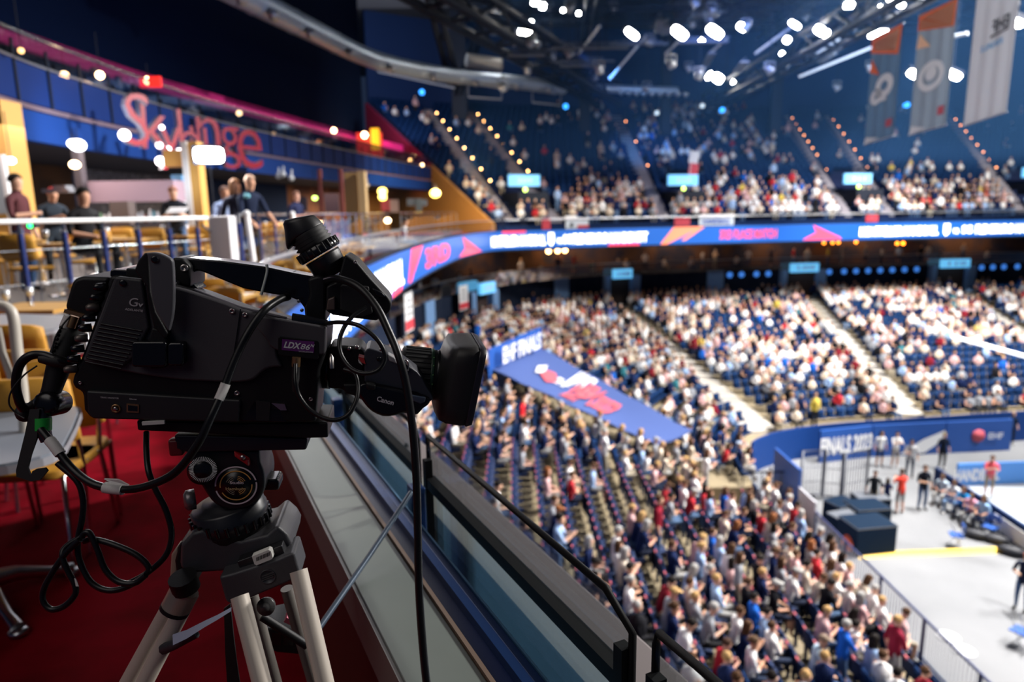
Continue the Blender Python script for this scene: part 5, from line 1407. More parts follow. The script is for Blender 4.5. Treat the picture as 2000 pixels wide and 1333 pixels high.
light('terrace_glow', 'AREA', (-4.5, 14, 6.0), (-4.5, 13, 0), 330, (.95, .93, 1), 4.0, sy=14)
light('balcony_blue_wash', 'AREA', (-5, 24, 4.2), (-10.4, 24, 4.2), 130, (.35, .5, 1), 4.0, sy=20)
light('foreground_fill', 'AREA', (-1.6, -.6, 3.6), (-.5, 1.2, .9), 21, (1, .92, .88), 2.2)  # added fill over the dark foreground, no lamp of the place

# back wall of the bar level, with its rooms and furniture
BW = offset(BS, 4.2)
M_brownroom = mat('dim_brown_room', (.075, .028, .008), .8, noise=(.8, (.03, .01, .004), .4, .6)); M_mauve = mat('mauve_counter_front', (.34, .24, .30), .5); M_slat = mat('steel_shelving', (.10, .11, .16), .5, noise=(7, (.30, .32, .38), .5, .7))
M_yel2 = mat('amber_wall_panel', (.60, .33, .08), .6)
def seg_wall(px0, px1, m, name, z0=.55, z1=3.35, crv=None):
    c = crv or BW; pts = [p for p in c if px0 <= (proj((p.x, p.y, 1.65))[0] if p.y > 3 else -999) <= px1]
    if len(pts) < 2: return
    mb = MB(); mb.wall(pts, z0, z1, .2); struct(name, mb, m)
seg_wall(-400, 160, M_brownroom, 'wall_bar_brown'); seg_wall(155, 372, M_slat, 'wall_bar_kitchen'); seg_wall(366, 566, M_navyw, 'wall_bar_navy')
seg_wall(560, 700, mat('reddish_lounge_wall', (.24, .10, .06), .8, noise=(.7, (.08, .03, .03), .45, .6)), 'wall_bar_red'); seg_wall(694, 990, mat('ochre_lounge_wall', (.42, .20, .06), .8), 'wall_bar_ochre')
# amber columns
def boxpx(px0, px1, d, z0, z1, th, m, name, lab=None, cat=None, kind=None, group=None, bevel=None):
    a = PD(px0, 420, d); b = PD(px1, 420, d); a.z = b.z = 0; e = (b-a); nn = Vector((-e.y, e.x, 0)).normalized()*th
    mb = MB(); mb.hexa([a+Vector((0,0,z0)), b+Vector((0,0,z0)), b+nn+Vector((0,0,z0)), a+nn+Vector((0,0,z0))], [a+Vector((0,0,z1)), b+Vector((0,0,z1)), b+nn+Vector((0,0,z1)), a+nn+Vector((0,0,z1))])
    return build(name, mb, m, label=lab, cat=cat, kind=kind, group=group, bevel=bevel)
boxpx(-60, 32, 11.5, .55, 3.6, .5, M_yel2, 'column_amber', kind='structure'); boxpx(376, 397, 14.5, .55, 3.2, .3, M_yel2, 'column_amber', kind='structure'); boxpx(366, 377, 14.45, .55, 3.2, .3, M_wht, 'column_white', kind='structure')
boxpx(330, 378, 15.2, 2.75, 3.1, .3, M_yel2, 'lintel_amber', kind='structure')
boxpx(-40, 14, 11.3, 1.75, 2.6, .05, mat('poster_grey', (.30, .36, .42), .6), 'framed_poster', 'grey poster in a pale frame on the amber column at the left edge', 'poster')
boxpx(14, 22, 11.3, .6, 2.7, .08, M_wht, 'door_post_white', 'pale door post beside the amber column', 'door post')
boxpx(155, 168, 14.8, .55, 3.2, .2, mat('dark_pillar', (.05, .04, .05), .5), 'column_dark', kind='structure')
boxpx(168, 345, 15.0, 2.0, 2.45, .5, M_mauve, 'canopy_counter', 'long mauve canopy over the bar counter', 'canopy')
boxpx(165, 345, 14.6, .55, 1.55, .6, mat('counter_dark', (.06, .06, .08), .4), 'bar_counter', 'dark bar counter with glasses and bottles under the mauve canopy', 'bar counter')
boxpx(216, 252, 14.4, 1.5, 2.0, .3, mat('counter_box_brown', (.10, .075, .07), .6), 'till_box', 'brown box standing on the bar counter', 'box')
boxpx(342, 362, 15.6, .55, 2.6, .2, mat('cooler_blue', (.10, .3, .55), .5), 'drinks_cooler', 'blue drinks cooler behind the man holding a paper', 'cooler')
boxpx(345, 360, 15.5, 1.65, 2.1, .13, M_wht, 'menu_card', 'white menu card in front of the blue drinks cooler', 'menu')
random.seed(8)
for k in range(22):
    px = 170 + k*8 + random.uniform(-2, 2)
    if 214 < px < 254: continue
    p = PD(px, 400, 14.9); c = random.choice([(.6,.62,.66), (.1,.3,.4), (.5,.3,.1), (.12,.3,.15), (.7,.7,.72), (.45,.12,.06)])
    h = random.uniform(.16, .3); mb = MB(); mb.lathe(Vector((p.x, p.y, 1.55)), (0, 0, 1), [(0, .045), (h*.6, .045), (h*.75, .018), (h, .018)], 8)
    build('bottle', mb, mat('bottle_%d' % int(sum(c)*100), c, .2), label='small bottle on the bar counter, %s from the dark pillar' % nth(k+1), cat='bottle', group='bottles on the bar counter')
# lamps under the ceiling of the bar
for k, (px, py, d_, r, m_) in enumerate([(146, 322, 14, .10, M_warmw), (152, 284, 13, .14, None), (143, 281, 13, .1, None), (747, 374, 33, .22, 0), (747.5, 385, 33, .2, 0), (850, 378, 40, .3, 0), (705, 373, 30, .16, M_warmw), (615, 387, 26, .1, 1), (757, 431, 24, .11, M_warmw), (21, 314, 11, .07, None)]):
    mm = m_ if m_ not in (None, 0, 1) else {None: mat('cool_lamp', (1,1,1), .5, emit=(.85, .9, 1), estr=7), 0: mat('yellow_lamp', (1,.9,.4), .5, emit=(1, .68, .12), estr=8), 1: mat('green_lamp', (.7, .9, .3), .5, emit=(.65, 1, .18), estr=5)}[m_]
    mb = MB(); p = PD(px, py, d_); mb.sphere(p, (r, r, r*.8), 10, 8); lamp_ = build('ceiling_lamp', mb, mm, label='glowing ceiling lamp of the bar level, %s from the left' % nth([21,143,146,152,615,705,747,747.5,757,850].index(px)+1), cat='lamp', group='ceiling lamps of the bar level'); mb = MB(); mb.tube([p + Vector((0, 0, r*.7)), Vector((p.x, p.y, max(p.z+.3, 3.35)))], .01, 4); build('cord', mb, M_dark, parent=lamp_)
mb = MB(); p = PD(64, 441, 8.6); mb.box(p, (.12, .08, .06)); o = build('battery_charger', mb, M_dark, label='small dark device with a green light behind the near railing', cat='device'); mb = MB(); mb.sphere(p + Vector((0, -.05, 0)), .03, 8, 6); build('green_light', mb, mat('green_led', (.05, .9, .2), .5, emit=(.02, 1, .2), estr=5), parent=o)
# pictures on the far lounge walls
for k, (px0, px1, y0, y1, d_, c) in enumerate([(634, 662, 378, 415, 30, (.05,.03,.06)), (745, 765, 390, 412, 36, (.35,.04,.07)), (795, 812, 388, 402, 40, (.06,.08,.12)), (812, 824, 388, 412, 40, (.05,.07,.1)), (824, 834, 390, 402, 40, (.06,.08,.12)), (762, 778, 390, 415, 36, (.3,.22,.25)), (584, 600, 385, 412, 27, (.04,.03,.05))]):
    a = PD(px0, y1, d_); b = PD(px1, y0, d_); mb = MB(); mb.box(((a.x+b.x)/2, (a.y+b.y)/2, (a.z+b.z)/2), (b.x-a.x, .05, b.z-a.z)); build('wall_picture', mb, mat('picture_%d' % k, c, .6), label='dark picture on the lounge wall, %s from the standing man in the white shirt' % nth(k+1), cat='picture', group='pictures on the lounge walls')
boxpx(676, 702, 28, .5, 3.35, .6, mat('ochre_column', (.48, .28, .10), .7), 'column_ochre', kind='structure'); boxpx(703, 716, 27.6, .5, 3.35, .4, mat('light_ochre_column', (.62, .42, .20), .7), 'column_pale', kind='structure')
boxpx(625, 631, 26, .5, 3.35, .2, mat('brown_door_frame', (.16, .03, .02), .7), 'door_1', kind='structure'); boxpx(666, 672, 26, .5, 3.35, .2, mat('brown_door_frame', (.16, .03, .02), .7), 'door_2', kind='structure')
# light-blue spot brackets on the fascia
for k, (px, py, d_) in enumerate([(553, 342, 27), (544, 345, 27), (569, 349, 27), (697, 361, 36), (717, 362, 36), (851, 370, 50)]):
    mb = MB(); p = PD(px, py, d_); mb.lathe(p, (.4, -1, -.6), [(-.25, .07), (-.02, .12), (0, .11)], 10); mb.tube([p, p + Vector((0, .1, .35))], .03, 5); build('fascia_spotlight', mb, M_wht, label='small white spotlight on the blue fascia, %s from the left' % nth(sorted([553,544,569,697,717,851]).index(px)+1), cat='spotlight', group='white spotlights on the fascia')

# ------------------------------------------------------------------ railings of the platform
def railing(pts, z0, z1, lab, step=1.25, post_m=None, thick=.03):
    P_ = Path([Vector((x, y, 0)) for x, y in pts]); root = empty('terrace_railing', P_.p[0] + Vector((0, 0, z0)), lab, 'railing', 'railings of the bar platform')
    mb = MB(); mb.tube([p + Vector((0, 0, z1)) for p in P_.p], thick, 8); build('handrail', mb, M_wht if thick > .0300001 else M_chrome, parent=root)
    d = .02
    while d < P_.L:
        p, e = P_.at(d); mb = MB(); mb.tube([p + Vector((-.0, 0, z0)), p + Vector((0, 0, z1-.14))], .032, 6); q = build('post', mb, post_m or mat('blue_post', (.012, .03, .16), .4), parent=root)
        mb = MB(); mb.tube([p + Vector((0, 0, z1-.24)), p + Vector((0, 0, z1))], .022, 6); build('bracket', mb, M_chrome, parent=q)
        d += step
    for h in (.35, .7):
        mb = MB(); mb.tube([p + Vector((0, 0, z0 + (z1-z0)*h)) for p in P_.p], .008, 5); build('wire', mb, M_chrome, parent=root)
    mb = MB(); mb.strip([p + Vector((.03, 0, z0+.1)) for p in P_.p], [p + Vector((.03, 0, z1-.2)) for p in P_.p]); build('glass', mb, M_glass, parent=root)
railing([(-7.03, 3.22), (-5.58, 7.5), (-4.57, 10.48)], .55, 1.63, 'long white-topped railing with navy posts at the front of the bar platform', .53, thick=.03001)
railing([(-4.45, 11.4), (-5.0, 15.5)], .55, 1.68, 'steel railing between the two bright white gate posts', 1.4)
railing([(-5.45, 17.2), (-5.55, 26), (-5.4, 31)], .55, 1.68, 'steel railing before the ochre columns of the far lounge', 1.1, post_m=M_steel)
railing([(-5.2, 33), (-4.5, 41), (-3.4, 45.2)], .55, 1.7, 'farthest steel railing in front of the yellow side wall', 1.1, post_m=M_steel)
for k, (px, yt, yb, d_) in enumerate([(482, 418, 512, 11.5), (571, 418, 470, 15.5)]):
    mb = MB(); a = PD(px, yt, d_); b = PD(px+14, yb, d_); mb.tube([a, b], .045, 8); mb.sphere(a, .06, 8, 6); build('gate_post', mb, M_wht, label='bright white gate post with rounded top, %s' % ['nearer one, beside the standing group', 'farther one, beside the man in the white shirt'][k], cat='post')
boxpx(404, 446, 10.9, .1, 1.66, .3, mat('white_cabinet', (.62, .62, .66), .5), 'menu_stand', 'tall white menu stand in front of the standing group', 'menu stand', bevel=.02)
# long stair handrails
for k, (a, b) in enumerate([((428, 436, 11.5), (545, 500, 15)), ((395, 440, 10.6), (470, 500, 12.5)), ((470, 500, 12), (545, 500, 14))]):
    mb = MB(); mb.tube([PD(*a), PD(*b)], .02, 6); mb.tube([PD(*b), PD(*b) - Vector((0, 0, .8))], .02, 6); build('stair_handrail', mb, mat('grey_rail', (.2, .2, .23), .35, .6), label='thin grey stair handrail sloping down beside the white menu stand, %s' % ['upper', 'lower', 'level one'][k], cat='handrail')

# people at the platform
def figp(nm, style, **k): return person_proto(nm, style, **k)
P_rail = figp('rail', 'short', seated=False, lean=.14, arms='rail', fingers=True, sub=2); P_down = figp('down', 'long', seated=False, lean=.0, arms='down', fingers=True, female=True, sub=2)
P_fold = figp('fold', 'short', seated=False, lean=.05, arms='one', fingers=True, sub=2); P_read = figp('read', 'short', seated=False, lean=.3, arms='phone', fingers=True, sub=2)
def stand_at(px, d, proto, rz, sh, hr, lab, s=1.0, z=.55): 
    p = PD(px, 425, d); return person(proto, (p.x, p.y, z), rz, sh, hr, lab, scale=s)
stand_at(486, 12.3, P_rail, -2.2, (.01,.016,.04), (.45,.3,.22), 'tall man in navy jacket leaning on the railing with his hand out', 1.03)
stand_at(463, 12.25, P_down, -2.3, (.02,.02,.035), (.16,.07,.03), 'woman with long auburn hair standing behind the railing', .99)
stand_at(441, 12.6, P_fold, -2.4, (.36,.46,.72), (.12,.07,.06), 'man in light blue shirt standing beside the bright video light', .93)
stand_at(578, 15.8, P_fold, -2.0, (.015,.02,.06), (.2,.1,.07), 'man in navy jacket over white shirt standing alone by the far gate post', .93)
o = stand_at(343, 13.2, P_read, -2.7, (.015,.018,.026), (.3,.14,.1), 'man in dark shirt bending over a white paper at the railing', .97)
mb = MB(); p = PD(346, 411, 12.7); mb.box(p, (.34, .22, .012), Matrix.Rotation(.5, 3, 'X')); build('paper_sheet', mb, M_wht, label='white paper sheet held by the man in the dark shirt', cat='paper')
mb = MB(); p = PD(482, 383, 12.0); mb.sphere(p, (.06, .03, .045), 8, 6); build('face_mask', mb, mat('mask_blue', (.2, .55, .65), .7), label='light blue face mask pulled under the chin of the tall man in navy', cat='face mask')
stand_at(157, 9.6, SEATED[0], -1.9, (.01,.01,.012), (.01,.008,.006), 'seated person with black hair and black jacket behind the near railing', 1.0, .75)
stand_at(38, 10.2, STAND[3], -1.5, (.09,.03,.035), (.02,.015,.012), 'standing person in maroon top at the amber column', 1.0)
stand_at(98, 11.4, P_read, -2.2, (.03,.04,.055), (.3,.02,.02), 'person in dark grey with a red cap bending over a steel tray', .93)
mb = MB(); p = PD(118, 373, 10.8); mb.box(p, (.42, .26, .05)); mb.box(p + Vector((.05, 0, .05)), (.2, .2, .06)); build('steel_tray', mb, M_steel, label='steel tray of food held at the brown doorway', cat='tray')

# ------------------------------------------------------------------ tables and chairs
M_top = mat('grey_table_top', (.19, .21, .25), .38); M_rim = mat('table_rim', (.36, .36, .4), .35, .3); M_wood = mat('amber_wood', (.42, .22, .045), .5); M_pad = mat('amber_upholstery', (.52, .25, .025), .6, bump=(300, .3)); M_cast = mat('cast_aluminium', (.5, .52, .55), .28, 1.0); M_leg = mat('dark_column_tube', (.05, .05, .055), .3, .7)
def superel(cx, cy, z, rx, ry, n=28, pw=.35):
    out = []
    for t in range(n):
        a = 2*pi*t/n; out.append(Vector((cx + (abs(cos(a))**pw)*(1 if cos(a) > 0 else -1)*rx, cy + (abs(sin(a))**pw)*(1 if sin(a) > 0 else -1)*ry, z)))
    return out
def table(p, rx, ry, rot, lab, grp='grey tables on the terrace', z=0.0, detail=True):
    root = empty('cafe_table', Vector((p[0], p[1], z)), lab, 'table', grp); root.rotation_euler = (0, 0, 0); R = Matrix.Rotation(rot, 3, 'Z')
    W_ = lambda v: Vector((p[0], p[1], z)) + R @ v
    mb = MB(); mb.hexa([W_(v) for v in superel(0, 0, .735, rx, ry)], [W_(v) for v in superel(0, 0, .765, rx, ry)]); build('tabletop', mb, M_top, parent=root)
    mb = MB(); a = superel(0, 0, .725, rx+.012, ry+.012); b = superel(0, 0, .757, rx+.012, ry+.012); n = len(a); mb.add([W_(v) for v in a+b], [(i, (i+1) % n, n+(i+1) % n, n+i) for i in range(n)] + [tuple(reversed(range(n)))], 0); build('rim', mb, M_rim, parent=root)
    mb = MB(); mb.tube([W_(Vector((0, 0, .1))), W_(Vector((0, 0, .73)))], .04, 12); build('column', mb, M_leg, parent=root)
    for k in range(4):
        a = k*pi/2 + .5; mb = MB(); L = .34
        mb.tube([W_(Vector((0, 0, .13))), W_(Vector((cos(a)*L*.35, sin(a)*L*.35, .115))), W_(Vector((cos(a)*L*.75, sin(a)*L*.75, .06))), W_(Vector((cos(a)*L, sin(a)*L, .035)))], [.045, .032, .022, .028], 10)
        mb.sphere(W_(Vector((cos(a)*L, sin(a)*L, .02))), (.04, .04, .02), 10, 6); build('foot', mb, M_cast, parent=root)
    return root
def chair(p, rot, lab, z=0.0, grp='amber upholstered chairs on the terrace'):
    root = empty('cafe_chair', Vector((p[0], p[1], z)), lab, 'chair', grp); R = Matrix.Rotation(rot, 3, 'Z'); W_ = lambda v: Vector((p[0], p[1], z)) + R @ Vector(v)
    mb = MB(); n = 8; vs = []
    for s_ in (0, 1):
        for j in range(4):
            for i in range(n+1):
                x = -.22 + .44*i/n; zz = .56 + .36*j/3; y = -.20 - .05*j/3 - .04*(1-(x/.22)**2) + (0 if s_ == 0 else -.035); zz += (-.03*(abs(x)/.22)**4 if j == 3 else .03*(abs(x)/.22)**4 if j == 0 else 0)
                vs.append(W_((x, y, zz)))
    q = (n+1)*4; fs = []
    for j in range(3):
        for i in range(n):
            a = j*(n+1)+i; fs += [(a, a+1, a+n+2, a+n+1), (a+q, a+n+1+q, a+n+2+q, a+1+q)]
    for i in range(n): fs += [(i, i+q, i+1+q, i+1), (3*(n+1)+i, 3*(n+1)+i+1, 3*(n+1)+i+1+q, 3*(n+1)+i+q)]
    for j in range(3): a = j*(n+1); fs += [(a, a+n+1, a+n+1+q, a+q), (a+n, a+n+q, a+2*n+1+q, a+2*n+1)]
    mb.add(vs, fs, 0, True); build('backrest', mb, M_pad, parent=root)
    mb = MB(); mb.hexa([W_(v) for v in superel(0, 0, .43, .22, .21)], [W_(v) for v in superel(0, 0, .475, .21, .20)]); build('seat', mb, M_pad, parent=root, bevel=.01)
    for s in (-1, 1):
        mb = MB(); mb.tube([W_((s*.2, .2, 0)), W_((s*.2, .18, .44)), W_((s*.2, -.16, .45))], .012, 6); build('leg', mb, M_chrome, parent=root)
        mb = MB(); mb.tube([W_((s*.21, -.26, 0)), W_((s*.2, -.18, .45)), W_((s*.2, -.25, .86))], .012, 6); build('leg', mb, M_chrome, parent=root)
    return root
e1_ = PZ(160, 790, .765); e2_ = PZ(116, 884, .765); yd_ = (e1_ - e2_).normalized(); xd_ = Vector((yd_.y, -yd_.x, 0)); tp_ = (e1_+e2_)/2 - xd_*.40; table((tp_.x, tp_.y), .40, (e1_-e2_).length/2 + .05, atan2(xd_.y, xd_.x), 'grey table with rounded corner nearest the television camera')
tq = PZ(95, 640, .765); table((tq.x-.5, tq.y+.35), .7, .4, -.3, 'grey table behind the first amber chairs')
for k, (px, py, rz, lab) in enumerate([(52, 735, pi+.1, 'amber chair with a white tag, back towards the lens, nearest the television camera'), (92, 672, .1, 'amber chair facing the camera across the second grey table'), (60, 628, .1, 'amber chair at the far side of the second grey table'), (-60, 690, .3, 'amber chair cut by the left edge of the frame')]):
    q = PZ(px, py, .9); chair((q.x, q.y), rz, lab)
qn = PZ(62, 900, .45); chair((qn.x+.05, qn.y+.1), .2, 'amber chair tucked under the nearest grey table')
# white-framed chair back at left
mb = MB(); C = [PD(-30, 595, 2.9), PD(0, 598, 2.9), PD(18, 604, 2.9), PD(27, 625, 2.9), PD(33, 680, 2.9), PD(40, 730, 2.9), PD(46, 790, 2.9), PD(52, 900, 2.9)]; mb.tube([C[0]] + catmull(C, 40), .022, 8)
mb.tube([PD(-5, 640, 2.9), PD(5, 690, 2.9), PD(22, 740, 2.9)], .014, 6)
build('armchair_frame', mb, mat('pale_beech_frame', (.5, .46, .4), .4), label='pale curved chair frame standing before the amber chairs at the left edge', cat='chair frame')
# terrace tables farther out, with amber wooden tops and plates
random.seed(31); idx = 0; PR_ = Vector((.899, .438, 0))
def wood_table(x, y, z, lab):
    root = empty('bistro_table', Vector((x, y, z)), lab, 'table', 'amber wooden tables on the terrace'); 
    mb = MB(); mb.box((x, y, z+.74), (.8, .7, .04)); build('tabletop', mb, M_wood, parent=root)
    mb = MB(); mb.tube([(x, y, z+.05), (x, y, z+.72)], .035, 6); build('column', mb, M_chrome, parent=root); mb = MB(); mb.lathe(Vector((x, y, z)), (0, 0, 1), [(0, .25), (.03, .22), (.06, .05)], 12); build('base', mb, M_chrome, parent=root)
def ledx(y): return min(LEDs, key=lambda q: abs(q.y-y)).x
for r, (xa, za) in enumerate([(-4.55, .0), (-3.95, .0), (-6.6, .55), (-7.9, .55)]):
    for k in range((3, 10, 8, 8)[r]):
        y = (5.6, 6.3, 8.2, 8.2)[r] + k*(1.5, 1.45, 1.75, 1.75)[r]; x = xa + (.9 - .055*(y-5))*(1 if r < 2 and y < 9 else 0) - (.0 if y < 9 else -.02*(y-9))
        x = (-5.58 + .339*(y-7.5) + .75) if r == 0 else (min(ledx(y) - .72, -3.05) if r == 1 else xa + random.uniform(-.2, .2))
        if r >= 2 and y < 12.9 and proj((x, y, 1.3))[0] < 60: continue
        if r >= 2 and 350 < proj((x, y, 1.3))[0] < 420 and 13 < y < 16.5: continue
        idx += 1
        wood_table(x, y, za, 'small amber wooden table, %s from the lens in the %s row of the terrace' % (nth(k+1), ['wall-side', 'arena-side', 'platform', 'rear platform'][r]))
        ch_lab = lambda s: 'amber chair %s the %s wooden table of the %s terrace row' % (s, nth(k+1), ['wall-side', 'arena-side', 'platform', 'rear platform'][r])
        if r in (0, 2) or (r == 1 and k < 5) or k % 2 == 0:
            chair((x, y+.62), pi, ch_lab('beyond'), za); chair((x, y-.66), .1, ch_lab('before'), za)
        if r != 3:
            for q_ in range(2):
                gx, gy = x + random.uniform(-.25, .25), y + random.uniform(-.22, .22); mb = MB(); mb.lathe(Vector((gx, gy, za+.76)), (0, 0, 1), [(0, .035), (.01, .01), (.09, .008), (.11, .035), (.19, .04)], 8)
                build('wine_glass', mb, mat('glass_ware', (.75, .8, .85), .08, .6), label='small glass on the %s table in the %s terrace row, %s one' % (nth(k+1), ['wall-side', 'arena-side', 'platform', ''][r], ['first', 'second'][q_]), cat='glass', group='glasses on the terrace tables')
q_ = PD(786, 425, 26.5); chair((q_.x, q_.y), -1.5, 'amber chair under the seated person in a white shirt by the ring balustrade')
stand_at(786, 26.5, SEATED[0], -1.5, (.6,.58,.58), (.06,.04,.03), 'person in white shirt seated beside the ring balustrade', 1.1, 0)
# ------------------------------------------------------------------ parapet, window track, ledge and glass panels beside the lens
HD = Vector((-.438, .899, 0)).normalized(); PR = Vector((HD.y, -HD.x, 0))
def LN(s, p, z): return HD*s + PR*p + Vector((0, 0, z))
M_woodw = mat('reddish_wood_panel', (.10, .022, .012), .45, noise=(1.2, (.055, .014, .01), .3, .8)); M_sill = mat('sage_grey_sill', (.17, .185, .162), .42, noise=(5, (.15, .165, .148), .35, .7)); M_bluef = mat('window_track_blue', (.012, .04, .14), .3, .4)
M_bluel = mat('track_lip_pale_blue', (.10, .24, .40), .3, .5); M_ledge = mat('outer_ledge_grey', (.20, .168, .165), .6, noise=(1.4, (.165, .14, .14), .3, .7)); M_blk = mat('black_rubber', (.0025, .0025, .003), .6, spec=.15); M_gasket = mat('dark_green_gasket', (.014, .022, .022), .7, spec=.1)
def bar(s0, s1, p0, p1, z0, z1, m, name, parent=None, **k):
    mb = MB(); mb.hexa([LN(s0,p0,z0), LN(s1,p0,z0), LN(s1,p1,z0), LN(s0,p1,z0)], [LN(s0,p0,z1), LN(s1,p0,z1), LN(s1,p1,z1), LN(s0,p1,z1)])
    if parent is None and 'label' not in k: return struct(name, mb, m, **k)
    return build(name, mb, m, parent=parent, **k)
bar(-2.5, 4.7, .283, .39, 0, .872, M_woodw, 'wall_parapet')
bar(-2.5, 4.7, .268, .39, .872, .9, M_sill, 'window_1_sill', bevel=.004)
bar(-2.5, 4.7, .262, .270, .80, .896, mat('sill_nosing', (.20, .18, .165), .4), 'trim_sill_nosing')
bar(-2.5, 4.7, .39, .398, .86, .906, mat('rust_edge', (.16, .10, .07), .5), 'trim_sill_edge')
bar(-2.5, 4.7, .398, .43, .5, .895, mat('navy_track_deep', (.006, .02, .10), .35), 'window_1_track_inner')
bar(-2.5, 4.7, .43, .447, .5, .915, M_bluef, 'window_1_track_middle'); bar(-2.5, 4.7, .452, .470, .5, .905, M_bluef, 'window_1_track_outer', bevel=.003)
bar(-2.5, 4.7, .470, .474, .5, .908, M_bluel, 'window_1_track_lip'); bar(-2.5, 4.7, .478, .705, .475, .60, M_gasket, 'trim_gasket')
bar(-2.5, 4.7, .70, .905, .475, .655, M_ledge, 'wall_outer_ledge', bevel=.01)
bar(-2.5, 4.7, .70, .765, .655, .658, mat('ledge_pale_strip', (.20, .205, .185), .5), 'trim_ledge_strip')
for k, (s, p) in enumerate([(1.02, .82), (.86, .835), (1.02, .74), (2.9, .80), (2.75, .82), (1.55, .80)]):
    if k == 2: continue
    mb = MB(); mb.lathe(LN(s, p, .655), (0, 0, 1), [(0, .012), (.006, .012), (.007, .006), (.016, .006)], 10); build('anchor_bolt', mb, M_blk, label='small black anchor bolt on the grey outer ledge, %s from the bottom of the frame' % ['second', 'nearest', '', 'farthest', 'fourth', 'third'][k], cat='bolt', group='anchor bolts on the ledge')
# glass panels with black rails
for k, (s0, s1, lab) in enumerate([(-.22, .690, 'clear glass parapet panel with black rail at the bottom edge of the picture'), (.745, 1.656, 'large clear glass parapet panel with clipped corner and black rails'), (1.74, 2.62, 'glass parapet panel behind the television lens'), (2.70, 3.6, 'glass parapet panel beyond the television lens'), (3.68, 4.6, 'fourth glass parapet panel along the ledge')]):
    root = empty('glass_parapet_panel', LN((s0+s1)/2, .55, .655), lab, 'glass panel', 'glass parapet panels')
    zt, zc, pp = 1.07, 1.034, .55
    cut = .072 if k == 1 else .03
    prof = [(s0, .66), (s0, zc), (s0+cut, zt), (s1, zt), (s1, .66)] if k else [(s0, .66), (s0, zt), (s1-.004, zt), (s1, zt-.02), (s1, .66)]
    mb = MB(); n = len(prof); a = [LN(s, pp, z) for s, z in prof]; b = [LN(s, pp+.008, z) for s, z in prof]; mb.hexa(a, b); build('pane', mb, M_glass, parent=root)
    mb = MB(); mb.tube([LN(s, pp+.004, z) for s, z in ([prof[0], prof[1], prof[2], prof[3], prof[4]] if k else [prof[1], prof[2], prof[3], prof[4]])], .0065, 6); build('edge_rail', mb, M_blk, parent=root)
    mb = MB(); mb.hexa([LN(s0+.01, pp-.012, .935), LN(s1-.01, pp-.012, .935), LN(s1-.01, pp+.014, .935), LN(s0+.01, pp+.014, .935)], [LN(s0+.01, pp-.012, .962), LN(s1-.01, pp-.012, .962), LN(s1-.01, pp+.014, .962), LN(s0+.01, pp+.014, .962)]); build('middle_rail', mb, M_blk, parent=root)
    for sp in (s0+.012, s1-.012) if k == 1 else (s1-.012,):
        mb = MB(); mb.box(LN(sp, pp-.004, .83), (.022, .02, .36), atan2(HD.y, HD.x)); build('edge_channel', mb, M_blk, parent=root)
    mb = MB(); mb.box(LN(s1-.05, pp-.05, .78), (.05, .035, .36), atan2(HD.y, HD.x)); build('post', mb, M_bluef, parent=root, bevel=.004)
# strap running from the post down to the floor inside
a = LN(1.62, .50, 1.0); a = PD(803, 962, 1.62); b = PD(620, 1232, 1.30); mb = MB(); mb.tube([a, a.lerp(b, .5) + Vector((0, 0, -.004)), b], .006, 8)
build('tension_rod', mb, mat('grey_blue_rod', (.12, .16, .22), .3, .3), label='thin grey-blue rod slanting from the window track down inside the parapet', cat='rod')

# ------------------------------------------------------------------ the television camera
TH = radians(9); D = Vector((cos(TH), sin(TH), 0)); N = Vector((sin(TH), -cos(TH), 0)); Q = PD(400, 700, .98)
def NP(px, py, off=0.0):
    r = ray(px, py); q = Q + N*off; return EYE + r * ((q - EYE).dot(N) / r.dot(N))
def prism(pp, a, b, mb=None, mi=0, shrink=0.0):
    mb = mb or MB(); A = [NP(x, y, a) for x, y in pp]; c = sum(A, Vector())/len(A)
    B_ = [p - N*(a-b) for p in A]; n = len(A)
    if shrink: A = [p + (c-p)*shrink for p in A]
    mb.add(A + B_, [tuple(range(n)), tuple(reversed(range(n, 2*n)))] + [(i, n+i, n+(i+1) % n, (i+1) % n) for i in range(n)], mi); return mb
def taper(mb, n, drop, k=3):
    # lower the far copies of the first n outline points so that the top face slopes away
    m = len(mb.v)//2
    for i in range(n): x, y, z = mb.v[m+i]; mb.v[m+i] = (x, y, z-drop)
    return mb
def rrect(x0, y0, x1, y1, r, n=4, skew=0.0):
    out = []
    for cx, cy, a0 in ((x1-r, y0+r, -90), (x1-r, y1-r, 0), (x0+r, y1-r, 90), (x0+r, y0+r, 180)):
        for k in range(n+1):
            a = radians(a0 + 90*k/n); out.append((cx + r*cos(a), cy + r*sin(a) + skew*(cx-x0)))
    return out
def spl(pts, n):
    return [(p.x, p.y) for p in catmull([(a, b) for a, b in pts], n)]
M_cb = mat('camera_black', (.0055, .0055, .0065), .5, spec=.32, bump=(900, .15)); M_cg = mat('camera_charcoal', (.058, .055, .062), .5, spec=.4, bump=(1200, .2)); M_cs = mat('gloss_black', (.006, .006, .008), .22); M_rub = mat('matte_rubber', (.008, .008, .009), .62)
M_scr = mat('screw_steel', (.5, .46, .44), .3, 1.0); M_print = mat('grey_print', (.42, .40, .42), .5); M_gold = mat('brass_plug', (.45, .26, .12), .35, .9); M_purple = mat('purple_badge', (.13, .022, .17), .4); M_wtape = mat('white_tape', (.62, .60, .58), .6)
cam_root = empty('television_camera', NP(430, 835, -.06), 'black shoulder television camera with viewfinder and large lens on the tripod', 'television camera')
CR = cam_root
def part(name, mb, m, parent=None, bevel=None, **k): return build(name, mb, m, parent=parent or CR, bevel=bevel, **k)
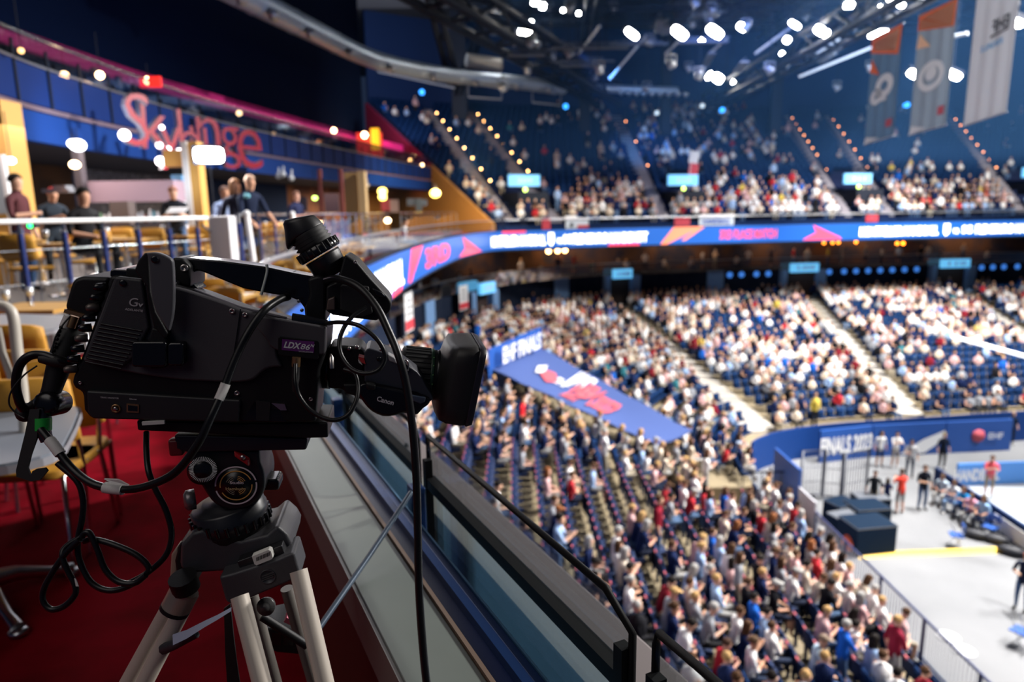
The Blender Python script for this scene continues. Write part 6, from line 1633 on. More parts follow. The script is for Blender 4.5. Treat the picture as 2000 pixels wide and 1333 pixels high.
body_pts = [(214,537),(260,542),(345,557),(378,567),(469,601),(570,625),(637,638),(635,694),(625,724),(617,828),(560,827),(470,826),(175,819),(162,802),(160,768),(145,760),(138,748),(142,735),(165,680)]
body = part('body', taper(prism(body_pts, 0, -.10), 7, .0125), M_cb, bevel=.006)
side = part('side_panel', prism([(222,543),(275,551),(345,562),(378,571),(440,592),(469,604),(530,620),(560,629)] + spl([(560,629),(548,660),(540,690),(552,718)], 8)[1:] + spl([(552,718),(530,719),(515,725),(498,740),(482,746),(452,748),(400,746),(338,742),(236,726),(160,706)], 20)[1:], .007, -.01), M_cg, bevel=.004)
# seam, vents, front housing
mb = MB(); mb.tube([NP(470,603,.0085), NP(462,660,.0085), NP(452,722,.0085), NP(447,790,.001)], .0009, 4); part('panel_seam', mb, M_cs)
for k in range(11):
    y = 633 + k*7.4; x0 = 197 - k*3.0; mb = MB(); mb.tube([NP(x0, y, .0135), NP(x0+80-k*1.0, y+14, .0135)], .0015, 5); part('vent_slot', mb, M_cs)
part('front_housing', taper(prism(spl([(497,616),(540,622),(600,632),(637,639)], 10) + [(635,692)] + spl([(630,694),(600,693),(560,690),(530,680),(520,664),(500,640)], 12), .018, -.09), 11, .0125), M_cg, bevel=.006)
part('badge_recess', prism(rrect(543, 657, 622, 694, 5, 3, .12), .0195, .015), M_cb, bevel=.001)
bd = part('badge', prism([(551,663),(614,668),(613,690),(550,684)], .0205, .019), M_purple)
def lettering(s, x0, y0, x1, y1, off, hpx, m, parent, bold=.02, shear=0.0):
    a = NP(x0, y0, off); b = NP(x1, y1, off); xd = (b-a).normalized(); yd = N.cross(xd)
    if yd.z < 0: yd = -yd
    vs, fs, w_ = text_geo(s, hpx/F*.96, bold); L = (b-a).length; k = L/w_; mb = MB(); mb.add([a + xd*(v.x*k + v.y*shear) + yd*v.y for v in vs], fs)
    return part('lettering', mb, m, parent=parent)
lettering('LDX', 554, 679, 585, 682, .021, 12, M_wht, bd, .035, .25); lettering('86', 586, 682, 604, 684, .021, 11, M_wht, bd, .01, .25); lettering('N', 606, 678, 612, 679, .021, 6, M_wht, bd, .02, .25); lettering('WORLDCAM', 583, 688, 611, 690, .021, 3, M_print, bd)
# grille logo and rear cover
rc = part('rear_cover', prism([(224,540),(278,546),(292,640),(262,700),(236,720),(162,700),(196,620)], .013, 0), mat('camera_charcoal_dark', (.022, .022, .026), .5, bump=(1200, .2)), bevel=.004)
lettering('G', 251, 598, 268, 599, .0145, 16, M_print, rc, .0, .15); lettering('v', 269, 599, 279, 600, .0145, 9, M_print, rc, .03, .1); lettering('ADELANTE', 244, 606, 279, 610, .0145, 4, M_print, rc)
mb = MB(); mb.lathe(NP(241, 553, .012), N, [(0, .0045), (.003, .0045), (.0031, .002)], 12); part('cover_screw', mb, M_cs)
# strap loop at the back of the handle
st = spl([(286,494),(300,493),(314,496),(330,504),(337,514),(339,560),(338,606),(334,630),(329,649)], 20) + spl([(329,649),(316,628),(303,606),(296,582),(293,555),(291,520),(286,494)], 16)[1:-1]
part('hand_strap', prism(st, .033, .022), mat('strap_charcoal', (.07, .07, .08), .45), bevel=.004)
part('strap_edge', prism([(283,493),(290,496),(292,540),(294,570),(304,610),(328,652),(322,664),(300,640),(290,600),(285,560),(262,528),(270,508)], .022, .004), M_cb, bevel=.003)
mb = MB(); mb.lathe(NP(303, 507, .033), N, [(0, .005), (.002, .005), (.0022, .003)], 10); part('strap_rivet', mb, M_cs)
part('strap_channel', prism([(296,640),(318,646),(326,664),(323,720),(292,722),(288,668)], .02, 0), M_cb, bevel=.003)
part('connector_box', prism(rrect(256, 668, 325, 718, 7), .026, 0), M_cs, bevel=.003)
part('connector_flap', prism(rrect(326, 670, 359, 716, 8), .024, 0), M_cs, bevel=.003)
part('top_latch', prism([(246,524),(274,526),(276,546),(244,543)], -.01, -.08), M_cb, bevel=.002)
part('top_plate', prism([(215,528),(222,526),(250,528),(282,535),(345,552),(345,560),(214,541)], -.012, -.12), M_cs, bevel=.002)
# rear adaptor box
ra = part('rear_adaptor', prism(spl([(124,604),(131,578),(139,553),(148,544),(162,540)], 10) + [(216,542),(196,600),(186,620),(167,622)], -.01, -.11), M_cb, bevel=.006)
part('adaptor_label', prism([(126,604),(166,615),(164,621),(124,611)], -.008, -.02), M_gold, parent=ra)
for k in range(9):
    mb = MB(); x = 208 - k*7.2; y = 560 + k*20; mb.lathe(NP(x, y, -.004), (D*-.8 + N*.4), [(0, .006), (.012, .0055), (.016, .003)], 8); part('rear_connector', mb, [M_cs, M_cs, mat('dim_connector', (.12, .10, .09), .4, .5)][k % 3])
# base block with sockets
bb_ = part('base_block', prism([(168,764),(470,782),(466,826),(180,819),(170,806)], .006, -.12), mat('base_black', (.013, .013, .015), .5), bevel=.003)
def disc(x, y, rpx, off, m, name, parent=None, h=.002, inner=None):
    r = rpx/F*.97; mb = MB(); prof = [(0, r), (h, r)] + ([(h, r*inner), (h-.0015, r*inner)] if inner else [(h+.0006, r*.6)]); mb.lathe(NP(x, y, off), N, prof, 20); return part(name, mb, m, parent=parent)
disc(227, 798, 8.5, .006, M_gold, 'bnc_socket', inner=.7); disc(227, 798, 4, .006, M_scr, 'bnc_pin', h=.004)
part('network_socket', prism([(247,789),(271,791),(271,807),(247,806)], .0075, .0), M_gold, parent=bb_); part('network_socket_hole', prism([(250,792),(268,794),(268,804),(250,803)], .0082, .0), M_cs, parent=bb_)
lettering('TRIAX / MONITOR', 196, 778, 232, 780, .0065, 3, M_print, bb_); lettering('Ethernet', 253, 781, 267, 782, .0065, 3, M_print, bb_)
for x, y, r in ((157,748,3.2),(319,808,3.5),(453,608,5),(478,615,4.5),(432,767,3.5),(463,768,5),(607,780,4),(430,620,0),(547,642,0)):
    if r:
        off = .008 if y < 740 else .001
        s_ = disc(x, y, r, off, M_scr, 'screw', h=.0015, inner=.5)
# handle
hp = [(337,503),(378,505),(435,510),(516,521),(570,533),(614,541),(637,545),(634,634),(597,630),(594,602),(584,588),(563,580),(516,572),(475,564),(428,545),(402,534)] + spl([(402,534),(384,529),(375,538),(378,556),(388,566)], 8)[1:] + [(378,570),(337,560)]
hd_ = part('handle', prism(hp, -.045, -.095), M_cs, bevel=.005)
part('handle_front_block', prism([(600,545),(622,538),(637,544),(636,632),(598,628),(596,600),(604,575)], -.03, -.11), M_cb, bevel=.005)
part('handle_rear_block', prism([(337,503),(356,504),(372,520),(372,562),(337,556)], -.03, -.11), M_cb, bevel=.004)
disc(360, 524, 7.5, -.03, M_scr, 'handle_bolt', inner=.45)
mb = MB(); C = [NP(x, y, -.040) for x, y in spl([(521,517),(522,530),(518,548),(513,566),(510,576)], 12)]; mb.tube(C, .0022, 6); part('cable_tie', mb, mat('tie_translucent', (.55, .60, .55), .4))
for x, y in ((584,588),(590,606),(578,628),(604,630)): disc(x, y, 3.5, -.03, M_scr, 'small_bolt', h=.003)
part('handle_switch', prism([(562,531),(574,532),(574,536),(562,536)], -.055, -.085), M_cb)
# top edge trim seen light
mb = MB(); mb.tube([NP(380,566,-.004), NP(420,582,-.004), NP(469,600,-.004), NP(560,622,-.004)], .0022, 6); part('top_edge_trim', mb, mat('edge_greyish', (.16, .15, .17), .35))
# purple headlines done; viewfinder
vf = part('viewfinder_body', prism(spl([(673,497),(684,503),(697,512)], 4) + [(725,545),(753,575)] + spl([(758,580),(764,592),(762,607),(750,620)], 8) + [(734,627),(698,623),(650,616),(636,608),(637,560),(655,552),(664,530)], -.02, -.11), M_cb, bevel=.006)
part('viewfinder_block', prism([(664,560),(668,556),(720,560),(728,612),(705,620),(664,606)], -.012, -.05), M_rub, bevel=.004, parent=vf)
disc(694, 512, 3.5, -.018, M_scr, 'viewfinder_screw', parent=vf, inner=.4)
part('viewfinder_hinge', prism([(726,563),(748,573),(752,580),(735,580)], -.012, -.1), M_cs, parent=vf, bevel=.002)
mb = MB(); a = NP(636, 566, -.065); mb.lathe(a, D, [(0, .018), (.004, .021), (.012, .021), (.014, .016), (.022, .018)], 20); part('viewfinder_joint', mb, M_cb)
part('viewfinder_clip', prism([(640,585),(654,580),(655,606),(637,607)], -.01, -.04), mat('warm_reflective', (.09, .06, .05), .35), bevel=.002)
e0 = NP(646, 526, -.065); e1 = NP(590, 440, -.065); ax = (e1-e0).normalized(); L = (e1-e0).length; pxm = 1/F*1.04
mb = MB(); mb.lathe(e0 - ax*.01, ax, [(0, 34*pxm), (.025, 35*pxm), (.03, 36*pxm), (.034, 36*pxm)], 32); ep = part('eyepiece_tube', mb, mat('eyepiece_satin', (.014, .014, .016), .38))
mb = MB(); mb.lathe(e0 + ax*.026, ax, [(0, 41*pxm), (.002, 43*pxm), (.014, 42*pxm), (.016, 38*pxm)], 36); fr_ = part('focus_ring', mb, M_cs)
for k in range(22):
    a = 2*pi*k/22; u = ax.orthogonal().normalized(); v = ax.cross(u); mb = MB(); c = e0 + ax*.035 + (u*cos(a)+v*sin(a))*42.6*pxm; mb.tube([c - ax*.006, c + ax*.006], .0016, 5); part('ring_rib', mb, M_rub, parent=fr_)
mb = MB(); prof = [(.040, 36*pxm)]
for k in range(4): prof += [(.043+k*.006, 33*pxm), (.046+k*.006, (39-k)*pxm)]
mb.lathe(e0, ax, prof + [(.066, 33*pxm)], 32); part('bellows', mb, M_rub)
# eyecup: flared soft hood with a pointed tip
mb = MB(); u = (N.cross(ax)).normalized()
if u.z > 0: u = -u
v = ax.cross(u); vs = []; fs = []; ns_, nr_ = 32, 10
for i in range(nr_):
    t = i/(nr_-1)
    for k in range(ns_):
        a = 2*pi*k/ns_; tip = max(0, cos(a))**5
        r = (35 - 2*t - 5*t*t + 15*tip*math.exp(-((t-.22)/.3)**2))*pxm
        if i == nr_-1: r *= .82
        vs.append(e0 + ax*(.064 + t*(.026 + .006*cos(a)) - .012*tip*math.exp(-((t-.2)/.3)**2)) + u*(cos(a)*r) + v*(sin(a)*r))
for i in range(nr_-1):
    for k in range(ns_): fs.append((i*ns_+k, i*ns_+(k+1) % ns_, (i+1)*ns_+(k+1) % ns_, (i+1)*ns_+k))
fs.append(tuple((nr_-1)*ns_+k for k in range(ns_))); fs.append(tuple(reversed(range(ns_))))
mb.add(vs, fs, 0, True); part('eyecup', mb, mat('eyecup_rubber', (.007, .007, .009), .42))
# lens
LA = NP(640, 716, -.068); LB = NP(902, 736, -.068); lx = (LB-LA).normalized(); LL = (LB-LA).length
def lp(x): return LL*(x-640)/262.0
pm = 1/F*1.10
def lens(prof, name, m, parent=None, seg=40): mb = MB(); mb.lathe(LA, lx, [(lp(x), r*pm) for x, r in prof], seg); return part(name, mb, m, parent=parent)
lens([(632,34),(634,43),(648,43),(650,38),(660,38)], 'lens_mount', M_cs); 
lens([(658,30),(662,33),(700,33),(706,40),(742,41),(782,41)], 'lens_barrel', M_cb)
zr = lens([(780,46),(783,51),(866,48),(869,45)], 'zoom_ring', M_rub)
for k in range(30):
    a = 2*pi*k/30; u = lx.orthogonal().normalized(); v = lx.cross(u); c = u*cos(a)+v*sin(a); mb = MB(); mb.tube([LA + lx*lp(787) + c*50.3*pm, LA + lx*lp(836) + c*49.3*pm], .0022, 5); part('ring_rib', mb, M_rub, parent=zr)
lens([(836,50.5),(838,51),(842,51),(844,49)], 'scale_ring', mat('green_scale_line', (.02, .05, .03), .4)); lens([(846,47),(850,49),(862,49),(866,46)], 'focus_ring', M_cs); lens([(862,47),(884,56),(890,52)], 'front_barrel', M_cs)
for k in range(5): 
    u = N; v = lx.cross(u); a = -.9 + k*.35; c = LA + lx*lp(841) + (u*cos(a) + v*sin(a))*51.3*pm; mb = MB(); mb.sphere(c, .0011, 6, 4); part('scale_mark', mb, mat('scale_green', (.2, .5, .15), .5))
# hood: circle flaring into a rounded rectangle
hw, hh = .078, .0615
u = lx.cross(Vector((0, 0, 1))).normalized(); v = (u.cross(lx).normalized() + lx*.09).normalized()
def hood_ring(x, r0, t, sh=1.0, n=48):
    out = []
    for k in range(n):
        a = 2*pi*k/n; ca, sa = cos(a), sin(a); p_ = 2 + 12*t*t; q = (abs(ca)**p_ + abs(sa)**p_)**(-1/p_)
        ru = r0*(1-t) + hw*t*sh; rv = r0*(1-t) + hh*t*sh; out.append(LA + lx*(lp(x)) + u*(ca*q*ru) + v*(sa*q*rv))
    return out
rings = [hood_ring(850, .040, 0), hood_ring(853, .047, .1), hood_ring(858, .054, .35), hood_ring(865, .06, .7), hood_ring(873, .07, .95, .98), hood_ring(876, .07, 1, 1.0), hood_ring(905, .07, 1, 1.03), hood_ring(926, .07, 1, .985), hood_ring(928, .07, 1, .95), hood_ring(905, .07, 1, .93), hood_ring(880, .06, .6, .9), hood_ring(872, .05, 0)]
mb = MB(); n = 48; vs = [p for r in rings for p in r]; fs = [(i*n+k, i*n+(k+1) % n, (i+1)*n+(k+1) % n, (i+1)*n+k) for i in range(len(rings)-1) for k in range(n)]; mb.add(vs, fs, 0, True); hdm = part('lens_hood', mb, mat('hood_black', (.009, .008, .009), .5))
mb = MB(); mb.lathe(LA, lx, [(lp(874), .0), (lp(878), .03), (lp(872), .05)], 32); part('front_glass', mb, mat('lens_glass', (.01, .012, .03), .05, spec=1.0), parent=hdm)
rr = [hood_ring(914, .07, 1, 1.032), hood_ring(916, .07, 1, 1.045), hood_ring(927, .07, 1, 1.0)]
mb = MB(); vs = [p for r in rr for p in r]; fs = [(i*n+k, i*n+(k+1) % n, (i+1)*n+(k+1) % n, (i+1)*n+k) for i in range(2) for k in range(n)]; mb.add(vs, fs, 0, True); part('hood_rim', mb, mat('hood_rim_violet_black', (.016, .014, .024), .4), parent=hdm)
# drive unit at the side of the lens
du = part('drive_unit', prism(spl([(711,690),(716,683),(722,681),(740,686),(757,692)], 8) + [(795,714)] + spl([(795,714),(815,727),(826,742),(834,758),(842,769)], 8)[1:] + [(846,780),(840,786)] + spl([(840,786),(820,770),(795,764),(760,756),(735,752),(712,752)], 8)[1:], .018, -.05), mat('drive_unit_grey', (.038, .04, .052), .4), bevel=.006)
dl = part('drive_unit_lower', prism(spl([(700,752),(715,748),(735,752),(790,765),(830,775),(843,784)], 10) + spl([(843,784),(835,794),(826,800),(816,811),(803,813)], 8)[1:] + spl([(790,808),(770,814),(747,815),(725,805),(711,790),(699,772)], 10), .028, -.06), M_cs, bevel=.008)
lettering('Canon', 735, 783, 768, 792, .029, 10, mat('logo_white', (.7, .7, .72), .4), dl, .03, .0)
part('side_window_insert', prism([(803,772),(832,777),(830,786),(822,790),(806,784)], .030, .0), mat('insert_blue_grey', (.06, .08, .12), .3), parent=du, bevel=.002)
part('rocker_bump', prism([(713,748),(735,752),(733,764),(716,762)], .032, .0), M_rub, parent=du, bevel=.003)
part('mount_collar', prism([(640,680),(668,676),(700,678),(712,690),(712,752),(700,772),(680,772),(668,762),(640,760)], -.02, -.10), M_cb, bevel=.005)
part('mount_foot', prism([(668,750),(706,750),(708,784),(690,774),(674,770)], .0, -.09), M_cb, bevel=.004)
part('record_label_red', prism([(700,697),(711,700),(714,712),(705,708)], .020, .0), mat('label_red', (.5, .03, .03), .5)); part('record_label_white', prism([(699,703),(705,708),(708,714),(701,709)], .0205, .0), M_wtape)
mb = MB(); a = NP(647, 708, .01); mb.tube([NP(646, 692, .005), NP(647, 700, .01), NP(648, 720, .012)], [.0012, .004, .0035], 8); part('tag_charm', mb, M_scr)
for x, y, r in ((682,681,4),(697,678,4),(744,683,3),(740,701,5)):
    disc(x, y, r, .018 if x > 700 else -.02, M_cs if x == 740 else M_scr, 'lens_screw', h=.003)
mb = MB(); C = [NP(x, y, .02) for x, y in spl([(786,708),(792,704),(797,709),(797,722),(792,725)], 14)]; mb.tube(C, .0016, 6); part('lens_hook', mb, M_scr)
part('lever_block', prism([(757,692),(772,700),(776,712),(760,706)], .021, .0), mat('lever_grey', (.3, .3, .31), .4), bevel=.002)
part('lens_side_detail', prism([(786,712),(798,714),(798,724),(788,722)], .022, .0), M_cs, bevel=.002)

# ------------------------------------------------------------------ tripod with fluid head
tr = empty('tripod', Vector((Q.x+.02, Q.y+.08, 0)), 'black and silver camera tripod with fluid head standing on the red carpet', 'tripod')
def tpart(name, mb, m, bevel=None, parent=None): return build(name, mb, m, parent=parent or tr, bevel=bevel)
tpart('camera_plate', prism([(266,822),(470,828),(640,826),(641,856),(600,857),(268,842)], -.01, -.115), M_cb, .003)
tpart('plate_clamp', prism([(495,782),(470,824),(545,826),(560,826),(548,800)], -.0, -.10), M_cs, .002)
mb = prism([(500,783),(528,786),(526,822),(500,822)], .002, -.02); tpart('clamp_window', mb, M_rub)
mb = prism([(530,788),(556,790),(560,802),(548,802)], .003, -.01); tpart('clamp_chrome', mb, M_scr)
tpart('sliding_plate', prism([(340,850),(598,856),(601,862),(598,880),(506,882),(369,885),(342,880)], -.02, -.105), mat('navy_black', (.010, .010, .016), .35), .003)
mb = prism([(366,880),(507,880),(509,905)] + spl([(509,905),(517,930),(516,958),(497,986),(456,999),(418,986),(393,952),(373,915)], 24)[1:], -.03, -.115); fh = tpart('fluid_head', mb, mat('head_black', (.009, .009, .011), .42), .006)
def tdisc(x, y, rpx, off, m, name, prof=None, parent=None, seg=32):
    mb = MB(); r = rpx/F*1.0; mb.lathe(NP(x, y, off), N, prof(r) if prof else [(0, r), (.003, r)], seg); return tpart(name, mb, m, parent=parent)
dial = tdisc(397, 917, 27, -.03, M_cs, 'tension_dial', lambda r: [(0, r), (.012, r), (.014, r*.6), (.017, r*.3)])
for k in range(48):
    a = 2*pi*k/48; c = NP(397, 917, -.0165); e1_ = (D*cos(a) + Vector((0, 0, 1))*sin(a)); mb = MB(); mb.tube([c + N*.002 + e1_*.0135, c + N*.001 + e1_*.0200], .0006, 4); tpart('dial_mark', mb, mat('dial_white', (.75, .75, .75), .4), parent=dial)
# emblem with lettering
em = tdisc(461, 949, 41, -.029, mat('emblem_black', (.004, .004, .005), .3), 'emblem', lambda r: [(0, r), (.0015, r)])
def arc(cx, cy, r, a0, a1, w_, m, n=30):
    c = NP(cx, cy, -.0268); k = 1/F*1.0; mb = MB(); vs = []
    for i in range(n+1):
        a = radians(a0 + (a1-a0)*i/n)
        for rr_ in (r-w_/2, r+w_/2): vs.append(c + (D*cos(a) + Vector((0, 0, 1))*sin(a))*rr_*k)
    mb.add(vs, [(2*i, 2*i+1, 2*i+3, 2*i+2) for i in range(n)]); tpart('emblem_ring', mb, m, parent=em)
M_er = mat('emblem_pink_grey', (.72, .62, .65), .4); M_eo = mat('emblem_orange', (.75, .38, .10), .4)
arc(461, 949, 40, 12, 178, 3, M_er); arc(461, 949, 40, 192, 366, 3, M_er); arc(461, 949, 31, 20, 185, 2.2, M_eo); arc(461, 949, 31, 205, 360, 2.2, M_eo)
for q, (a0, a1) in enumerate([(25, 75), (105, 155), (205, 255), (285, 335)]):
    for r in (13, 16.5, 20): arc(461, 949, r, a0, a1, 1.2, M_eo if q in (0, 3) else mat('emblem_grey', (.33, .28, .2), .4), 10)
def tlet(s, x0, y0, x1, y1, off, h, m, parent):
    a = NP(x0, y0, off); b = NP(x1, y1, off); xd = (b-a).normalized(); yd = Vector((0, 0, 1)); vs, fs, w_ = text_geo(s, h/F, .02); k = (b-a).length/w_; mb = MB(); mb.add([a + xd*v.x*k + yd*v.y for v in vs], fs); tpart('lettering', mb, m, parent=parent)
tlet('Studio', 449, 946, 476, 946, -.0262, 6, M_er, em); tlet('Hamburg', 441, 958, 480, 958, -.0262, 6, mat('emblem_gold', (.5, .36, .18), .4), em)
mb = MB(); c = NP(474, 893, -.028); xa = (D*.75 - Vector((0, 0, .6))).normalized(); mb.hexa([c - xa*.014 - N*.002 + Vector((0,0,.006)), c + xa*.014 + Vector((0,0,.007)) , c + xa*.014 - Vector((0,0,.006)), c - xa*.014 - Vector((0,0,.004))], [c - xa*.012 + N*.01 + Vector((0,0,.005)), c + xa*.012 + N*.01 + Vector((0,0,.005)), c + xa*.012 + N*.01 - Vector((0,0,.005)), c - xa*.012 + N*.01 - Vector((0,0,.003))]); kn = tpart('red_knob', mb, mat('knob_red', (.45, .015, .02), .4), .002); mb = MB(); mb.lathe(NP(474, 894, -.018), N, [(0, .004), (.002, .004)], 10); tpart('knob_screw', mb, M_scr, parent=kn)
mb = MB(); c = NP(346, 872, -.03); mb.box(c, (.02, .02, .026), TH); kn = tpart('side_knob_red', mb, mat('knob_dark_red', (.16, .01, .015), .4), .004)
tpart('pan_bar_mount', prism([(515,938),(540,937),(545,942),(545,957),(538,959),(515,959)], -.05, -.09), M_cs, .003)
mb = MB(); a = NP(381, 975, -.06); mb.lathe(a, (D*-.5 + N*.2), [(0, .016), (.012, .016), (.016, .010)], 14); tpart('brake_lever', mb, mat('lever_metal', (.2, .18, .19), .35, .6))
# pan drag ring and bowl
cc = NP(455, 1020, -.075); axu = (Vector((0, 0, 1)) - D*.17 + N*.05).normalized(); k_ = 1/F*1.08
mb = MB(); mb.lathe(cc, axu, [(-.028, 58*k_), (-.022, 66*k_), (.0, 72*k_), (.004, 71*k_)], 40); tpart('bowl_clamp', mb, M_cb)
mb = MB(); mb.lathe(cc, axu, [(.0, 69*k_), (.002, 72*k_), (.020, 72*k_), (.022, 69.5*k_), (.034, 69*k_), (.037, 64*k_), (.038, 48*k_), (.044, 44*k_)], 48); pdr = tpart('pan_drag_ring', mb, mat('ring_satin_black', (.016, .017, .021), .33))
u = D; v = axu.cross(u)
for k in range(26):
    a = 2*pi*k/26; c = cc + axu*.011 + (u*cos(a)+v*sin(a))*72.6*k_; mb = MB(); mb.tube([c - axu*.007, c + axu*.008], .0034, 6); tpart('ring_rib', mb, M_cs, parent=pdr)
# tripod shoulder casting
M_cast2 = mat('tripod_casting_grey', (.05, .05, .056), .45, bump=(700, .2))
mb = prism([(374,1042),(395,1036),(420,1050),(470,1058),(520,1046),(540,1028),(561,1046),(570,1062),(567,1084),(500,1100),(456,1128),(436,1118),(406,1120),(368,1122),(350,1110),(352,1066)], -.02, -.13); tpart('shoulder', mb, M_cast2, .006)
mb = prism([(462,1098),(550,1066),(560,1090),(472,1122)], .0, -.06); tpart('shoulder_inset', mb, mat('inset_black', (.012, .012, .014), .4), .002)
fb_ = tpart('leg_clamp_block', prism([(427,1128),(452,1122),(545,1092),(572,1080),(576,1084),(588,1124),(584,1130),(471,1178),(452,1183),(440,1176)], .012, -.05), M_cast2, .005)
stk = tpart('barcode_sticker', prism([(492,1088),(524,1075),(529,1077),(533,1090),(531,1093),(501,1105),(497,1103)], .0145, .002), mat('sticker_white', (.72, .71, .66), .5))
mb = MB()
for k in range(14):
    x = 500 + k*2.0; prism([(x, 1090-k*.85), (x+ (1.2 if k % 3 else .6), 1089.6-k*.85), (x+(1.2 if k % 3 else .6), 1097-k*.85), (x, 1097.6-k*.85)], .0150, .0145, mb)
tpart('barcode', mb, M_cs, parent=stk)
lg = tdisc(523, 1127, 16, .012, mat('emboss_grey', (.05, .05, .058), .4), 'round_emblem', lambda r: [(0, r), (.0012, r), (.0012, r*.86), (.0004, r*.84)])
for dy in (-4, 0, 4): 
    mb = prism([(512,1130+dy),(534,1122+dy),(534,1124+dy),(512,1132+dy)], .0138, .012); tpart('emblem_bar', mb, M_cast2, parent=lg)
def leg(x0, y0, d0, x1, y1, d1, r, m, name='leg', lower=True):
    a = PD(x0, y0, d0); b = PD(x1, y1, d1); t = (a.z - .02)/(a.z - b.z); e = a + (b-a)*t; mb = MB(); mb.tube([a, e], r, 18); l_ = tpart(name, mb, m)
    return a, b, e, l_
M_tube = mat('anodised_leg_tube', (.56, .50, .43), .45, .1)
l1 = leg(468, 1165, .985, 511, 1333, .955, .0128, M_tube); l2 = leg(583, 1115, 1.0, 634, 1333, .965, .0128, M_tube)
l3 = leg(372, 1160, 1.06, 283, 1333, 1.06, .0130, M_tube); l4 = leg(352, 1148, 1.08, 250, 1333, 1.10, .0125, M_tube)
M_tubed = mat('shaded_leg_tube', (.16, .145, .13), .5); l5 = leg(490, 1160, 1.10, 512, 1240, 1.13, .0105, M_tubed); l6 = leg(560, 1150, 1.16, 600, 1290, 1.2, .0105, M_tubed)  # rear legs: their shadow is put into this darker tube colour
for A_, B2 in ((l1, l2), (l3, l4), (l5, l6)):
    e = (A_[2] + B2[2])/2; mb = MB(); mb.lathe(Vector((e.x, e.y, 0)), (0, 0, 1), [(0, .03), (.02, .03), (.05, .016)], 14); tpart('foot', mb, M_rub)
    mb = MB(); p = A_[0].lerp(A_[2], .62); q = B2[0].lerp(B2[2], .62); mb.tube([p + (p-q)*.2, q + (q-p)*.2], .02, 8); tpart('leg_lock', mb, M_cb)
part_l = prism([(340,1098),(350,1062),(372,1058),(384,1118),(382,1146),(366,1148),(347,1142),(343,1120)], -.05, -.11); tpart('leg_bracket', part_l, M_cb, .005)
tpart('leg_bracket_side', prism([(334,1085),(346,1068),(350,1080),(343,1150),(334,1168),(330,1150)], -.055, -.08), mat('bracket_pale', (.42, .36, .27), .4, .3), .003)
mb = MB(); p = PD(361, 1153, 1.045); dq = (l3[2]-l3[0]).normalized(); mb.tube([p, p + dq*.032], .0215, 18); tpart('leg_collar', mb, mat('collar_beige', (.50, .44, .34), .3, .4)); mb = MB(); mb.tube([p + dq*.031, p + dq*.037], .0222, 18); tpart('leg_collar_band', mb, M_cb)
mb = MB(); mb.tube([PD(356, 1128, 1.03), PD(364, 1150, 1.04)], .0205, 16); tpart('leg_cap', mb, M_cb)
# mid-level lock, crossbar and webbing
mb = MB(); p = PD(520, 1185, 1.08); mb.lathe(p, -FW, [(-.006, .013), (.0, .0145), (.003, .0145), (.0035, .008), (.009, .007)], 18); tpart('spreader_knob', mb, mat('knob_grey', (.05, .05, .05), .35)); 
mb = MB(); a = PD(512, 1205, 1.1); b = PD(600, 1262, 1.12); mb.tube([a, b], .007, 8); tpart('spreader_arm', mb, M_cb)
sp = tpart('spreader_bracket', prism([(512,1232),(545,1225),(602,1238),(604,1282),(540,1276),(508,1262)], -.16, -.24), M_cb, .004)
for k in range(3): mb = prism([(530+k*24,1236),(549+k*24,1238),(549+k*24,1262),(530+k*24,1260)], -.158, -.165); tpart('bracket_recess', mb, M_cs, parent=sp)
mb = prism([(554,1216),(560,1207),(578,1218),(576,1226)], -.12, -.15); tpart('pink_tag', mb, mat('tag_pink', (.5, .10, .16), .5))
# webbing strap hanging inside the legs, and tied tape
mb = prism([(437,1190),(450,1180),(456,1240),(462,1290),(470,1345),(444,1345),(440,1280)], -.13, -.133); tpart('hanging_webbing', mb, M_rub)
mb = MB(); C = [PD(452, 1190, 1.02), PD(425, 1206, 1.02), PD(400, 1219, 1.02), PD(365, 1239, 1.02), PD(338, 1250, 1.02)]; W2 = [.002, .0028, .004, .0058, .0075]
A_ = [p + Vector((0, 0, w_)) for p, w_ in zip(C, W2)]; B_ = [p - Vector((0, 0, w_)) + N*.003 for p, w_ in zip(C, W2)]; mb.strip(A_, B_, 0, True); mb.strip([p - N*.0015 for p in B_], [p - N*.0015 for p in A_], 0, True)
build('cloth_strap', mb, mat('pale_blue_webbing', (.55, .62, .80), .45), label='shiny pale blue fabric strap tied to the tripod leg', cat='strap')
mb = MB(); mb.tube([PD(320, 1268, 1.05), PD(340, 1260, 1.04), PD(385, 1240, 1.03)], [.009, .008, .005], 8); build('rolled_strap', mb, mat('dark_webbing', (.03, .03, .035), .5), label='dark rolled strap end beside the silver tripod leg', cat='strap')

# pan handle with grip strap at the back
ph = empty('pan_handle', PD(92, 800, 1.0), 'black pan handle with grip strap and green tape behind the television camera', 'pan handle')
def hpart(name, mb, m, bevel=None): return build(name, mb, m, parent=ph, bevel=bevel)
mb = MB(); mb.tube([PD(152, 612, 1.02), PD(140, 648, 1.01), PD(120, 700, 1.0), PD(101, 762, 1.0), PD(93, 792, 1.0)], [.010, .016, .017, .013, .014], 14); hpart('bar', mb, M_rub)
mb = MB(); mb.tube([PD(137, 618, 1.0), PD(127, 640, 1.0)], .008, 10); hpart('white_sleeve', mb, M_wtape)
mb = MB(); mb.tube([PD(146, 618, .995), PD(138, 640, .995)], .006, 10); hpart('brass_sleeve', mb, M_gold)
for k in range(8): mb = MB(); c = PD(119-k*2.4, 640+k*7.5, .985); mb.sphere(c, .0028, 6, 4); hpart('grip_rib', mb, M_rub)
mb = MB(); mb.lathe(PD(88, 790, .985), -FW, [(-.035, .018), (-.005, .019), (0, .018), (.004, .012)], 20); hpart('knob', mb, M_cs)
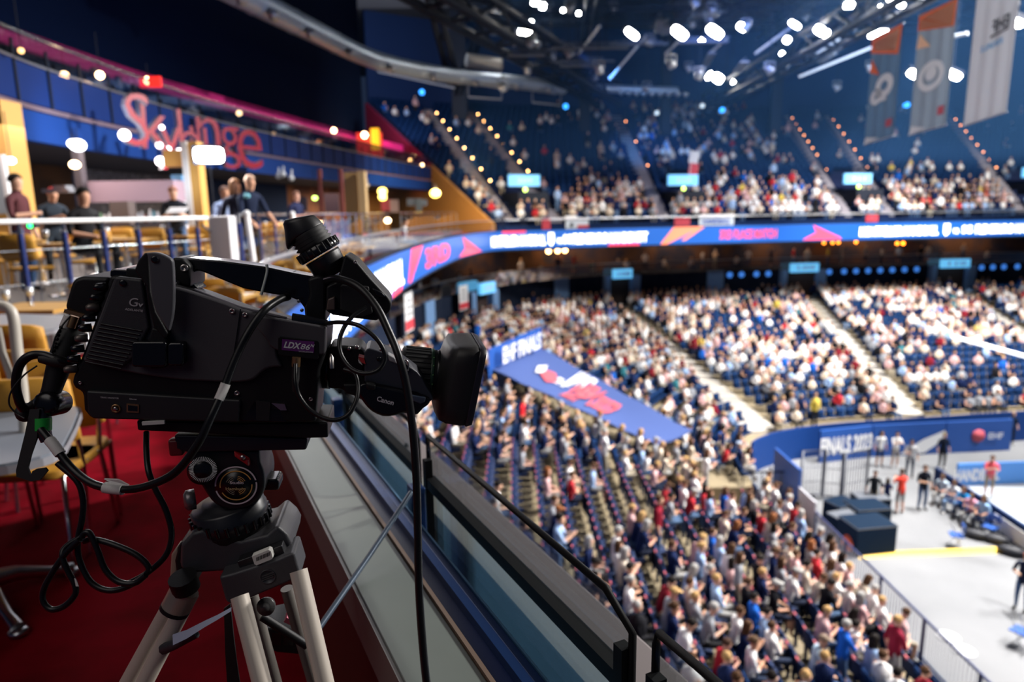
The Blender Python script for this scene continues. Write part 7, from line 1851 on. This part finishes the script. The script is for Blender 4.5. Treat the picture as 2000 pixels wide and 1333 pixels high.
mb = MB(); mb.sphere(PD(50, 806, 1.0), (.013, .015, .014), 12, 8); mb.tube([PD(50, 806, 1.0), PD(75, 790, 1.0)], .010, 10); hpart('joint_ball', mb, M_rub)
mb = MB(); mb.tube([PD(84, 800, .99), PD(84, 840, .985), PD(92, 862, .985)], [.011, .010, .008], 12); hpart('lower_bar', mb, mat('bar_navy_black', (.01, .01, .018), .4))
mb = MB(); mb.tube([PD(84, 817, .985), PD(84, 841, .985)], .0112, 14); hpart('green_tape', mb, mat('tape_green', (.01, .36, .04), .5))
mb = MB(); C = [(PD(58, 800, .975), PD(77, 800, .975)), (PD(48, 850, .975), PD(72, 856, .975)), (PD(38, 890, .975), PD(60, 890, .975)), (PD(31, 920, .975), PD(54, 915, .975)), (PD(32, 932, .975), PD(60, 930, .975)), (PD(60, 941, .975), PD(63, 921, .975)), (PD(78, 938, .975), PD(72, 916, .975)), (PD(93, 920, .975), PD(88, 914, .975))]
A_ = [a for a, b in C]; B_ = [b for a, b in C]; mb.strip(A_, B_, 0, True); mb.strip([b + FW*.003 for b in B_], [a + FW*.003 for a in A_], 0, True); mb.strip(A_, [a + FW*.003 for a in A_]); mb.strip(B_, [b + FW*.003 for b in B_]); hpart('grip_strap', mb, M_rub)
mb = MB(); mb.tube([PD(80, 700, .97), PD(110, 706, .97), PD(135, 711, .98), PD(158, 716, 1.0)], [.007, .009, .008, .009], 12); plug = hpart('cable_plug', mb, M_rub)
# ------------------------------------------------------------------ cables
M_cable = mat('cable_black', (.006, .006, .007), .36, spec=.35); M_thin = mat('wire_dark', (.02, .02, .02), .5)
def cable(pts, r, lab, dflt=.95, n=90, m=None, parts=()):
    P_ = [(p if len(p) == 3 else (*p, dflt)) for p in pts]; C = catmull([PD(*p) for p in P_], n); mb = MB(); mb.tube(C, r, 10)
    o = build('cable', mb, m or M_cable, label=lab, cat='cable')
    for (nm_, x0, x1, mm, rr_) in parts:
        a, b = int(n*x0), int(n*x1); mb = MB(); mb.tube(C[a:b+1], rr_, 10); build(nm_, mb, mm, parent=o)
    return o
cable([(637,548,1.0),(660,545,.97),(700,561,.95),(735,600,.94),(760,650,.93),(780,700,.92),(795,760,.92),(806,840,.92),(813,930,.92),(816,1040,.92),(818,1140,.92),(824,1240,.92),(834,1340,.92),(850,1420,.93)], .0055, 'long thick black cable hanging from the viewfinder down past the lens', n=120)
cable([(563,580,1.0),(545,586,.98),(515,608,.95),(485,650,.94),(458,705,.935),(436,762,.93),(412,815,.92),(385,870,.92),(340,925,.93),(280,952,.94),(230,956,.945),(180,945,.95),(140,915,.96),(105,870,.965),(80,840,.975)], .0056, 'thick black cable drooping from the handle in a wide curve under the camera body', n=120,
      parts=[('silver_tag', .345, .385, M_wtape, .0065), ('white_tape', .70, .755, M_wtape, .0078), ('white_tape', .905, .95, M_wtape, .0075)])
mb = MB(); C = [PD(205, 935, .935), PD(225, 940, .93), PD(250, 945, .93)]; mb.hexa([C[0], PD(232,936,.93), PD(253,947,.93), PD(225,946,.93)], [p + N*.003 for p in (C[0], PD(232,936,.93), PD(253,947,.93), PD(225,946,.93))]); build('tape_flag', mb, M_wtape, label='loose end of white tape wrapped round the drooping cable', cat='tape')
cable([(637,632,.99),(665,630,.97),(700,636,.955),(735,662,.95),(752,695,.95),(740,722,.95),(712,730,.95),(685,720,.955),(667,695,.96),(663,668,.965),(672,640,.97),(692,615,.98),(715,600,.99)], .0032, 'thin black cable looped between camera body and viewfinder')
cable([(577,712,.96),(577,745,.95),(585,775,.95),(610,805,.95),(648,821,.95),(678,812,.955),(695,785,.96),(699,755,.97),(692,730,.975),(672,722,.98)], .0032, 'thin black cable hanging in a loop below the purple badge')
mb = MB(); mb.tube([NP(579, 698, .024), NP(578, 716, .024)], .0062, 14); pl_ = build('coax_plug', mb, M_gold, label='brass coaxial plug under the purple badge', cat='plug'); mb = MB(); mb.tube([NP(578, 716, .024), NP(577, 742, .024), NP(576, 765, .022)], [.0056, .0055, .0035], 12); build('boot', mb, M_rub, parent=pl_)
mb = MB(); mb.tube([NP(572, 628, .0), NP(590, 628, .0), NP(612, 630, .0), NP(640, 632, .0)], [.012, .010, .008, .005], 12); build('cable_connector', mb, M_cs, label='black right-angled connector on top of the camera front housing', cat='connector')
cable([(150,712,.985),(115,704,.97),(85,694,.97),(58,696,.965),(38,715,.965),(31,750,.97),(38,785,.975),(47,800,.985)], .0062, 'thick short black cable curling from the camera rear to the pan handle')
cable([(137,618,.99),(122,636,.985),(108,660,.98),(101,690,.98)], .0012, 'fine dark wire at the rear adaptor', m=M_thin, n=30)
cable([(72,715,.96),(45,735,.96),(22,765,.96),(18,790,.965),(32,808,.97),(48,818,.97)], .0012, 'fine dark wire looping left of the pan handle', m=M_thin, n=40)
cable([(286,845,1.02),(286,880,1.0),(290,920,.98),(303,955,.98),(325,1000,.98),(335,1045,.98),(324,1085,.98),(290,1118,.98),(255,1138,.98),(240,1141,.98)], .0042, 'black cable dropping from the camera plate and bending back to the tied loops')
cable([(112,905,.96),(150,940,.96),(162,975,.96),(160,1015,.96),(152,1055,.96),(155,1095,.96),(178,1138,.96),(212,1154,.96),(250,1146,.96),(285,1122,.96),(288,1105,.96),(262,1082,.96),(215,1062,.96),(180,1054,.965),(165,1058,.97)], .0042, 'black cable hung in two wide tied loops over the red carpet', n=120)
cable([(160,1050,.955),(166,1041,.955),(176,1044,.955),(190,1075,.955),(205,1112,.955),(230,1136,.955),(262,1140,.955),(285,1124,.955)], .0042, 'inner black cable loop of the tied bundle')
cable([(156,1055,.95),(128,1082,.95),(105,1115,.95),(86,1150,.95),(84,1175,.95),(100,1191,.95),(125,1185,.95),(146,1163,.95),(146,1142,.95),(134,1120,.95),(122,1090,.95),(128,1070,.955),(160,1048,.96)], .0042, 'lowest teardrop-shaped loop of the tied black cable', n=90)
mb = MB(); mb.hexa([PD(145,1130,.945), PD(148,1131,.945), PD(154,1146,.945), PD(148,1146,.945)], [PD(145,1130,.943), PD(148,1131,.943), PD(154,1146,.943), PD(148,1146,.943)]); build('paper_tag', mb, M_wtape, label='tiny pale tag on the teardrop cable loop', cat='tag')
mb = MB(); mb.box(NP(300, 826, .006), (.03, .004, .005), TH); build('white_tie_end', mb, M_wtape, label='short white cable tie end sticking out under the camera body', cat='cable tie')
